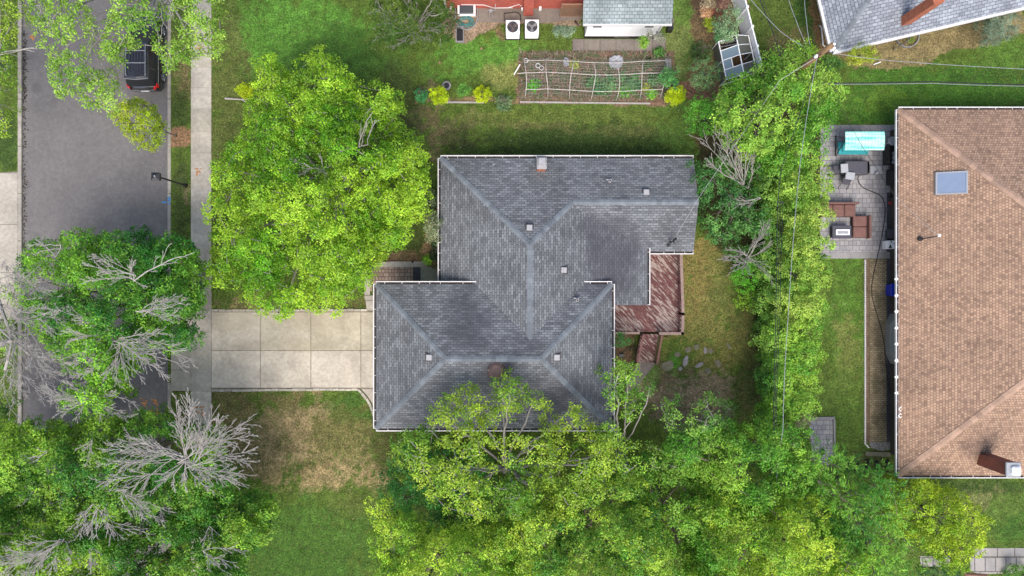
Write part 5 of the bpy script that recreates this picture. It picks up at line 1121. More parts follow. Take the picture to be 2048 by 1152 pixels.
for t in (0, 1):
    p = GP(t, -1, 0); q = GP(t, 1, 0); mb.tube([(p.x, p.y, .05), (q.x, q.y, .05)], .03, 5); mb.tube([(p.x, p.y, 1.3), (q.x, q.y, 1.3)], .02, 5)
m1 = GP(.5, -1, 0).lerp(GP(.5, 0, 0), .5); m2 = GP(.75, -1, 0).lerp(GP(.75, 0, 0), .5); mb.tube([m1, m2], .025, 5)
mb.build('frame', M['white'], gh2)
def pane(a, b, c, d_, mat):
    mb = MB(); q = [p - Vector((0, 0, .02)) for p in (a, b, c, d_)]; k = sum(q, Vector()) / 4; q = [p.lerp(k, .02) for p in q]
    if (q[1] - q[0]).cross(q[2] - q[1]).z < 0: q = q[::-1]
    mb.hull([p - Vector((0, 0, .01)) for p in q], q); mb.build('panel', M[mat], gh2)
for i in range(4):
    t0, t1 = i / 4, (i + 1) / 4
    if i == 2: pane(GP(t0, -1, 0), GP(t1, -1, 0), m2, m1, 'panel_blue')
    elif i > 0: pane(GP(t0, -1, 0), GP(t1, -1, 0), GP(t1, 0, 0), GP(t0, 0, 0), 'panel_blue')
    if i != 2: pane(GP(t0, 0, 0), GP(t1, 0, 0), GP(t1, 1, 0), GP(t0, 1, 0), 'panel_grey')
for sd_ in (-1, 1):
    p = GP(0, sd_, 0); q = GP(1, sd_, 0); mb = MB(); mb.hull([(p.x, p.y, .05), (q.x, q.y, .05), (q.x + .01, q.y, .05), (p.x + .01, p.y, .05)], [(p.x, p.y, 1.3), (q.x, q.y, 1.3), (q.x + .01, q.y, 1.3), (p.x + .01, p.y, 1.3)]); mb.build('side_panel', M['panel_grey'], gh2)
mb = MB(); 
for k in range(3): q = P(1450 + k * 9, 84 + k, .6); mb.tube([(q.x - .6, q.y - .1, .6 + .1 * k), (q.x + .6, q.y + .2, .7)], .03, 5)
mb.build('loose_pole', M['deadwood'], gh2)

# hoop tunnel over the vegetable bed
ht = thing('hoop_tunnel', 'long white pipe hoop frame with netting over the vegetable bed', 'garden tunnel', P(1190, 155, 0))
hx_ = [(1053, 1050), (1095, 1093), (1145, 1139), (1187, 1184), (1236, 1231), (1284, 1277), (1330, 1322)]; HZ = [1.25, 1.3, 1.25, 1.2, 1.25, 1.3, 1.2]
def hoop(i, n=14):
    xt, xb2 = hx_[i]; pb_ = P(xb2, 199, 0); pt_ = P(xt - 3, 120, 0); out = []
    for k in range(n + 1):
        t = k / n; y = pb_.y + (pt_.y - pb_.y) * t; y += .08 * math.sin(i * 1.15 + .6); x = pb_.x + (pt_.x - pb_.x) * t + .08 * math.sin(t * 5 + i * 1.7); z = HZ[i] * math.sin(math.pi * min(1, max(0, t))) ** .55; out.append(Vector((x, y, z)))
    return out
HP = [hoop(i) for i in range(7)]
for hp in HP: mb = MB(); mb.tube(hp, .022, 6); mb.build('hoop', M['pipe_white'], ht)
for k in (2, 7, 12):
    mb = MB(); pts = []
    for i in range(6):
        a, b = HP[i][k], HP[i + 1][k]
        for j in range(4): t = j / 4; p = a.lerp(b, t); p.z -= .04 * math.sin(math.pi * t); pts.append(p + Vector((0, 0, .03)))
    pts.append(HP[6][k] + Vector((0, 0, .03)))
    if k == 7: pts.insert(0, pts[0] + Vector((-.55, -.03, -.05)))
    mb.tube(pts, .022, 6); mb.build('rail', M['pipe_white'], ht)
mb = MB()
for k in range(15):
    if k in (2, 7, 12): continue
    mb.tube([HP[i][k] for i in range(7)], .008, 3, cap=False)
for i in range(6):
    for j in range(1, 8): t = j / 8; mb.tube([HP[i][k].lerp(HP[i + 1][k], t) - Vector((0, 0, .1 * math.sin(math.pi * t))) for k in range(15)], .008, 3, cap=False)
for t in (.2, .4, .6, .8): p = P(1036 + 8 * t, 120 + 60 * t, 0); mb.tube([p, HP[0][int(3 + 8 * (1 - t))]], .012, 4)
mb.build('netting', M['net'], ht)
mb = MB()
for x in (1332, 1335, 1338, 1341): q = P(x, 118, 0); q1 = P(x + 1, 145, .9); mb.tube([P(x, 118, .9), q1], .025, 5); mb.tube([q1, (q1.x, q1.y, 0)], .02, 5)
mb.build('end_rack', M['grey_metal'], ht)
mb = MB(); mb.tube([P(1028, 149, .05), P(1040, 129, .5)], .035, 6); props(mb.build('loose_pipe', M['white'], None, origin=P(1034, 140)), 'short white pipe leaning against the left end of the hoop tunnel', 'pipe')
# plastic sheets, rings on the bed
def crumple(px, py, rx, ry, z, lab, seed):
    r = random.Random(seed); mb = MB(); c = P(px, py, z); n = 9; g = {}
    for i in range(n + 1):
        for j in range(n + 1):
            u = i / n * 2 - 1; v = j / n * 2 - 1; k = 1 - .18 * r.random(); g[i, j] = (c.x + u * rx * k * (1 - .25 * v * v), c.y + v * ry * k * (1 - .25 * u * u), z + r.uniform(-.06, .08))
    for i in range(n):
        for j in range(n): mb.face([g[i, j], g[i + 1, j], g[i + 1, j + 1], g[i, j + 1]])
    b = mb.build('plastic_sheet', M['fabric_pale'], None, origin=c); m = b.modifiers.new('s', 'SOLIDIFY'); m.thickness = .01; props(b, lab, 'plastic sheet')
crumple(1232, 124, .5, .45, .5, 'crumpled large pale plastic sheet on the vegetable bed', 1); crumple(1132, 124, .2, .32, .4, 'crumpled small pale plastic sheet on the vegetable bed', 2)
for x, y, lb_ in ((1052, 121, 'white ring by the left hoop of the tunnel'), (1076, 131, 'upper white ring of the two lying on the bed'), (1083, 136, 'lower white ring of the two lying on the bed')): mb = MB(); q = P(x, y, .3); mb.ringd((q.x, q.y), .15, .12, .28, .3, 20); props(mb.build('plant_ring', M['white'], None, origin=q), lb_, 'plant ring')
mb = MB(); q = P(1300, 138, .2); mb.bevbox(q.x - .16, q.y - .08, .12, q.x + .16, q.y + .08, .24, .04); props(mb.build('garden_basket', M['lattice'], None, origin=q), 'orange-tan basket at the right end of the vegetable bed', 'basket')
mb = MB(); polypx(mb, [(1040, 203), (1300, 206), (1300, 209), (1040, 206)], -.02, .1); polypx(mb, [(886, 203.5), (968, 204), (968, 207), (886, 206.5)], -.02, .1); props(mb.build('timber_edging', M['deadwood'], None, origin=P(1100, 205)), 'weathered timber edging along the lower side of the vegetable bed', 'edging')
# urn planter near the left yellow bush
q = P(893, 171, .5); mb = MB(); mb.disc((q.x, q.y), .16, 0, .1, 18, r1=.14); mb.disc((q.x, q.y), .15, .1, .45, 18, r1=.25); mb.ringd((q.x, q.y), .28, .19, .42, .52, 22); up_ = mb.build('stone_planter', M['stone'], None, origin=(q.x, q.y, 0)); props(up_, 'round pale stone planter beside the left yellow bush', 'planter')
mb = MB(); mb.disc((q.x, q.y), .18, .38, .47, 14); mb.build('soil', M['black'], up_)
# things at the garage corner
def crate(px, py, w, d, h, mat, lab, cat, rim=None):
    q = P(px, py, h); mb = MB(); mb.bevbox(q.x - w / 2, q.y - d / 2, .02, q.x + w / 2, q.y + d / 2, h * .92, .02); mb.ringd((q.x, q.y), max(w, d) * .3, max(w, d) * .2, h * .92, h, 8)
    o = mb.build(cat.replace(' ', '_'), M[mat], None, origin=(q.x, q.y, 0)); return props(o, lab, cat)
crate(1342, 52, .35, .4, .7, 'black', 'black waste bin at the right corner of the garage', 'bin'); crate(1344, 40, .3, .35, .5, 'stone_tan', 'tan tub beside the right wall of the garage', 'tub'); crate(1341, 30, .3, .3, .5, 'fabric_pale', 'pale bucket against the right wall of the garage', 'bucket')
mb = MB(); r = random.Random(9)
q = P(1150, 42, 0); mb.tube([q, q + Vector((.1, -.3, .3)), q + Vector((.25, -.45, .25))], .06, 6); props(mb.build('driftwood', M['rust'], None, origin=q), 'dark driftwood piece beside the left wall of the garage', 'driftwood')
mb = MB(); mb.tube([P(1639, 51, .1), P(1643, 55, .12), P(1646, 90, .12), P(1650, 93, .1)], .05, 8); props(mb.build('drain_pipe', M['gutter_white'], None, origin=P(1643, 70)), 'white drain pipe lying beside the corner house', 'pipe')
mb = MB(); mb.tube([P(1747, 129, .05), P(1761, 124, .05)], .03, 5); props(mb.build('white_stake', M['white'], None, origin=P(1754, 127)), 'short white stake lying near the corner house shrub', 'stake')

# ------------- patio furniture
sw = thing('swing_seat', 'garden swing seat with pale teal canopy on the grey patio', 'swing seat', P(1725, 290, 0))
cz = 1.95; a = P(1690, 263, cz); b = P(1769, 300, cz); mb = MB(); n = 12; rows = []
for i in range(n + 1):
    u = i / n; rows.append([(a.x + (b.x - a.x) * u, a.y + (b.y - a.y) * v, cz + .05 - .28 * max(0, v - .55) ** 1.5 - .10 * max(0, .2 - v) + .006 * math.sin(v * 20 + u * 2)) for v in [j / 14 for j in range(15)]])
for i in range(n):
    for j in range(14): mb.face([rows[i][j], rows[i][j + 1], rows[i + 1][j + 1], rows[i + 1][j]])
cn = mb.build('canopy', M['teal'], sw, smooth=True); md = cn.modifiers.new('s', 'SOLIDIFY'); md.thickness = .02
q0, q1 = P(1686, 300, 1.2), P(1737, 304, 1.2)
mb = MB(); mb.box(q0.x, q0.y - .1, 1.12, q1.x, q0.y + .5, 1.2); mb.box(q0.x, q0.y - .15, .5, q1.x + .3, q0.y + .6, .62); mb.build('seat', M['teal_dark'], sw)
mb = MB()
for x0, y0, x1, y1 in ((1671, 272, 1689, 278), (1671, 312, 1689, 283)): mb.tube([P(x0, y0, .05), P(x1, y1, 1.85)], .03, 6)
for x0, y0, x1, y1 in ((1747, 302, 1760, 290), (1742, 262, 1760, 280)): mb.tube([P(x0, y0, .05), P(x1, y1, 1.85)], .03, 6)
mb.tube([P(1671, 272, .05), P(1671, 312, .05)], .03, 6); mb.tube([P(1689, 281, 1.87), P(1762, 283, 1.87)], .03, 6); mb.build('frame', M['dark_metal'], sw)
tb = thing('covered_table', 'patio table under a dark grey fitted cover', 'table', P(1715, 333, 0)); a = P(1690, 348, .74); b = P(1740, 321, .74)
mb = MB(); mb.bevbox(a.x, a.y, .12, b.x - .12, b.y, .74, .06); mb.build('cover', M['cushion_grey'], tb); mb = MB(); mb.bevbox(b.x - .119, a.y + .02, .1, b.x, b.y - .02, .72, .05); mb.build('cover_side', M['black'], tb)
mb = MB(); mb.box(a.x + .1, a.y + .1, 0.02, b.x - .2, b.y - .1, .12); mb.build('base', M['dark_metal'], tb)
def chair(px, py, rz, lab, z=.9):
    c = thing('folding_chair', lab, 'chair', (0, 0, 0), 'grey chairs at the covered table')
    mb = MB(); mb.bevbox(-.28, -.24, .80, .28, .22, .86, .02); mb.build('backrest', M['fabric_pale'], c)
    mb = MB(); mb.bevbox(-.26, -.5, .42, .26, -.05, .46, .02); mb.build('seat', M['cushion_grey'], c)
    for s_ in (-1, 1): mb = MB(); mb.tube([(s_ * .27, .2, .8), (s_ * .27, -.75, .03)], .02, 5); mb.tube([(s_ * .27, -.1, .45), (s_ * .27, .2, .03)], .02, 5); mb.build('leg', M['dark_metal'], c)
    q = P(px, py, z); c.location = (q.x, q.y, 0.02); c.rotation_euler = (0, 0, rz); return c
chair(1690, 336, R(-86), 'grey folding chair on the left end of the covered table'); chair(1701, 351, R(-8), 'grey folding chair tilted at the lower left corner of the covered table')
# low platform
mb = MB(); a = P(1741, 347, .12); b = P(1764, 331, .12); mb.bevbox(a.x, a.y, .02, b.x, b.y, .12, .02); mb.disc((b.x - .4, a.y + .0), .09, .13, .3, 10); props(mb.build('folded_mat', M['fabric_pale'], None, origin=(a.x, a.y, 0)), 'pale grey mat on the paving right of the covered table', 'mat')
# hose on the patio and path
mb = MB(); hp = [(1722, 348), (1716, 352), (1715, 360), (1720, 372), (1735, 381), (1755, 386), (1766, 395), (1771, 410), (1770, 430), (1767, 455), (1762, 480), (1757, 505), (1750, 535), (1744, 565), (1742, 585), (1748, 612), (1758, 640), (1766, 670), (1770, 700), (1772, 730), (1776, 770), (1783, 795), (1795, 812)]
pts = []
for i in range(len(hp) - 1):
    for k in range(4): t = k / 4; p = P(hp[i][0] * (1 - t) + hp[i + 1][0] * t, hp[i][1] * (1 - t) + hp[i + 1][1] * t, .05); pts.append(p)
sm = [sum(pts[max(0, i - 3):i + 4], Vector()) / len(pts[max(0, i - 3):i + 4]) for i in range(len(pts))]
mb.tube(sm, .026, 6); props(mb.build('black_hose', M['rubber'], None, origin=pts[0]), 'long black hose snaking over the patio and the brick path', 'hose')
# sofas
def sofa(lab, nseat, seatw, depth, z, loc, rz, arms=True):
    s_ = thing('garden_sofa', lab, 'sofa', (0, 0, 0), 'rust brown patio sofas'); w = nseat * seatw
    mb = MB(); mb.bevbox(-w / 2, -depth / 2, .03, w / 2, depth / 2, .28, .02); mb.build('base', M['rattan_dark'], s_)
    for k in range(nseat): mb = MB(); mb.bevbox(-w / 2 + k * seatw + .015, -depth / 2, .28, -w / 2 + (k + 1) * seatw - .015, depth / 2 - .14, .42, .04); mb.build('seat_cushion', M['rattan'], s_)
    mb = MB(); mb.bevbox(-w / 2, depth / 2 - .13, .28, w / 2 + .08, depth / 2, .72, .03); mb.build('backrest', M['rattan'], s_)
    s_.location = loc; s_.rotation_euler = (0, 0, rz); return s_
q = P(1677, 419, .4); sofa('three-seat rust brown sofa against the hedge side of the patio', 3, .72, .88, .4, (q.x, q.y, .02), 0)
q = P(1722, 453, .4); sofa('two-seat rust brown sofa turned towards the fire table', 2, .69, 1.0, .4, (q.x, q.y, .02), R(-90))
ft = thing('fire_table', 'low square grey fire table with a white framed burner', 'fire table', P(1684, 464, 0)); a = P(1665, 477, .55); b = P(1703, 451, .55)
mb = MB(); mb.box(a.x + .08, a.y + .08, .02, b.x - .08, b.y - .08, .5); mb.bevbox(a.x, a.y, .5, b.x, b.y, .56, .02); mb.build('table_top', M['cushion_grey'], ft)
a = P(1672, 470, .6); b = P(1699, 459, .6); mb = MB()
for x0, y0, x1, y1 in ((a.x, a.y, b.x, a.y + .07), (a.x, b.y - .07, b.x, b.y), (a.x, a.y + .07, a.x + .08, b.y - .07), (b.x - .08, a.y + .07, b.x, b.y - .07)): mb.box(x0, y0, .56, x1, y1, .62)
bu = mb.build('burner_frame', M['white'], ft); mb = MB(); mb.box(a.x + .081, a.y + .071, .561, b.x - .081, b.y - .071, .585); mb.build('burner', M['grey_metal'], bu)
# satellite-like round dish table and grill under the eave
q = P(1785, 282, 1.1); mb = MB(); mb.disc((q.x, q.y), .26, 1.05, 1.1, 26, r1=.28); mb.tube([(q.x, q.y, .03), (q.x, q.y, 1.05)], .03, 8); mb.disc((q.x, q.y), .2, .02, .06, 16); props(mb.build('round_table', M['fabric_pale'], None, origin=(q.x, q.y, 0)), 'small round white table beside the grill at the brown house', 'table')
gl = thing('gas_grill', 'black gas grill with open lid against the brown house', 'grill', P(1785, 310, 0)); a = P(1780, 326, .95); b = P(1795, 290, .95)
mb = MB(); mb.bevbox(a.x, a.y, .1, b.x, b.y, .9, .03); mb.build('cabinet', M['black'], gl); mb = MB(); mb.bevbox(b.x - .12, a.y + .05, .9, b.x, b.y - .05, 1.35, .04); mb.build('lid', M['black'], gl)
for y in (.25, .8): mb = MB(); mb.tube([(a.x - .14, a.y + y, .9), (a.x + .03, a.y + y, .9)], .025, 6); mb.disc((a.x - .15, a.y + y), .05, .87, .93, 10); mb.build('handle', M['black'], gl)
for k, y in enumerate((.15, .3, .45, .62, .06)): mb = MB(); mb.disc((a.x + .25, a.y + y), .06 + .02 * (k % 2) + .05 * (k == 4), .9, .95, 10); mb.build('burner_knob', M['fabric_pale'], gl)
mb = MB(); a = P(1787, 367, .9); b = P(1797, 337, .9); mb.bevbox(a.x, a.y, .03, b.x, b.y, .9, .02); mb.box(a.x - .08, b.y - .12, .8, a.x + .1, b.y - .04, .86); props(mb.build('storage_box', M['black'], None, origin=(a.x, a.y, 0)), 'tall black storage cabinet below the grill along the house wall', 'cabinet')
for k, (x, y, r_, h, m, lb_) in enumerate(((1786, 392, .11, .3, 'black', 'black flower pot at the head of the side landing'), (1789, 401, .13, .25, 'white', 'white flower pot beside the side landing wall'), (1795, 417, .12, .3, 'fabric_pale', 'pale flower pot half hidden under the brown eave'))):
    q = P(x, y, h); mb = MB(); mb.disc((q.x, q.y), r_ * .75, .04, h, 14, r1=r_); mb.ringd((q.x, q.y), r_ * 1.1, r_ * .8, h, h + .03, 16); props(mb.build('flower_pot', M[m], None, origin=(q.x, q.y, 0)), lb_, 'pot')
mb = MB(); q = P(1782, 406, .2)
for k in range(7): t = k * .9; mb.face([(q.x, q.y, .1), (q.x + .14 * math.cos(t), q.y + .09 * math.sin(t), .2), (q.x + .2 * math.cos(t + .3), q.y + .13 * math.sin(t + .3), .14), (q.x + .1 * math.cos(t + .6), q.y + .08 * math.sin(t + .6), .2)])
props(mb.build('red_ornament', M['red'], None, origin=q), 'small red ornament on the dark side landing', 'ornament')
mb = MB(); a = P(1778, 475, .5); b = P(1800, 459, .5); mb.bevbox(a.x, a.y, .04, b.x, b.y, .45, .03); mb.box(a.x - .15, b.y, .4, b.x, b.y + .06, .46); mb.box(a.x - .15, a.y - .06, .4, b.x, a.y, .46); props(mb.build('bench', M['cushion_grey'], None, origin=(a.x, a.y, 0)), 'dark grey bench with black arms against the brown house', 'bench')
mb = MB(); a = P(1774, 497.5, .6); b = P(1797, 481, .6); mb.bevbox(a.x, a.y, .04, b.x, b.y, .58, .03); mb.box(a.x - .12, b.y - .05, .5, a.x, b.y - .02, .55); mb.box(a.x - .12, a.y + .02, .5, a.x, a.y + .05, .55)
wc = props(mb.build('utility_cart', M['white'], None, origin=(a.x, a.y, 0)), 'white utility cart with two handles below the dark bench', 'cart')
mb = MB(); q = P(1781, 493, .6); mb.hull([(q.x - .12, q.y - .1, .581), (q.x + .12, q.y - .1, .581), (q.x, q.y + .16, .581)], [(q.x - .1, q.y - .09, .59), (q.x + .1, q.y - .09, .59), (q.x, q.y + .13, .59)]); mb.disc((q.x + .05, q.y + .28), .05, .581, .6, 10); mb.disc((q.x + .25, q.y + .2), .04, .581, .6, 10); mb.build('tray_content', M['black'], wc)
mb = MB(); r = random.Random(3)
for k in range(26): q = P(r.uniform(1784, 1798), r.uniform(500, 520), 0); mb.tube([q, q + Vector((r.uniform(-.2, .2), r.uniform(-.2, .2), r.uniform(.3, .8)))], .03, 4)
props(mb.build('garden_tools', M['black'], None, origin=P(1790, 510)), 'dark heap of garden tools in the corner below the white cart', 'tools')
bb = thing('recycling_bin', 'bright blue bin under the eave of the brown house', 'bin', P(1790, 580, 0)); a = P(1783, 592, .8); b = P(1799, 568, .8); mb = MB(); mb.hull([(a.x + .05, a.y + .05, .03), (b.x - .05, a.y + .05, .03), (b.x - .05, b.y - .05, .03), (a.x + .05, b.y - .05, .03)], [(a.x, a.y, .78), (b.x, a.y, .78), (b.x, b.y, .78), (a.x, b.y, .78)]); mb.build('bin', M['blue'], bb); mb = MB(); mb.bevbox(a.x - .02, a.y - .02, .78, b.x, b.y + .02, .84, .03); mb.build('lid', M['blue'], bb)
# bulkhead with sloped ends
bk = thing('cellar_bulkhead', 'pale grey sloping cellar bulkhead along the brown house', 'cellar door', P(1790, 680, 0)); mb = MB(); xo, xi = P(1781, 0, .6).x, 24.0; ya, yb2 = P(0, 648, .6).y, P(0, 708, .6).y; yc, yd = P(0, 628, .9).y, P(0, 730, .9).y
mb.hull([(xo, yb2, 0), (xo, ya, 0), (xi, yc, 0), (xi, yd, 0)][::-1], [(xo, yb2, .55), (xo, ya, .55), (xi, yc, 1.0), (xi, yd, 1.0)][::-1]); bd = mb.build('casing', M['vent_metal'], bk)
mb = MB(); mb.box(xo + .05, yb2 + .05, .56, xo + .09, ya - .05, .66); mb.build('trim', M['grey_metal'], bd)
for y, lb_ in ((550, 'curved metal window well above the blue bin'), (767, 'curved metal window well below the grey bulkhead')):
    q = P(1799, y, 0); mb = MB(); pts = [(q.x + .55 * math.cos(math.pi / 2 + math.pi * k / 16), q.y + .62 * math.sin(math.pi / 2 + math.pi * k / 16), .22) for k in range(17)]; mb.tube(pts, .03, 6)
    for k in range(16): mb.face([pts[k], pts[k + 1], (pts[k + 1][0], pts[k + 1][1], 0), (pts[k][0], pts[k][1], 0)])
    for dy in (-.08, .08): mb.tube([(q.x - .5, q.y + dy, .2), (q.x, q.y + dy, .2)], .035, 5)
    props(mb.build('window_well', M['dark_metal'], None, origin=q), lb_, 'window well')
# white edging strip beside the right-hand lawn
mb = MB(); ed = P(1729.5, 518); y = P(0, 888).y
while y < ed.y: mb.bevbox(ed.x - .05, y + .008, -.02, ed.x + .05, min(y + .142, ed.y), .09, .015); y += .15
polypx(mb, [(1729, 888), (1732, 888), (1738, 894), (1736, 896)], -.02, .08); props(mb.build('white_edging', M['gutter_white'], None, origin=(ed.x, 0, 0)), 'long scalloped white edging between the lawn and the brick path', 'edging')
# stones, pavers
r = random.Random(12)
def rock(px, py, rx, ry, h, mat, lab, grp, nm='stepping_stone', rot=0, seed=0):
    r = random.Random(seed + int(px)); c = P(px, py); n = 9; rg = [r.uniform(.8, 1.1) for _ in range(n)]; mb = MB(); rings = []
    for sc, z in ((1.0, -.02), (1.02, h * .6), (.82, h)):
        rings.append([(c.x + (rx * rg[k] * sc * math.cos(2 * math.pi * k / n)) * math.cos(rot) - (ry * rg[k] * sc * math.sin(2 * math.pi * k / n)) * math.sin(rot), c.y + (rx * rg[k] * sc * math.cos(2 * math.pi * k / n)) * math.sin(rot) + (ry * rg[k] * sc * math.sin(2 * math.pi * k / n)) * math.cos(rot), z + r.uniform(-.01, .01) * (z > 0)) for k in range(n)])
    mb.loft(rings); return props(mb.build(nm, M[mat], None, origin=c), lab, 'stone', grp)
SG = 'stepping stones in the back lawn'
for i, (x, y, rx, ry, rt, m, lb_) in enumerate(((1335, 732, .40, .34, .5, 'stone_tan', 'large angular flat stone nearest the stair landing'), (1371, 722, .17, .36, -.3, 'stone', 'long pale blue stone in the bright weeds'), (1360, 737, .14, .12, 0, 'stone', 'small pale stone touching the long blue one'), (1398, 730, .3, .15, .5, 'stone', 'slanting pale stone right of the bright weeds'), (1436, 727, .2, .26, .6, 'stone_tan', 'brown stone farthest right of the lower row'),
    (1410, 701, .1, .22, 0, 'stone', 'narrow upright pale stone in the upper row'), (1457, 692, .1, .26, .5, 'stone_tan', 'thin pale stone at the far right of the upper row'), (1393, 694, .22, .16, .2, 'stone_tan', 'flat dull stone left of the narrow pale one'), (1355, 709, .22, .18, .1, 'stone_tan', 'sunken mossy stone above the large angular one'), (1416, 742, .2, .24, .3, 'stone_tan', 'half-buried dull stone below the lower row'), (1420, 702, .2, .16, 0, 'stone_tan', 'flat dull stone right of the narrow pale one'), (1376, 700, .22, .18, .4, 'stone_tan', 'flat dull stone above the bright weeds'))):
    rock(x, y, rx, ry, .06 if m == 'stone' else .035, m, lb_, SG, rot=rt, seed=i)
for x0, x1, y0, y1, lb_ in ((1731, 1755, 903, 912, 'left of the two pale slabs below the gravel bed'), (1755.5, 1781, 903.5, 913, 'right of the two pale slabs below the gravel bed')):
    mb = MB(); polypx(mb, [(x0, y0), (x1, y0 + .5), (x1, y1), (x0, y1 - .5)], -.02, .05); props(mb.build('garden_slab', M['stone_tan'], None, origin=P(x0, y1)), lb_, 'slab')
for i, (x, nm) in enumerate(((1694, 'first'), (1713, 'second'), (1733, 'third'), (1753, 'fourth'), (1773, 'fifth'), (1793, 'sixth'))):
    mb = MB(); polypx(mb, [(x - 4, 918 + (i % 2) * 3), (x + 4.5, 918 + (i % 2) * 3), (x + 4, 945), (x - 4.5, 945)], -.02, .025); props(mb.build('stepping_slab', M['concrete_dark'], None, origin=P(x, 945)), f'{nm} slab from the left in the row of stepping slabs', 'slab', 'row of stepping slabs beside the brown house')
# small bits
for x, y, lb_ in ((963, 97, 'yellow leaf-like object on the lawn below the window well'), (879, 125, 'yellow scrap on the lawn above the yellow bushes')):
    mb = MB(); q = P(x, y, .03); mb.hull([(q.x - .08, q.y - .05, 0), (q.x + .05, q.y - .08, 0), (q.x + .09, q.y + .04, 0), (q.x - .03, q.y + .1, 0)], [(q.x - .06, q.y - .04, .05), (q.x + .04, q.y - .06, .05), (q.x + .07, q.y + .03, .04), (q.x - .02, q.y + .08, .05)]); props(mb.build('garden_scrap', M['lattice'], None, origin=q), lb_, 'scrap')
for x, y, s_, lb_ in ((825, 524, 1, 'dark path light above the walk border'), (811, 606, 1, '')):
    if lb_: mb = MB(); q = P(x, y, .2); mb.tube([(q.x, q.y, 0), (q.x, q.y, .25)], .015, 6); mb.disc((q.x, q.y), .07, .25, .3, 12, r1=.03); props(mb.build('path_light', M['black'], None, origin=q), lb_, 'light')
mb = MB(); q = P(1333, 674, .2); mb.tube([(q.x - .15, q.y + .1, .03), (q.x - .2, q.y - .05, .25), (q.x + .05, q.y - .12, .25), (q.x + .2, q.y + .12, .03)], .02, 5); props(mb.build('hose_hanger', M['lattice'], None, origin=q), 'small yellow metal hanger under the deck corner', 'hanger')
mb = MB(); q = P(1243, 711, .1); mb.box(q.x - .16, q.y - .1, .02, q.x + .16, q.y + .1, .14); mb.tube([(q.x - .1, q.y + .15, .1), (q.x + .9, q.y + .55, .25)], .02, 5); props(mb.build('hose_reel', M['black'], None, origin=q), 'black hose reel on the soil beneath the deck', 'hose reel')
def pot(px, py, r_, h, mat, lab, leafc=None, seed=0, base=.2):
    q = P(px, py, base + h); t = thing('potted_plant', lab, 'potted plant', (q.x, q.y, base)); mb = MB(); mb.disc((q.x, q.y), r_ * .7, base, base + h, 16, r1=r_); mb.ringd((q.x, q.y), r_ * 1.08, r_ * .8, base + h, base + h + .04, 18); mb.build('pot', M[mat], t)
    if leafc: leaf_mesh('foliage', [(q.x, q.y + .2, base + h + .3)], [.28], leafc[0], leafc[1], 40, 7, .12, .06, t, seed=seed)
    return t
pot(858, 528, .17, .35, 'rust', 'brown pot with a bright green plant on the front step', (A(120, 170, 50), A(150, 200, 60)), 3)
pot(870, 533, .13, .3, 'stone_tan', 'tan pot with a dull plant next to the house corner', (A(110, 110, 70), A(130, 100, 90)), 4)

mb = MB(); mb.tube([P(450, 197, .06), P(470, 198, .1), P(484, 199, .07), P(503, 197, .12)], .06, 7, r1=.035); mb.tube([P(484, 199, .07), P(490, 203, .06), P(500, 202, .05)], .03, 5); props(mb.build('fallen_branch', M['deadwood'], None, origin=P(475, 198)), 'pale fallen branch on the grass below the golden shrub by the maple', 'branch')

# ---------------------------------------------------------------- planting
BR0, BR1 = A(84, 138, 18), A(156, 192, 50)       # bright maple
YG0, YG1 = A(120, 162, 30), A(190, 200, 52)
MG0, MG1 = A(70, 128, 34), A(140, 180, 60)
DG0, DG1 = A(44, 110, 32), A(84, 140, 44)
BG0, BG1 = A(60, 112, 50), A(110, 158, 74)
OL0, OL1 = A(96, 134, 36), A(150, 176, 56)
T1 = [(545, 112), (590, 150), (640, 98), (690, 140), (720, 175), (760, 178), (795, 172), (800, 215), (795, 240), (830, 270), (845, 310), (855, 375), (850, 425), (820, 440), (815, 480), (805, 495), (760, 500), (770, 525), (735, 570), (700, 590), (680, 620), (640, 625), (600, 610), (560, 635), (520, 620), (490, 590), (470, 575), (425, 560), (415, 540), (430, 500), (425, 440), (408, 420), (440, 380), (425, 350), (445, 300), (480, 270), (490, 225), (510, 180), (520, 130)]
tree('maple_tree', 'big bright yellow-green maple filling the front lawn above the driveway', 'tree', (690, 400), T1, 3.6, 8.6, BR0, BR1, 1, spacing=.46, rc=.42, nros=17, nleaf=10, L=.135, W=.08, rough=.5, lobe=1.35, rad=.28, mat='bark_pale', nl=14, holescale=.38,
     fans=[((640, 335), [(600, 350), (610, 330), (640, 310), (585, 318), (650, 350), (620, 360)], 7.9, 8.9, dict(rad=.035, side=7, sub=3)), ((720, 290), [(760, 240), (745, 225), (735, 250)], 7.2, 8.4, dict(rad=.05, side=4, sub=2))])
tree('street_tree', 'tall thin-leaved street tree overhanging the road and the black car', 'tree', (352, -30), [(60, 0), (80, 60), (105, 140), (115, 190), (145, 185), (165, 212), (205, 212), (232, 235), (238, 200), (225, 150), (245, 118), (262, 95), (300, 88), (330, 105), (335, 150), (350, 130), (375, 128), (400, 105), (442, 112), (445, 60), (450, 0), (440, -60), (330, -110), (180, -120), (90, -80)], 6.8, 8.6, A(98, 142, 38), A(154, 188, 76), 2, spacing=.38, rc=.34, nros=10, nleaf=8, L=.13, W=.085, cover=.9, rough=.4, rad=.2, mat='bark_pale', skirt=False, nl=16, twig=.024, holescale=.55,
     fans=[((190, 60), [(165, 135), (200, 140), (180, 110), (225, 190)], 7.4, 7.2, dict(rad=.03, side=6, sub=2)), ((84, -30), [(70, 20), (84, 30), (112, 52)], 7.5, 7.2, dict(rad=.035, side=5, sub=2)), ((330, -20), [(310, 20), (345, 30), (300, 45), (380, 70), (320, 80)], 7.9, 7.4, dict(rad=.035, side=5, sub=2))])
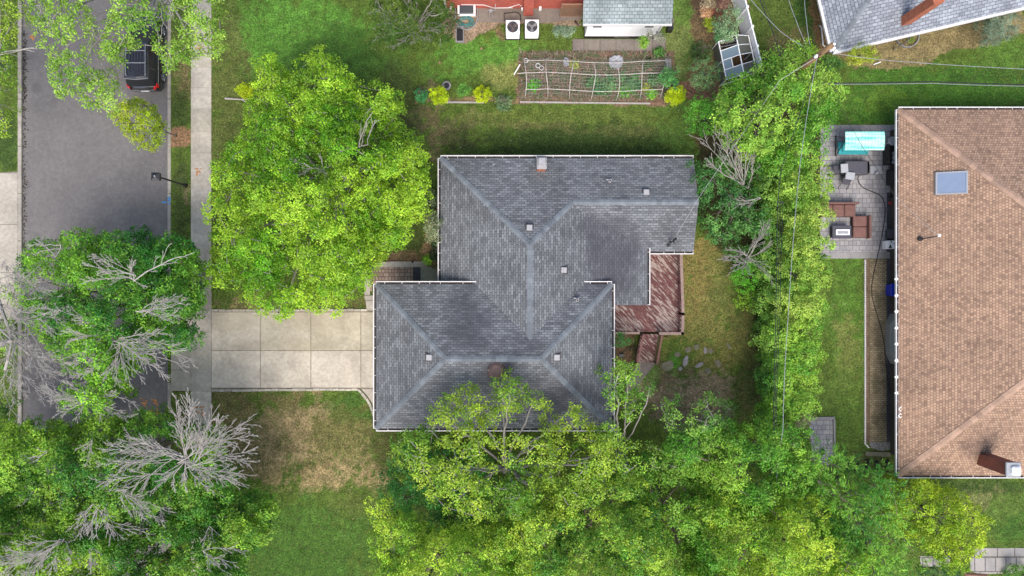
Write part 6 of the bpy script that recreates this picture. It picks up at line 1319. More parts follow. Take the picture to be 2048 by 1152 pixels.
tree('street_tree', 'yellowing roadside tree cut off by the upper left edge', 'tree', (16, 140), [(-60, -40), (30, -40), (60, 20), (66, 45), (42, 80), (44, 120), (32, 160), (30, 200), (34, 230), (14, 262), (-20, 280), (-70, 240)], 3.6, 5.4, OL0, OL1, 3, spacing=.42, rc=.36, nros=9, nleaf=8, L=.14, W=.085, cover=.95, mat='bark_pale', rad=.14, skirt=False,
     fans=[((-40, 105), [(68, 95), (60, 100)], 4.6, 5.0, dict(rad=.075, side=3, sub=1, bend=.08))])
tree('young_street_tree', 'small olive-yellow young tree leaning from the mulch circle over the road', 'tree', (352, 272), [(228, 232), (245, 208), (268, 200), (290, 206), (305, 218), (318, 232), (332, 248), (328, 276), (308, 298), (285, 294), (262, 282), (252, 262)], 2.6, 3.7, A(124, 150, 24), A(176, 190, 44), 4, spacing=.24, rc=.26, nros=11, nleaf=9, L=.11, W=.065, cover=1.0, rough=.2, lobe=.8, rad=.05, skirt=False, nl=6)
tree('street_tree', 'leafy street tree with many bare grey twigs hanging over the road middle', 'tree', (360, 605), [(45, 505), (75, 488), (110, 495), (130, 475), (160, 462), (200, 470), (250, 475), (280, 455), (320, 480), (365, 480), (385, 500), (392, 520), (388, 550), (400, 580), (392, 610), (372, 650), (385, 660), (372, 690), (340, 700), (300, 690), (265, 720), (245, 760), (225, 790), (215, 820), (170, 830), (130, 815), (130, 790), (150, 750), (110, 700), (60, 640), (40, 560)], 4.2, 7.6, DG0, A(132, 184, 52), 5, spacing=.38, rc=.42, nros=15, nleaf=9, L=.135, W=.085, cover=1.0, rough=.5, rad=.24, mat='bark', nl=13, holescale=.45, mixscale=.12, mixbias=.08,
     holes=[(325, 700, 44), (165, 745, 30), (275, 775, 40)],
     fans=[((262, 560), [(160, 530, 8.6, .1), (175, 510), (205, 520), (265, 512), (270, 520), (165, 560), (200, 540), (295, 575)], 8.3, 8.6, dict(rad=.03, side=13, sub=4, slen=.26)), ((262, 562), [(388, 505)], 8.4, 8.9, dict(rad=.05, side=5, sub=2, bend=.12)), ((280, 625), [(355, 600), (368, 606), (350, 590), (356, 630), (330, 640)], 8.0, 8.4, dict(rad=.03, side=11, sub=3)),
           ((205, 660), [(150, 640), (130, 690), (160, 710), (185, 725), (120, 660), (100, 620)], 7.8, 8.2, dict(rad=.03, side=12, sub=4)), ((235, 678), [(345, 670), (380, 730), (392, 722), (330, 745), (290, 760), (260, 775), (365, 700), (310, 700), (340, 760), (300, 730)], 7.6, 8.0, dict(rad=.034, side=15, sub=4, slen=.26)), ((235, 690), [(140, 730), (180, 745), (240, 775), (150, 755), (205, 760)], 7.4, 7.6, dict(rad=.03, side=13, sub=4)),
           ((190, 800), [(80, 770), (88, 795), (110, 830), (130, 760), (150, 840), (278, 812), (245, 826), (100, 780), (265, 835), (205, 845), (230, 780)], 7.0, 7.2, dict(rad=.03, side=13, sub=4, slen=.28)), ((115, 497), [(68, 478), (66, 510), (50, 490)], 6.8, 7.0, dict(rad=.035, side=3, sub=1))])
# dead tree at the left edge
def deadtree(label, base, fans, limbpts, z, seed, mat='deadwood'):
    b = P(*base); t = thing('dead_tree', label, 'tree', b); mb = MB(); top = P(limbpts[0], limbpts[1], z); mb.tube([b, b.lerp(top, .5) + Vector((0, 0, .6)), top], .2, 8, r1=.09); mb.disc((b.x, b.y), .32, -.02, .3, 10, r1=.2); mb.build('trunk', M['bark_pale'], t, smooth=True)
    rr = random.Random(seed); mb = MB()
    for f in fans: fan(mb, f[0], f[1], f[2], f[3], rr, **f[4]); mb.tube([top, P(f[0][0], f[0][1], f[2])], .07, 6)
    mb.build('bare_branches', M[mat], t, smooth=True); return t
deadtree('bare grey dead tree spreading over the opposite driveway at the left edge', (8, 690), [
    ((-20, 545), [(40, 545), (70, 575), (100, 585), (60, 600), (120, 600)], 6.6, 7.2, dict(rad=.034, side=13, sub=4, bend=.3)), ((0, 610), [(70, 640), (110, 660), (95, 720), (60, 700), (140, 640), (30, 560)], 6.8, 7.3, dict(rad=.034, side=13, sub=4, bend=.3)),
    ((20, 680), [(75, 700), (110, 740), (90, 790), (60, 760), (40, 780), (130, 720)], 6.6, 7.0, dict(rad=.034, side=14, sub=4, bend=.35)), ((60, 710), [(150, 745), (150, 790), (120, 815), (175, 770)], 6.4, 6.4, dict(rad=.03, side=13, sub=4, bend=.3)),
    ((10, 740), [(-10, 800), (30, 810), (60, 800), (45, 840)], 6.2, 6.0, dict(rad=.03, side=10, sub=3, bend=.3)), ((-10, 650), [(40, 640), (30, 700), (50, 670), (20, 730)], 6.9, 7.2, dict(rad=.03, side=13, sub=4, bend=.4))], (25, 680), 6.4, 8)
tree('roadside_shrub', 'few green sprays at the foot of the bare dead tree', 'tree', (6, 640), [(-50, 560), (20, 575), (38, 610), (30, 650), (12, 660), (25, 810), (12, 850), (-40, 850)], 1.5, 3.2, DG0, MG1, 6, spacing=.5, rc=.42, nros=8, nleaf=8, cover=.5, rad=.05)
T6a = [(-80, 860), (0, 850), (40, 862), (60, 840), (90, 862), (110, 842), (160, 860), (215, 835), (255, 845), (290, 820), (320, 830), (350, 850), (400, 862), (430, 872), (440, 920), (470, 990), (500, 990), (545, 1005), (548, 1050), (480, 1060), (440, 1050), (330, 1040), (200, 1060), (80, 1030), (-80, 1020)]
tree('street_tree', 'dark leafy street tree with a pale dead branch fan at the lower left', 'tree', (362, 872), T6a, 4.6, 7.4, A(56, 118, 36), A(152, 190, 58), 7, spacing=.39, rc=.42, nros=15, nleaf=9, L=.135, W=.085, cover=1.0, rough=.5, rad=.26, nl=12, mixscale=.1, mixbias=-.12,
     fans=[((366, 924), [(372, 785, 8.9, .05), (352, 790, 8.9, .03), (385, 795, 9.2, .1), (360, 815), (395, 830), (440, 808, 9, -.12), (447, 830, 9, -.1), (425, 850), (505, 838, 9, -.14), (495, 850, 9, -.1), (508, 868, 9, -.08), (512, 900, 9, -.06), (515, 925, 9, .05), (516, 950, 9, .12), (500, 972, 9, .15), (475, 960, 9, .1), (430, 985, 9, .1), (372, 985, 8.6, .1), (350, 985, 8.6, .1), (300, 985, 9, .1), (235, 990, 8.6, -.25), (192, 965, 9, .38), (196, 930, 9, .34), (205, 900, 9, .3), (215, 890, 9, .28), (235, 878, 9, .25), (250, 868, 9, .2), (275, 872, 9, .2), (300, 890, 9, .15), (240, 935, 9, .1)], 8.8, 8.9, dict(rad=.034, side=18, sub=4, slen=.27, spread=.34)),
           ((240, 985), [(330, 1045), (352, 1025), (310, 1035), (265, 1030), (290, 1040), (280, 990)], 8.3, 8.2, dict(rad=.03, side=9, sub=3)), ((180, 880), [(165, 905), (195, 930), (170, 935), (150, 900)], 8.3, 8.3, dict(rad=.025, side=6, sub=2)), ((90, 905), [(60, 915), (75, 895), (65, 925)], 8.2, 8.3, dict(rad=.025, side=6, sub=2)), ((445, 880), [(420, 850), (440, 865), (430, 900)], 6.5, 6.6, dict(rad=.02, side=4, sub=1))])
tree('street_tree', 'green street tree with bare drooping twigs in the bottom left corner', 'tree', (358, 1110), [(-80, 1010), (60, 1030), (180, 1040), (260, 1060), (350, 1040), (440, 1040), (500, 1045), (548, 1060), (520, 1090), (480, 1100), (488, 1160), (470, 1230), (300, 1260), (-80, 1260)], 4.8, 7.4, A(64, 124, 36), A(160, 194, 58), 17, spacing=.39, rc=.42, nros=15, nleaf=9, L=.135, W=.085, cover=1.0, rough=.5, rad=.25, nl=12, mixscale=.1,
     fans=[((190, 1010), [(170, 1070), (195, 1075), (215, 1060), (140, 1060), (230, 1080), (160, 1080), (185, 1085)], 8.4, 8.4, dict(rad=.03, side=9, sub=3)), ((210, 1040), [(300, 1070), (250, 1080), (280, 1055)], 8.3, 8.3, dict(rad=.025, side=7, sub=2)), ((120, 1085), [(-20, 1160), (20, 1160), (60, 1150), (100, 1150), (140, 1130), (0, 1120), (30, 1090), (-20, 1110)], 8.5, 8.5, dict(rad=.035, side=12, sub=4)), ((405, 1110), [(490, 1105), (475, 1125), (465, 1150), (440, 1130)], 7.8, 8.0, dict(rad=.03, side=9, sub=3)), ((180, 1100), [(195, 1130), (180, 1150), (205, 1110)], 8.3, 8.3, dict(rad=.02, side=5, sub=2)), ((420, 1060), [(430, 1085), (405, 1095), (440, 1070)], 7.8, 8.0, dict(rad=.02, side=6, sub=2))])
# wood at the bottom
tree('backyard_tree', 'open-branched yellow-green tree reaching over the lower roof edge', 'tree', (1010, 935), [(785, 900), (800, 870), (850, 858), (870, 820), (885, 800), (905, 780), (915, 800), (940, 768), (958, 790), (965, 830), (990, 800), (1000, 745), (1012, 742), (1025, 760), (1045, 755), (1050, 790), (1075, 790), (1095, 800), (1090, 830), (1120, 850), (1150, 808), (1175, 840), (1190, 860), (1230, 880), (1240, 930), (1200, 1000), (1100, 1040), (1000, 1040), (900, 1020), (850, 980), (800, 950)], 5.4, 8.4, A(90, 138, 36), A(160, 186, 58), 9, spacing=.37, rc=.37, nros=11, nleaf=8, L=.14, W=.08, cover=.93, rough=.5, rad=.22, mat='bark_pale', nl=20, twig=.028, skirt=False, holescale=.6)
tree('dark_tree', 'dense dark green low tree beside the lawn under the yellow-green branches', 'tree', (880, 960), [(762, 965), (770, 935), (790, 905), (830, 885), (880, 900), (960, 920), (1000, 980), (990, 1060), (900, 1075), (830, 1065), (790, 1040), (770, 1010)], 2.6, 4.6, A(42, 100, 38), A(82, 150, 58), 10, spacing=.5, rc=.5, nros=10, nleaf=10, L=.14, W=.08, rad=.15, group=None)
tree('slender_tree', 'slender tree with tall pale stems just right of the lower roof corner', 'tree', (1240, 930), [(1188, 740), (1212, 730), (1240, 722), (1258, 730), (1290, 760), (1312, 778), (1300, 800), (1275, 850), (1290, 880), (1280, 930), (1250, 970), (1200, 960), (1205, 900), (1190, 870), (1215, 830), (1210, 780)], 4.5, 7.6, A(80, 130, 44), A(140, 180, 60), 11, spacing=.42, rc=.36, nros=9, nleaf=8, L=.15, W=.08, cover=.8, rough=.6, rad=.14, mat='bark_pale', nl=10, twig=.026, skirt=False, fork=.3)
tree('slender_tree', 'open slender tree with forked pale stems over the back lawn', 'tree', (1345, 930), [(1300, 870), (1325, 800), (1340, 790), (1375, 792), (1400, 800), (1425, 785), (1432, 800), (1460, 812), (1470, 830), (1440, 870), (1430, 900), (1390, 940), (1340, 960), (1300, 930)], 4.0, 6.6, A(76, 126, 50), A(130, 170, 64), 12, spacing=.42, rc=.36, nros=9, nleaf=8, L=.15, W=.08, cover=.76, rough=.6, rad=.13, mat='bark_pale', nl=12, twig=.026, skirt=False, fork=.3)
tree('broadleaf_tree', 'lime-yellow broad tree at the bottom edge next to the front lawn', 'tree', (880, 1100), [(745, 1010), (755, 1005), (790, 1040), (850, 1062), (905, 1050), (960, 1050), (1020, 1040), (1060, 1090), (1060, 1250), (760, 1250), (745, 1180), (752, 1140), (740, 1090), (755, 1060)], 4.4, 7.4, A(92, 148, 38), A(172, 200, 60), 13, spacing=.46, rc=.42, nros=14, nleaf=10, rad=.22, L=.135, W=.075)
tree('broadleaf_tree', 'tall lime-tipped tree in the middle of the bottom wood', 'tree', (1160, 1020), [(1010, 1060), (1030, 1010), (1080, 980), (1100, 960), (1140, 985), (1180, 960), (1200, 945), (1240, 950), (1290, 960), (1300, 1020), (1330, 1060), (1340, 1110), (1310, 1250), (1040, 1250), (1040, 1130)], 4.6, 8.6, A(76, 132, 40), A(180, 204, 64), 14, spacing=.46, rc=.44, nros=17, nleaf=9, L=.135, W=.08, rough=.6, rad=.25, mixscale=.15)
tree('dark_tree', 'deep green shaded tree between the two tall lime-tipped trees', 'tree', (1310, 980), [(1230, 960), (1280, 920), (1340, 920), (1400, 930), (1440, 960), (1450, 1040), (1420, 1110), (1420, 1250), (1300, 1250), (1300, 1100), (1260, 1040)], 3.2, 5.6, A(76, 134, 40), A(132, 176, 60), 15, spacing=.46, rc=.42, nros=13, nleaf=9, rad=.2, rough=.6)
tree('broadleaf_tree', 'mid-green rounded tree below the back lawn left of the small patio', 'tree', (1460, 900), [(1340, 920), (1350, 880), (1385, 850), (1420, 862), (1440, 842), (1470, 852), (1500, 868), (1520, 850), (1560, 842), (1600, 860), (1625, 880), (1640, 920), (1640, 970), (1600, 1010), (1500, 1020), (1440, 1000), (1400, 960)], 4.4, 7.6, A(88, 146, 42), A(152, 190, 62), 16, spacing=.46, rc=.44, nros=17, nleaf=9, L=.135, W=.08, rough=.6, rad=.24)
tree('broadleaf_tree', 'tall green tree with lime tips left of the feathery conifer', 'tree', (1500, 1040), [(1380, 1060), (1400, 1010), (1460, 990), (1520, 980), (1580, 1000), (1640, 970), (1660, 1010), (1690, 1060), (1740, 1120), (1740, 1250), (1380, 1250)], 4.8, 8.4, A(90, 148, 40), A(178, 204, 62), 18, spacing=.46, rc=.44, nros=17, nleaf=9, L=.135, W=.08, rough=.6, rad=.25, mixscale=.15)
tree('conifer', 'feathery dark green conifer between the leafy wood and the round yellow tree', 'tree', (1680, 960), [(1645, 915), (1670, 905), (1700, 928), (1730, 925), (1760, 945), (1790, 960), (1800, 1020), (1790, 1050), (1830, 1070), (1842, 1110), (1830, 1140), (1840, 1250), (1660, 1250), (1650, 1100), (1640, 1010), (1610, 960)], 3.6, 7.0, A(56, 120, 34), A(126, 174, 54), 19, spacing=.5, rc=.62, nros=11, nleaf=10, L=.26, W=.05, spray=.75, rough=.6, rad=.2, flat=.55)
tree('round_tree', 'round golden-green tree below the brown house at the lower right', 'tree', (1840, 1010), [(1785, 1000), (1800, 975), (1840, 968), (1890, 975), (1920, 990), (1950, 1015), (1976, 1045), (1962, 1070), (1965, 1095), (1950, 1115), (1935, 1135), (1900, 1140), (1870, 1110), (1845, 1085), (1800, 1070), (1785, 1040)], 2.6, 5.0, A(112, 150, 22), A(168, 192, 46), 20, lobe=.9, spacing=.36, rc=.34, nros=13, nleaf=10, L=.12, W=.075, rough=.4, rad=.14)
# hedge and its neighbours
tree('garden_tree', 'big bright green tree around the utility pole above the hedge', 'tree', (1540, 225), [(1432, 215), (1442, 175), (1480, 150), (1515, 135), (1535, 108), (1560, 98), (1590, 92), (1625, 108), (1650, 125), (1668, 150), (1688, 178), (1668, 215), (1662, 245), (1650, 270), (1650, 310), (1600, 345), (1530, 330), (1470, 300), (1440, 260)], 3.6, 6.4, A(80, 138, 34), A(150, 188, 70), 21, spacing=.44, rc=.42, nros=13, nleaf=10, L=.15, W=.08, rough=.5, rad=.22)
tree('vine', 'bright climbing vine tuft around the base cables left of the corner roof', 'plant', (1610, 108), [(1585, 100), (1602, 84), (1618, 80), (1630, 90), (1632, 112), (1610, 118)], 2.2, 3.4, BR0, BR1, 22, spacing=.3, rc=.28, nros=8, nleaf=8, L=.1, W=.06, rad=.04, cover=.9, rough=.2)
hedge = [(1610, 372, 46, 44, 'hedge tree beside the covered table and chairs'), (1612, 432, 44, 42, 'hedge tree beside the three-seat sofa'), (1616, 490, 46, 40, 'hedge tree beside the fire table corner'), (1608, 548, 50, 40, 'hedge tree where the patio meets the grass strip'), (1602, 606, 48, 42, 'hedge tree halfway down the grass strip'), (1590, 664, 44, 40, 'hedge tree just below the middle of the grass strip'), (1592, 716, 46, 38, 'darker hedge tree in the lower part of the row'), (1584, 768, 46, 38, 'small-lobed hedge tree above the lowest one'), (1580, 814, 44, 34, 'lowest hedge tree, above the small grey patio')]
for i, (x, y, rx, ry, lb_) in enumerate(hedge):
    ca, cb = (A(96, 146, 42), A(164, 190, 78)) if i < 5 else (A(84, 146, 40), A(146, 184, 64))
    tree('hedge_tree', 'yellow-green ' + lb_, 'hedge tree', (x - 22, y + (576 - y) * .1), ell(x, y, rx * 1.12, ry * 1.1, 12, .1, i), 2.6, 4.6, ca, cb, 30 + i, lobe=.7, spacing=.34, rc=.3, nros=12, nleaf=9, L=.12, W=.075, rough=.3, rad=.1, group='yellow-green hedge trees along the boundary', twigs=False, nl=6, skirt=True)
for i, (x, y, rx, ry, lb_) in enumerate([(1560, 360, 36, 50, 'highest dark hedge tree, right of the bare branches'), (1556, 440, 32, 46, 'dark hedge tree level with the sofas'), (1556, 520, 30, 44, 'dark hedge tree beside the lower bare branches'), (1560, 600, 30, 44, 'dark hedge tree right of the bright low shrubs'), (1556, 680, 30, 44, 'dark hedge tree level with the deck stair'), (1554, 755, 28, 44, 'lowest dark hedge tree, above the wood'), (1556, 820, 26, 40, 'dull brownish hedge tree next to the wood')]):
    tree('hedge_tree', lb_, 'hedge tree', (x - 10, y + (576 - y) * .06), ell(x, y, rx * 1.2, ry * 1.1, 12, .1, i), 1.6, 3.5, A(76, 126, 46), A(132, 172, 68), 50 + i, lobe=.7, spacing=.36, rc=.32, nros=11, nleaf=9, L=.12, W=.075, rough=.4, rad=.1, group='dark hedge trees behind the cables', twigs=False, nl=6)
tree('garden_tree', 'blue-green bushy tree with dead branches touching the grey house corner', 'tree', (1460, 400), [(1385, 345), (1392, 322), (1420, 318), (1450, 300), (1480, 320), (1520, 330), (1540, 380), (1535, 440), (1545, 500), (1520, 530), (1480, 520), (1460, 490), (1430, 480), (1415, 460), (1400, 450), (1398, 400)], 2.0, 3.9, BG0, BG1, 23, spacing=.5, rc=.5, nros=10, nleaf=10, L=.13, W=.085, rough=.6, rad=.16, mat='bark',
     fans=[((1488, 370), [(1425, 262), (1400, 275), (1440, 255), (1410, 315), (1450, 270), (1475, 262), (1480, 290), (1462, 275)], 4.0, 4.9, dict(rad=.05, side=7, sub=3)), ((1488, 370), [(1512, 262), (1490, 270), (1500, 300)], 4.0, 5.0, dict(rad=.05, side=5, sub=2)), ((1525, 395), [(1440, 405), (1450, 398), (1470, 410)], 4.4, 4.6, dict(rad=.04, side=7, sub=2)), ((1498, 510), [(1432, 520), (1445, 515), (1458, 545), (1460, 535), (1448, 500), (1470, 500)], 3.6, 4.2, dict(rad=.045, side=8, sub=3)), ((1500, 515), [(1528, 440), (1545, 480), (1540, 455), (1520, 470)], 3.6, 4.4, dict(rad=.04, side=8, sub=3)), ((1496, 515), [(1550, 572), (1540, 535), (1535, 550), (1500, 550)], 3.6, 4.2, dict(rad=.04, side=6, sub=2))], dead_mat='bark_pale')
shrub('round_shrub', 'bright green low shrub below the bare drooping branches', 1500, 556, 30, 1.5, A(60, 136, 28), A(104, 180, 46), 24, ry=28, spacing=.3, rc=.28)
shrub('round_shrub', 'lime green low shrub at the edge of the back lawn', 1495, 596, 22, 1.2, A(104, 158, 34), A(156, 196, 58), 25, ry=20, spacing=.3, rc=.28)
shrub('round_shrub', 'bright mound of ground ivy left of the big garden tree', 1406, 232, 34, 1.0, A(70, 136, 34), A(110, 172, 52), 26, ry=36, spacing=.32, rc=.28)
shrub('round_shrub', 'mid green shrub filling the gap at the foot of the hedge', 1540, 655, 22, 1.6, A(66, 120, 40), A(110, 160, 60), 27, ry=40, spacing=.34, rc=.3)
tree('pruned_shrub_tree', 'half-bare spreading shrub beside the brick house at the top', 'tree', (845, 52), [(742, 20), (760, -20), (800, -40), (880, -40), (905, 10), (912, 45), (895, 72), (885, 92), (850, 94), (820, 84), (800, 98), (770, 80), (745, 55)], 1.6, 3.0, A(60, 92, 30), A(112, 136, 50), 28, spacing=.34, rc=.34, nros=13, nleaf=9, L=.12, W=.06, cover=1.0, rough=.4, rad=.12, mat='bark_pale', skirt=False, nl=14, twig=.024,
     fans=[((825, 55), [(750, 75), (760, 40), (800, 20), (870, 20), (860, 80), (745, 15), (880, 60), (830, 90), (780, 95), (820, -10)], 2.2, 3.1, dict(rad=.024, side=8, sub=3))], dead_mat='bark_pale')
Y0c, Y1c = A(142, 168, 8, .7), A(188, 204, 24, .7)
for i, (x, y, rx, lb_) in enumerate([(877, 190, 16, 'round golden shrub touching the stone planter'), (965, 187, 15, 'round golden shrub midway along the timber edging'), (1352, 190, 17, 'round golden shrub at the right end of the vegetable bed'), (487, 182, 13, 'round golden shrub at the edge of the big maple')]):
    shrub('golden_shrub', lb_, x, y, rx, .9, Y0c, Y1c, 60 + i, L=.07, W=.045, spacing=.16, rc=.14, nros=12, nleaf=8, group='round golden shrubs')
shrub('small_plant', 'small blue-green plant left of the golden shrub and planter', 841, 190, 10, .5, A(70, 150, 84), A(110, 190, 110), 65, spacing=.14, rc=.13)
shrub('small_plant', 'small green plant between the two golden shrubs', 928, 180, 10, .4, A(70, 120, 44), A(100, 150, 60), 66, spacing=.16, rc=.12)
shrub('small_plant', 'pale strappy plant on the edging left of the hoop tunnel', 1008, 206, 10, .4, A(90, 120, 80), A(140, 160, 110), 67, spacing=.16, rc=.14, L=.2, W=.05)
shrub('blue_shrub', 'grey-blue bushy shrub left of the greenhouse', 1412, 145, 32, 1.6, A(74, 110, 64), A(122, 152, 94), 68, ry=30, spacing=.3, rc=.28, rough=.3)
shrub('dark_shrub', 'dark green shrub above the grey-blue one by the greenhouse', 1404, 100, 26, 1.3, A(56, 90, 44), A(100, 130, 70), 69, ry=20, spacing=.3, rc=.26, rough=.3)
shrub('blue_shrub', 'blue-green shrub between the white fence and the flower bed', 1458, 42, 26, 1.2, A(88, 120, 82), A(138, 166, 120), 70, ry=34, spacing=.28, rc=.26, rough=.3)
shrub('dark_shrub', 'small dark green shrub above the greenhouse door', 1450, 66, 16, .9, A(60, 116, 70), A(90, 150, 90), 71, ry=9, spacing=.22, rc=.2)
shrub('flower_plant', 'rusty orange flower clump near the garage lawn', 1414, 22, 9, .5, A(170, 126, 96), A(200, 160, 120), 72, spacing=.16, rc=.14)
shrub('flower_plant', 'dark red-leaved clump in the top flower bed', 1437, 24, 11, .6, A(110, 56, 48), A(150, 84, 66), 73, spacing=.18, rc=.15)
shrub('flower_plant', 'lime and orange clump at the foot of the flower bed', 1420, 46, 10, .5, A(140, 160, 40), A(180, 180, 60), 74, spacing=.16, rc=.14)
shrub('flower_plant', 'pale pinkish clump at the top edge of the flower bed', 1418, 2, 12, .6, A(150, 140, 110), A(190, 170, 140), 75, spacing=.2, rc=.16)
shrub('flower_plant', 'dark reddish clump right at the top edge beside the fence', 1446, 2, 12, .6, A(90, 66, 56), A(130, 96, 80), 76, spacing=.2, rc=.16)
shrub('leafy_shrub', 'green leafy shrub at the right end of the hoop tunnel', 1340, 155, 18, 1.1, A(60, 126, 60), A(110, 170, 90), 77, ry=17, spacing=.24, rc=.22)
shrub('blue_spruce', 'rounded silver-blue spruce under the eave of the corner house', 2006, 50, 34, 2.0, A(100, 120, 98), A(140, 158, 132), 78, ry=31, spacing=.26, rc=.24, L=.1, W=.03, nros=14, nleaf=12, rough=.15)
shrub('clipped_shrub', 'clipped yellow-green shrub at the corner house wall', 1724, 108, 30, 1.0, A(110, 140, 34), A(170, 180, 56), 79, ry=19, spacing=.24, rc=.2)
shrub('small_plant', 'small green sprig on the dry bed near the corner house', 1790, 97, 11, .4, A(80, 120, 40), A(130, 160, 60), 80, ry=7, spacing=.2, rc=.16)
shrub('leafy_shrub', 'dark low shrub between the pole and the corner roof', 1665, 126, 18, .8, A(50, 96, 34), A(86, 130, 50), 81, ry=10, spacing=.26, rc=.22)
for i, (x, y, rx, ry, lb_) in enumerate([(864, 405, 16, 26, 'upper part of the white-dotted rhododendron row by the front wall'), (866, 455, 16, 28, 'middle rhododendron with pale leaves by the front wall'), (874, 500, 12, 24, 'darkest rhododendron beside the front step')]):
    shrub('rhododendron', lb_, x, y, rx, 1.3, A(60, 84, 50) if i < 2 else A(34, 60, 34), A(150, 160, 120) if i < 2 else A(60, 96, 50), 82 + i, ry=ry, spacing=.26, rc=.22, L=.14, W=.05, group='rhododendrons along the front wall')
q = P(876, 416, 1.3); mb = MB()
for k in range(14): t = k * 2.4; rr_ = .03 + .011 * k; mb.hull([(q.x + rr_ * math.cos(t) - .05, q.y + rr_ * math.sin(t) - .05, 1.32), (q.x + rr_ * math.cos(t) + .05, q.y + rr_ * math.sin(t) - .05, 1.32), (q.x + rr_ * math.cos(t), q.y + rr_ * math.sin(t) + .06, 1.32)], [(q.x + rr_ * math.cos(t) - .03, q.y + rr_ * math.sin(t) - .03, 1.38), (q.x + rr_ * math.cos(t) + .03, q.y + rr_ * math.sin(t) - .03, 1.38), (q.x + rr_ * math.cos(t), q.y + rr_ * math.sin(t) + .04, 1.38)])
mb.tube([(q.x, q.y, 0), (q.x, q.y, 1.32)], .015, 5); props(mb.build('red_bloom', M['flower'], None, origin=(q.x, q.y, 0)), 'single bright red bloom beside the front wall gutter', 'flower')
shrub('leafy_shrub', 'green weeds growing beneath the deck beside the stair', 1246, 682, 14, .5, A(50, 110, 44), A(96, 150, 66), 90, ry=14, spacing=.26, rc=.2)
shrub('leafy_shrub', 'low hedge clump at the bottom right corner by the flagstones', 2040, 1146, 34, .9, A(60, 116, 36), A(120, 164, 50), 91, ry=14, spacing=.28, rc=.24)
shrub('dark_shrub', 'dark ground shrub below the tan slab at the bottom edge', 1880, 1146, 40, .7, A(30, 76, 34), A(60, 110, 50), 92, ry=12, spacing=.28, rc=.24)
shrub('leafy_shrub', 'brownish sparse shrub at the head of the small grey patio', 1600, 842, 26, 1.2, A(110, 116, 80), A(160, 150, 120), 93, ry=12, spacing=.3, rc=.24)
shrub('small_plant', 'weedy green tuft at the garage corner slabs', 1288, 84, 9, .4, A(90, 140, 40), A(140, 180, 60), 94, spacing=.18, rc=.14)
shrub('small_plant', 'grey-green plant pair below the lattice panel', 1125, 62, 20, .5, A(90, 120, 90), A(140, 160, 130), 95, ry=9, spacing=.22, rc=.18, L=.12, W=.05)
shrub('small_plant', 'grey-leaved pot plants at the right garage corner', 1312, 74, 18, .4, A(110, 116, 100), A(150, 150, 130), 96, ry=10, spacing=.26, rc=.16)
# red umbrella roof scrap bottom right
mb = MB(); a = P(1925, 1146, 2.4); mb.hull([(a.x, a.y - 1.2, 2.3), (a.x + 1.9, a.y - 1.2, 2.3), (a.x + 1.6, a.y - .1, 2.3), (a.x + .2, a.y, 2.3)], [(a.x + .1, a.y - 1.2, 2.5), (a.x + 1.8, a.y - 1.2, 2.5), (a.x + 1.5, a.y - .2, 2.4), (a.x + .3, a.y - .1, 2.4)]); mb.tube([(a.x + .9, a.y - .9, 0), (a.x + .9, a.y - .9, 2.3)], .05, 8); props(mb.build('parasol', M['brick_orange'], None, origin=(a.x, a.y, 0)), 'corner of a red canopy at the bottom edge by the flagstones', 'canopy')
# vegetables under the netting
r = random.Random(31); vi = 0
def veg(name, lab, x, y, rad, h, ca, cb, seed, grp): 
    q = P(x, y, .0); t = thing(name, lab, 'plant', q, grp); leaf_mesh('leaves', [(q.x, q.y, h * .5)], [rad], ca, cb, int(30 * rad / .3), 6, .17, .12, t, seed=seed, flat=.6); mb = MB(); mb.tube([q, q + Vector((0, 0, h * .5))], .02, 5); mb.build('stem', M['bark'], t); return t
for x, y in ((1178, 166), (1192, 162), (1206, 168), (1216, 160), (1222, 172), (1244, 158), (1256, 166), (1268, 160), (1196, 180), (1210, 184), (1248, 176), (1262, 178), (1274, 172)):
    veg('cabbage_plant', 'blue-green leafy cabbage in the lower right half of the netted bed', x, y, .3, .4, A(70, 122, 70), A(112, 156, 94), 200 + vi, 'cabbages under the netting'); vi += 1
for x, y, rad, lb_, ca, cb in ((1067, 173, .36, 'bright green plant at the left end of the netted bed', A(84, 160, 40), A(130, 200, 60)), (1243, 186, .24, 'left of the two bright green plants by the lower rail', A(90, 160, 50), A(130, 190, 70)), (1257, 184, .24, 'right of the two bright green plants by the lower rail', A(90, 160, 50), A(130, 190, 70)), (1291, 180, .26, 'yellowish plant near the last hoop', A(130, 150, 50), A(170, 176, 60)), (1302, 190, .3, 'green plant in the lower right corner of the netted bed', A(80, 140, 50), A(120, 180, 60)), (1306, 162, .4, 'dark bushy plant below the ridge pipe at the right end', A(56, 108, 60), A(90, 140, 80)), (1316, 108, .3, 'green plant in the upper right corner of the netted bed', A(60, 110, 40), A(90, 140, 60)), (1223, 130, .22, 'green plant beside the large plastic sheet', A(70, 120, 50), A(100, 150, 70)), (1150, 132, .25, 'yellowed plant in the middle of the netted bed', A(120, 130, 50), A(150, 160, 70)), (1296, 128, .3, 'low dark plant above the basket', A(50, 84, 40), A(80, 110, 60))):
    veg('vegetable_plant', lb_, x, y, rad, .4, ca, cb, 300 + vi, None); vi += 1
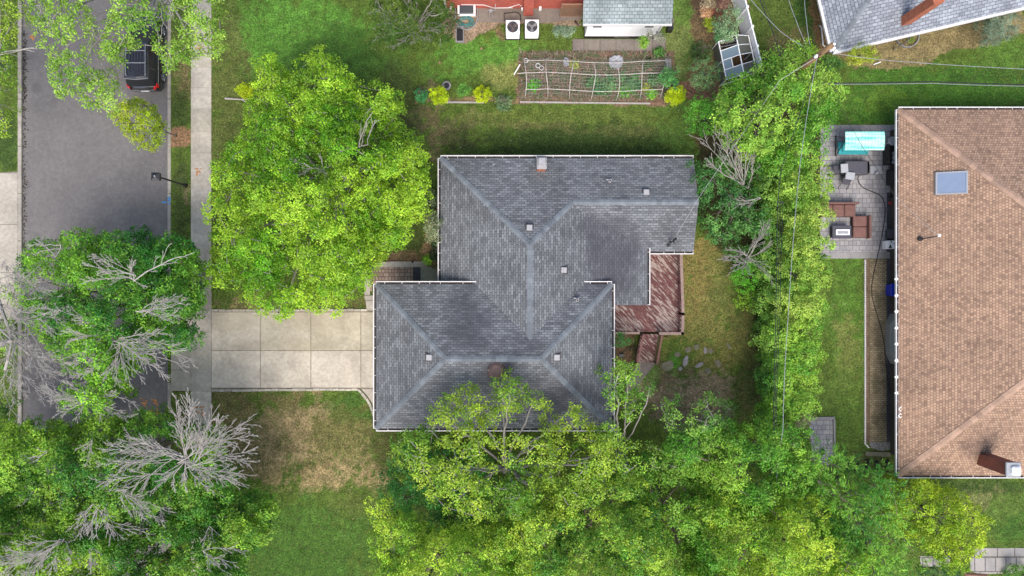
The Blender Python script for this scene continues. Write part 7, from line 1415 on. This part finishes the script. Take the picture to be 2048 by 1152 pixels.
# dry stalks and weeds in the bed (stuff)
rs = np.random.default_rng(77); n = 9000; px = rs.uniform(1040, 1338, n); py = rs.uniform(108, 200, n); V = []; Cc_ = []
for x, y in zip(px, py):
    q = P(x, y, 0); l = rs.uniform(.1, .4); t = rs.uniform(0, 6.28); z = rs.uniform(.02, .3); d = np.array([math.cos(t), math.sin(t), rs.uniform(-.2, .5)]) * l; s_ = np.array([-math.sin(t), math.cos(t), 0]) * rs.uniform(.008, .02); o = np.array([q.x, q.y, z]); V += [o - s_, o + d - s_ * .4, o + d + s_ * .4, o + s_]
    c = A(*[(176, 134, 120), (172, 164, 150), (96, 120, 76), (84, 116, 66), (140, 110, 98), (110, 126, 96)][rs.integers(6)]); Cc_ += [tuple(v * 1.25 for v in c)] * 4
o = quads('dry_stalks', np.array(V), np.array(Cc_), None); props(o, 'dry stalks and weeds covering the vegetable bed', 'weeds', kind='stuff')
# rooty debris right of the golden shrub
mb = MB(); r = random.Random(41)
for k in range(60): a = P(r.uniform(1368, 1440), r.uniform(178, 196), .05); mb.tube([a, a + Vector((r.uniform(-.5, .5), r.uniform(-.25, .25), r.uniform(0, .2)))], r.uniform(.015, .05), 4)
props(mb.build('brush_pile', M['mulch'], None, origin=P(1405, 188)), 'reddish heap of cut branches below the grey-blue shrub', 'brush pile', kind=None)
# grass tufts: mown turf with ragged borders (stuff)
def turf():
    rg = np.random.default_rng(5); n = 300000; X = rg.uniform(-33, 33, n); Y = rg.uniform(-18.8, 18.8, n); px = X * S + 1024; py = 576 - Y * S
    lawn = [[(423, -20), (890, -20), (890, 100), (1030, 100), (1030, 208), (1390, 212), (1400, 320), (1540, 500), (1540, 860), (1230, 860), (1230, 780), (1320, 700), (1365, 668), (1365, 500), (1390, 500), (1385, 320), (880, 318), (850, 520), (730, 525), (728, 618), (423, 618)], [(423, 785), (722, 785), (752, 850), (1230, 860), (1230, 950), (740, 1170), (423, 1170)], [(343, -20), (381, -20), (381, 606), (343, 616)], [(343, 786), (381, 786), (381, 1170), (343, 1170)], [(1335, -20), (1380, -20), (1380, 165), (1345, 165)], [(1500, -20), (1640, -20), (1660, 110), (1530, 110)], [(1665, 135), (2060, 90), (2060, 216), (1795, 216), (1795, 248), (1650, 248)], [(1640, 520), (1727, 520), (1727, 890), (1795, 915), (1795, 950), (2060, 956), (2060, 1094), (1940, 1094), (1790, 955), (1670, 930), (1640, 830)], [(-40, -20), (33, -20), (33, 342), (-40, 345)]]
    k = np.zeros(n, bool)
    for poly in lawn: k |= inpoly(px, py, poly)
    X, Y = X[k], Y[k]; n = len(X); t = rg.uniform(0, 6.28, n); cl = fbm(X * 1.9, Y * 1.9, 33, 3); kk = (cl > .42) | (rg.random(n) < .35); X, Y, t, cl = X[kk], Y[kk], t[kk], cl[kk]; n = len(X); l = rg.uniform(.04, .11, n); h = rg.uniform(.02, .07, n); w = rg.uniform(.008, .018, n)
    o = np.stack([X, Y, np.full(n, .0)], 1); d = np.stack([np.cos(t) * l, np.sin(t) * l, h], 1); s_ = np.stack([-np.sin(t) * w, np.cos(t) * w, np.zeros(n)], 1)
    V = np.stack([o - s_, o + d - s_ * .3, o + d + s_ * .3, o + s_], 1).reshape(-1, 3)
    pal = np.array([A(84, 124, 40), A(104, 136, 52), A(66, 104, 36), A(128, 130, 76), A(150, 140, 100)]); c = pal[rg.choice(5, n, p=[.36, .26, .2, .12, .06])] * rg.uniform(.8, 1.2, (n, 1))
    o_ = quads('grass', V, np.repeat(c, 4, axis=0), None); props(o_, 'short mown grass blades over all the lawns', 'grass', kind='stuff')
turf()

# scattered fallen leaves and pale flecks on the lawns (stuff)
rs = np.random.default_rng(91); n = 900; X = rs.uniform(-19, 31, n); Y = rs.uniform(-17.8, 17.8, n); px = X * S + 1024; py = 576 - Y * S
ok = inpoly(px, py, [(424, 0), (880, 0), (880, 312), (850, 500), (730, 520), (728, 615), (424, 615)]) | inpoly(px, py, [(424, 790), (715, 790), (750, 860), (760, 1150), (424, 1150)]) | inpoly(px, py, [(1330, 690), (1370, 520), (1500, 600), (1520, 850), (1260, 850)]) | inpoly(px, py, [(880, 210), (1390, 212), (1390, 312), (880, 312)]) | inpoly(px, py, [(1640, 522), (1726, 522), (1726, 900), (1650, 830)])
V = []; Cc_ = []
for x, y in zip(X[ok], Y[ok]):
    t = rs.uniform(0, 6.28); l = rs.uniform(.03, .07); w = l * .45; d = np.array([math.cos(t), math.sin(t), .2]); s_ = np.array([-math.sin(t), math.cos(t), .3]); o = np.array([x, y, .04]); V += [o - d * l, o - s_ * w, o + d * l, o + s_ * w]; c = A(*[(190, 180, 130), (150, 130, 90), (210, 205, 180), (120, 96, 66)][rs.integers(4)]); Cc_ += [c] * 4
props(quads('fallen_leaves', np.array(V), np.array(Cc_), None), 'scattered fallen leaves and pale flecks on the lawns', 'leaves', kind='stuff')
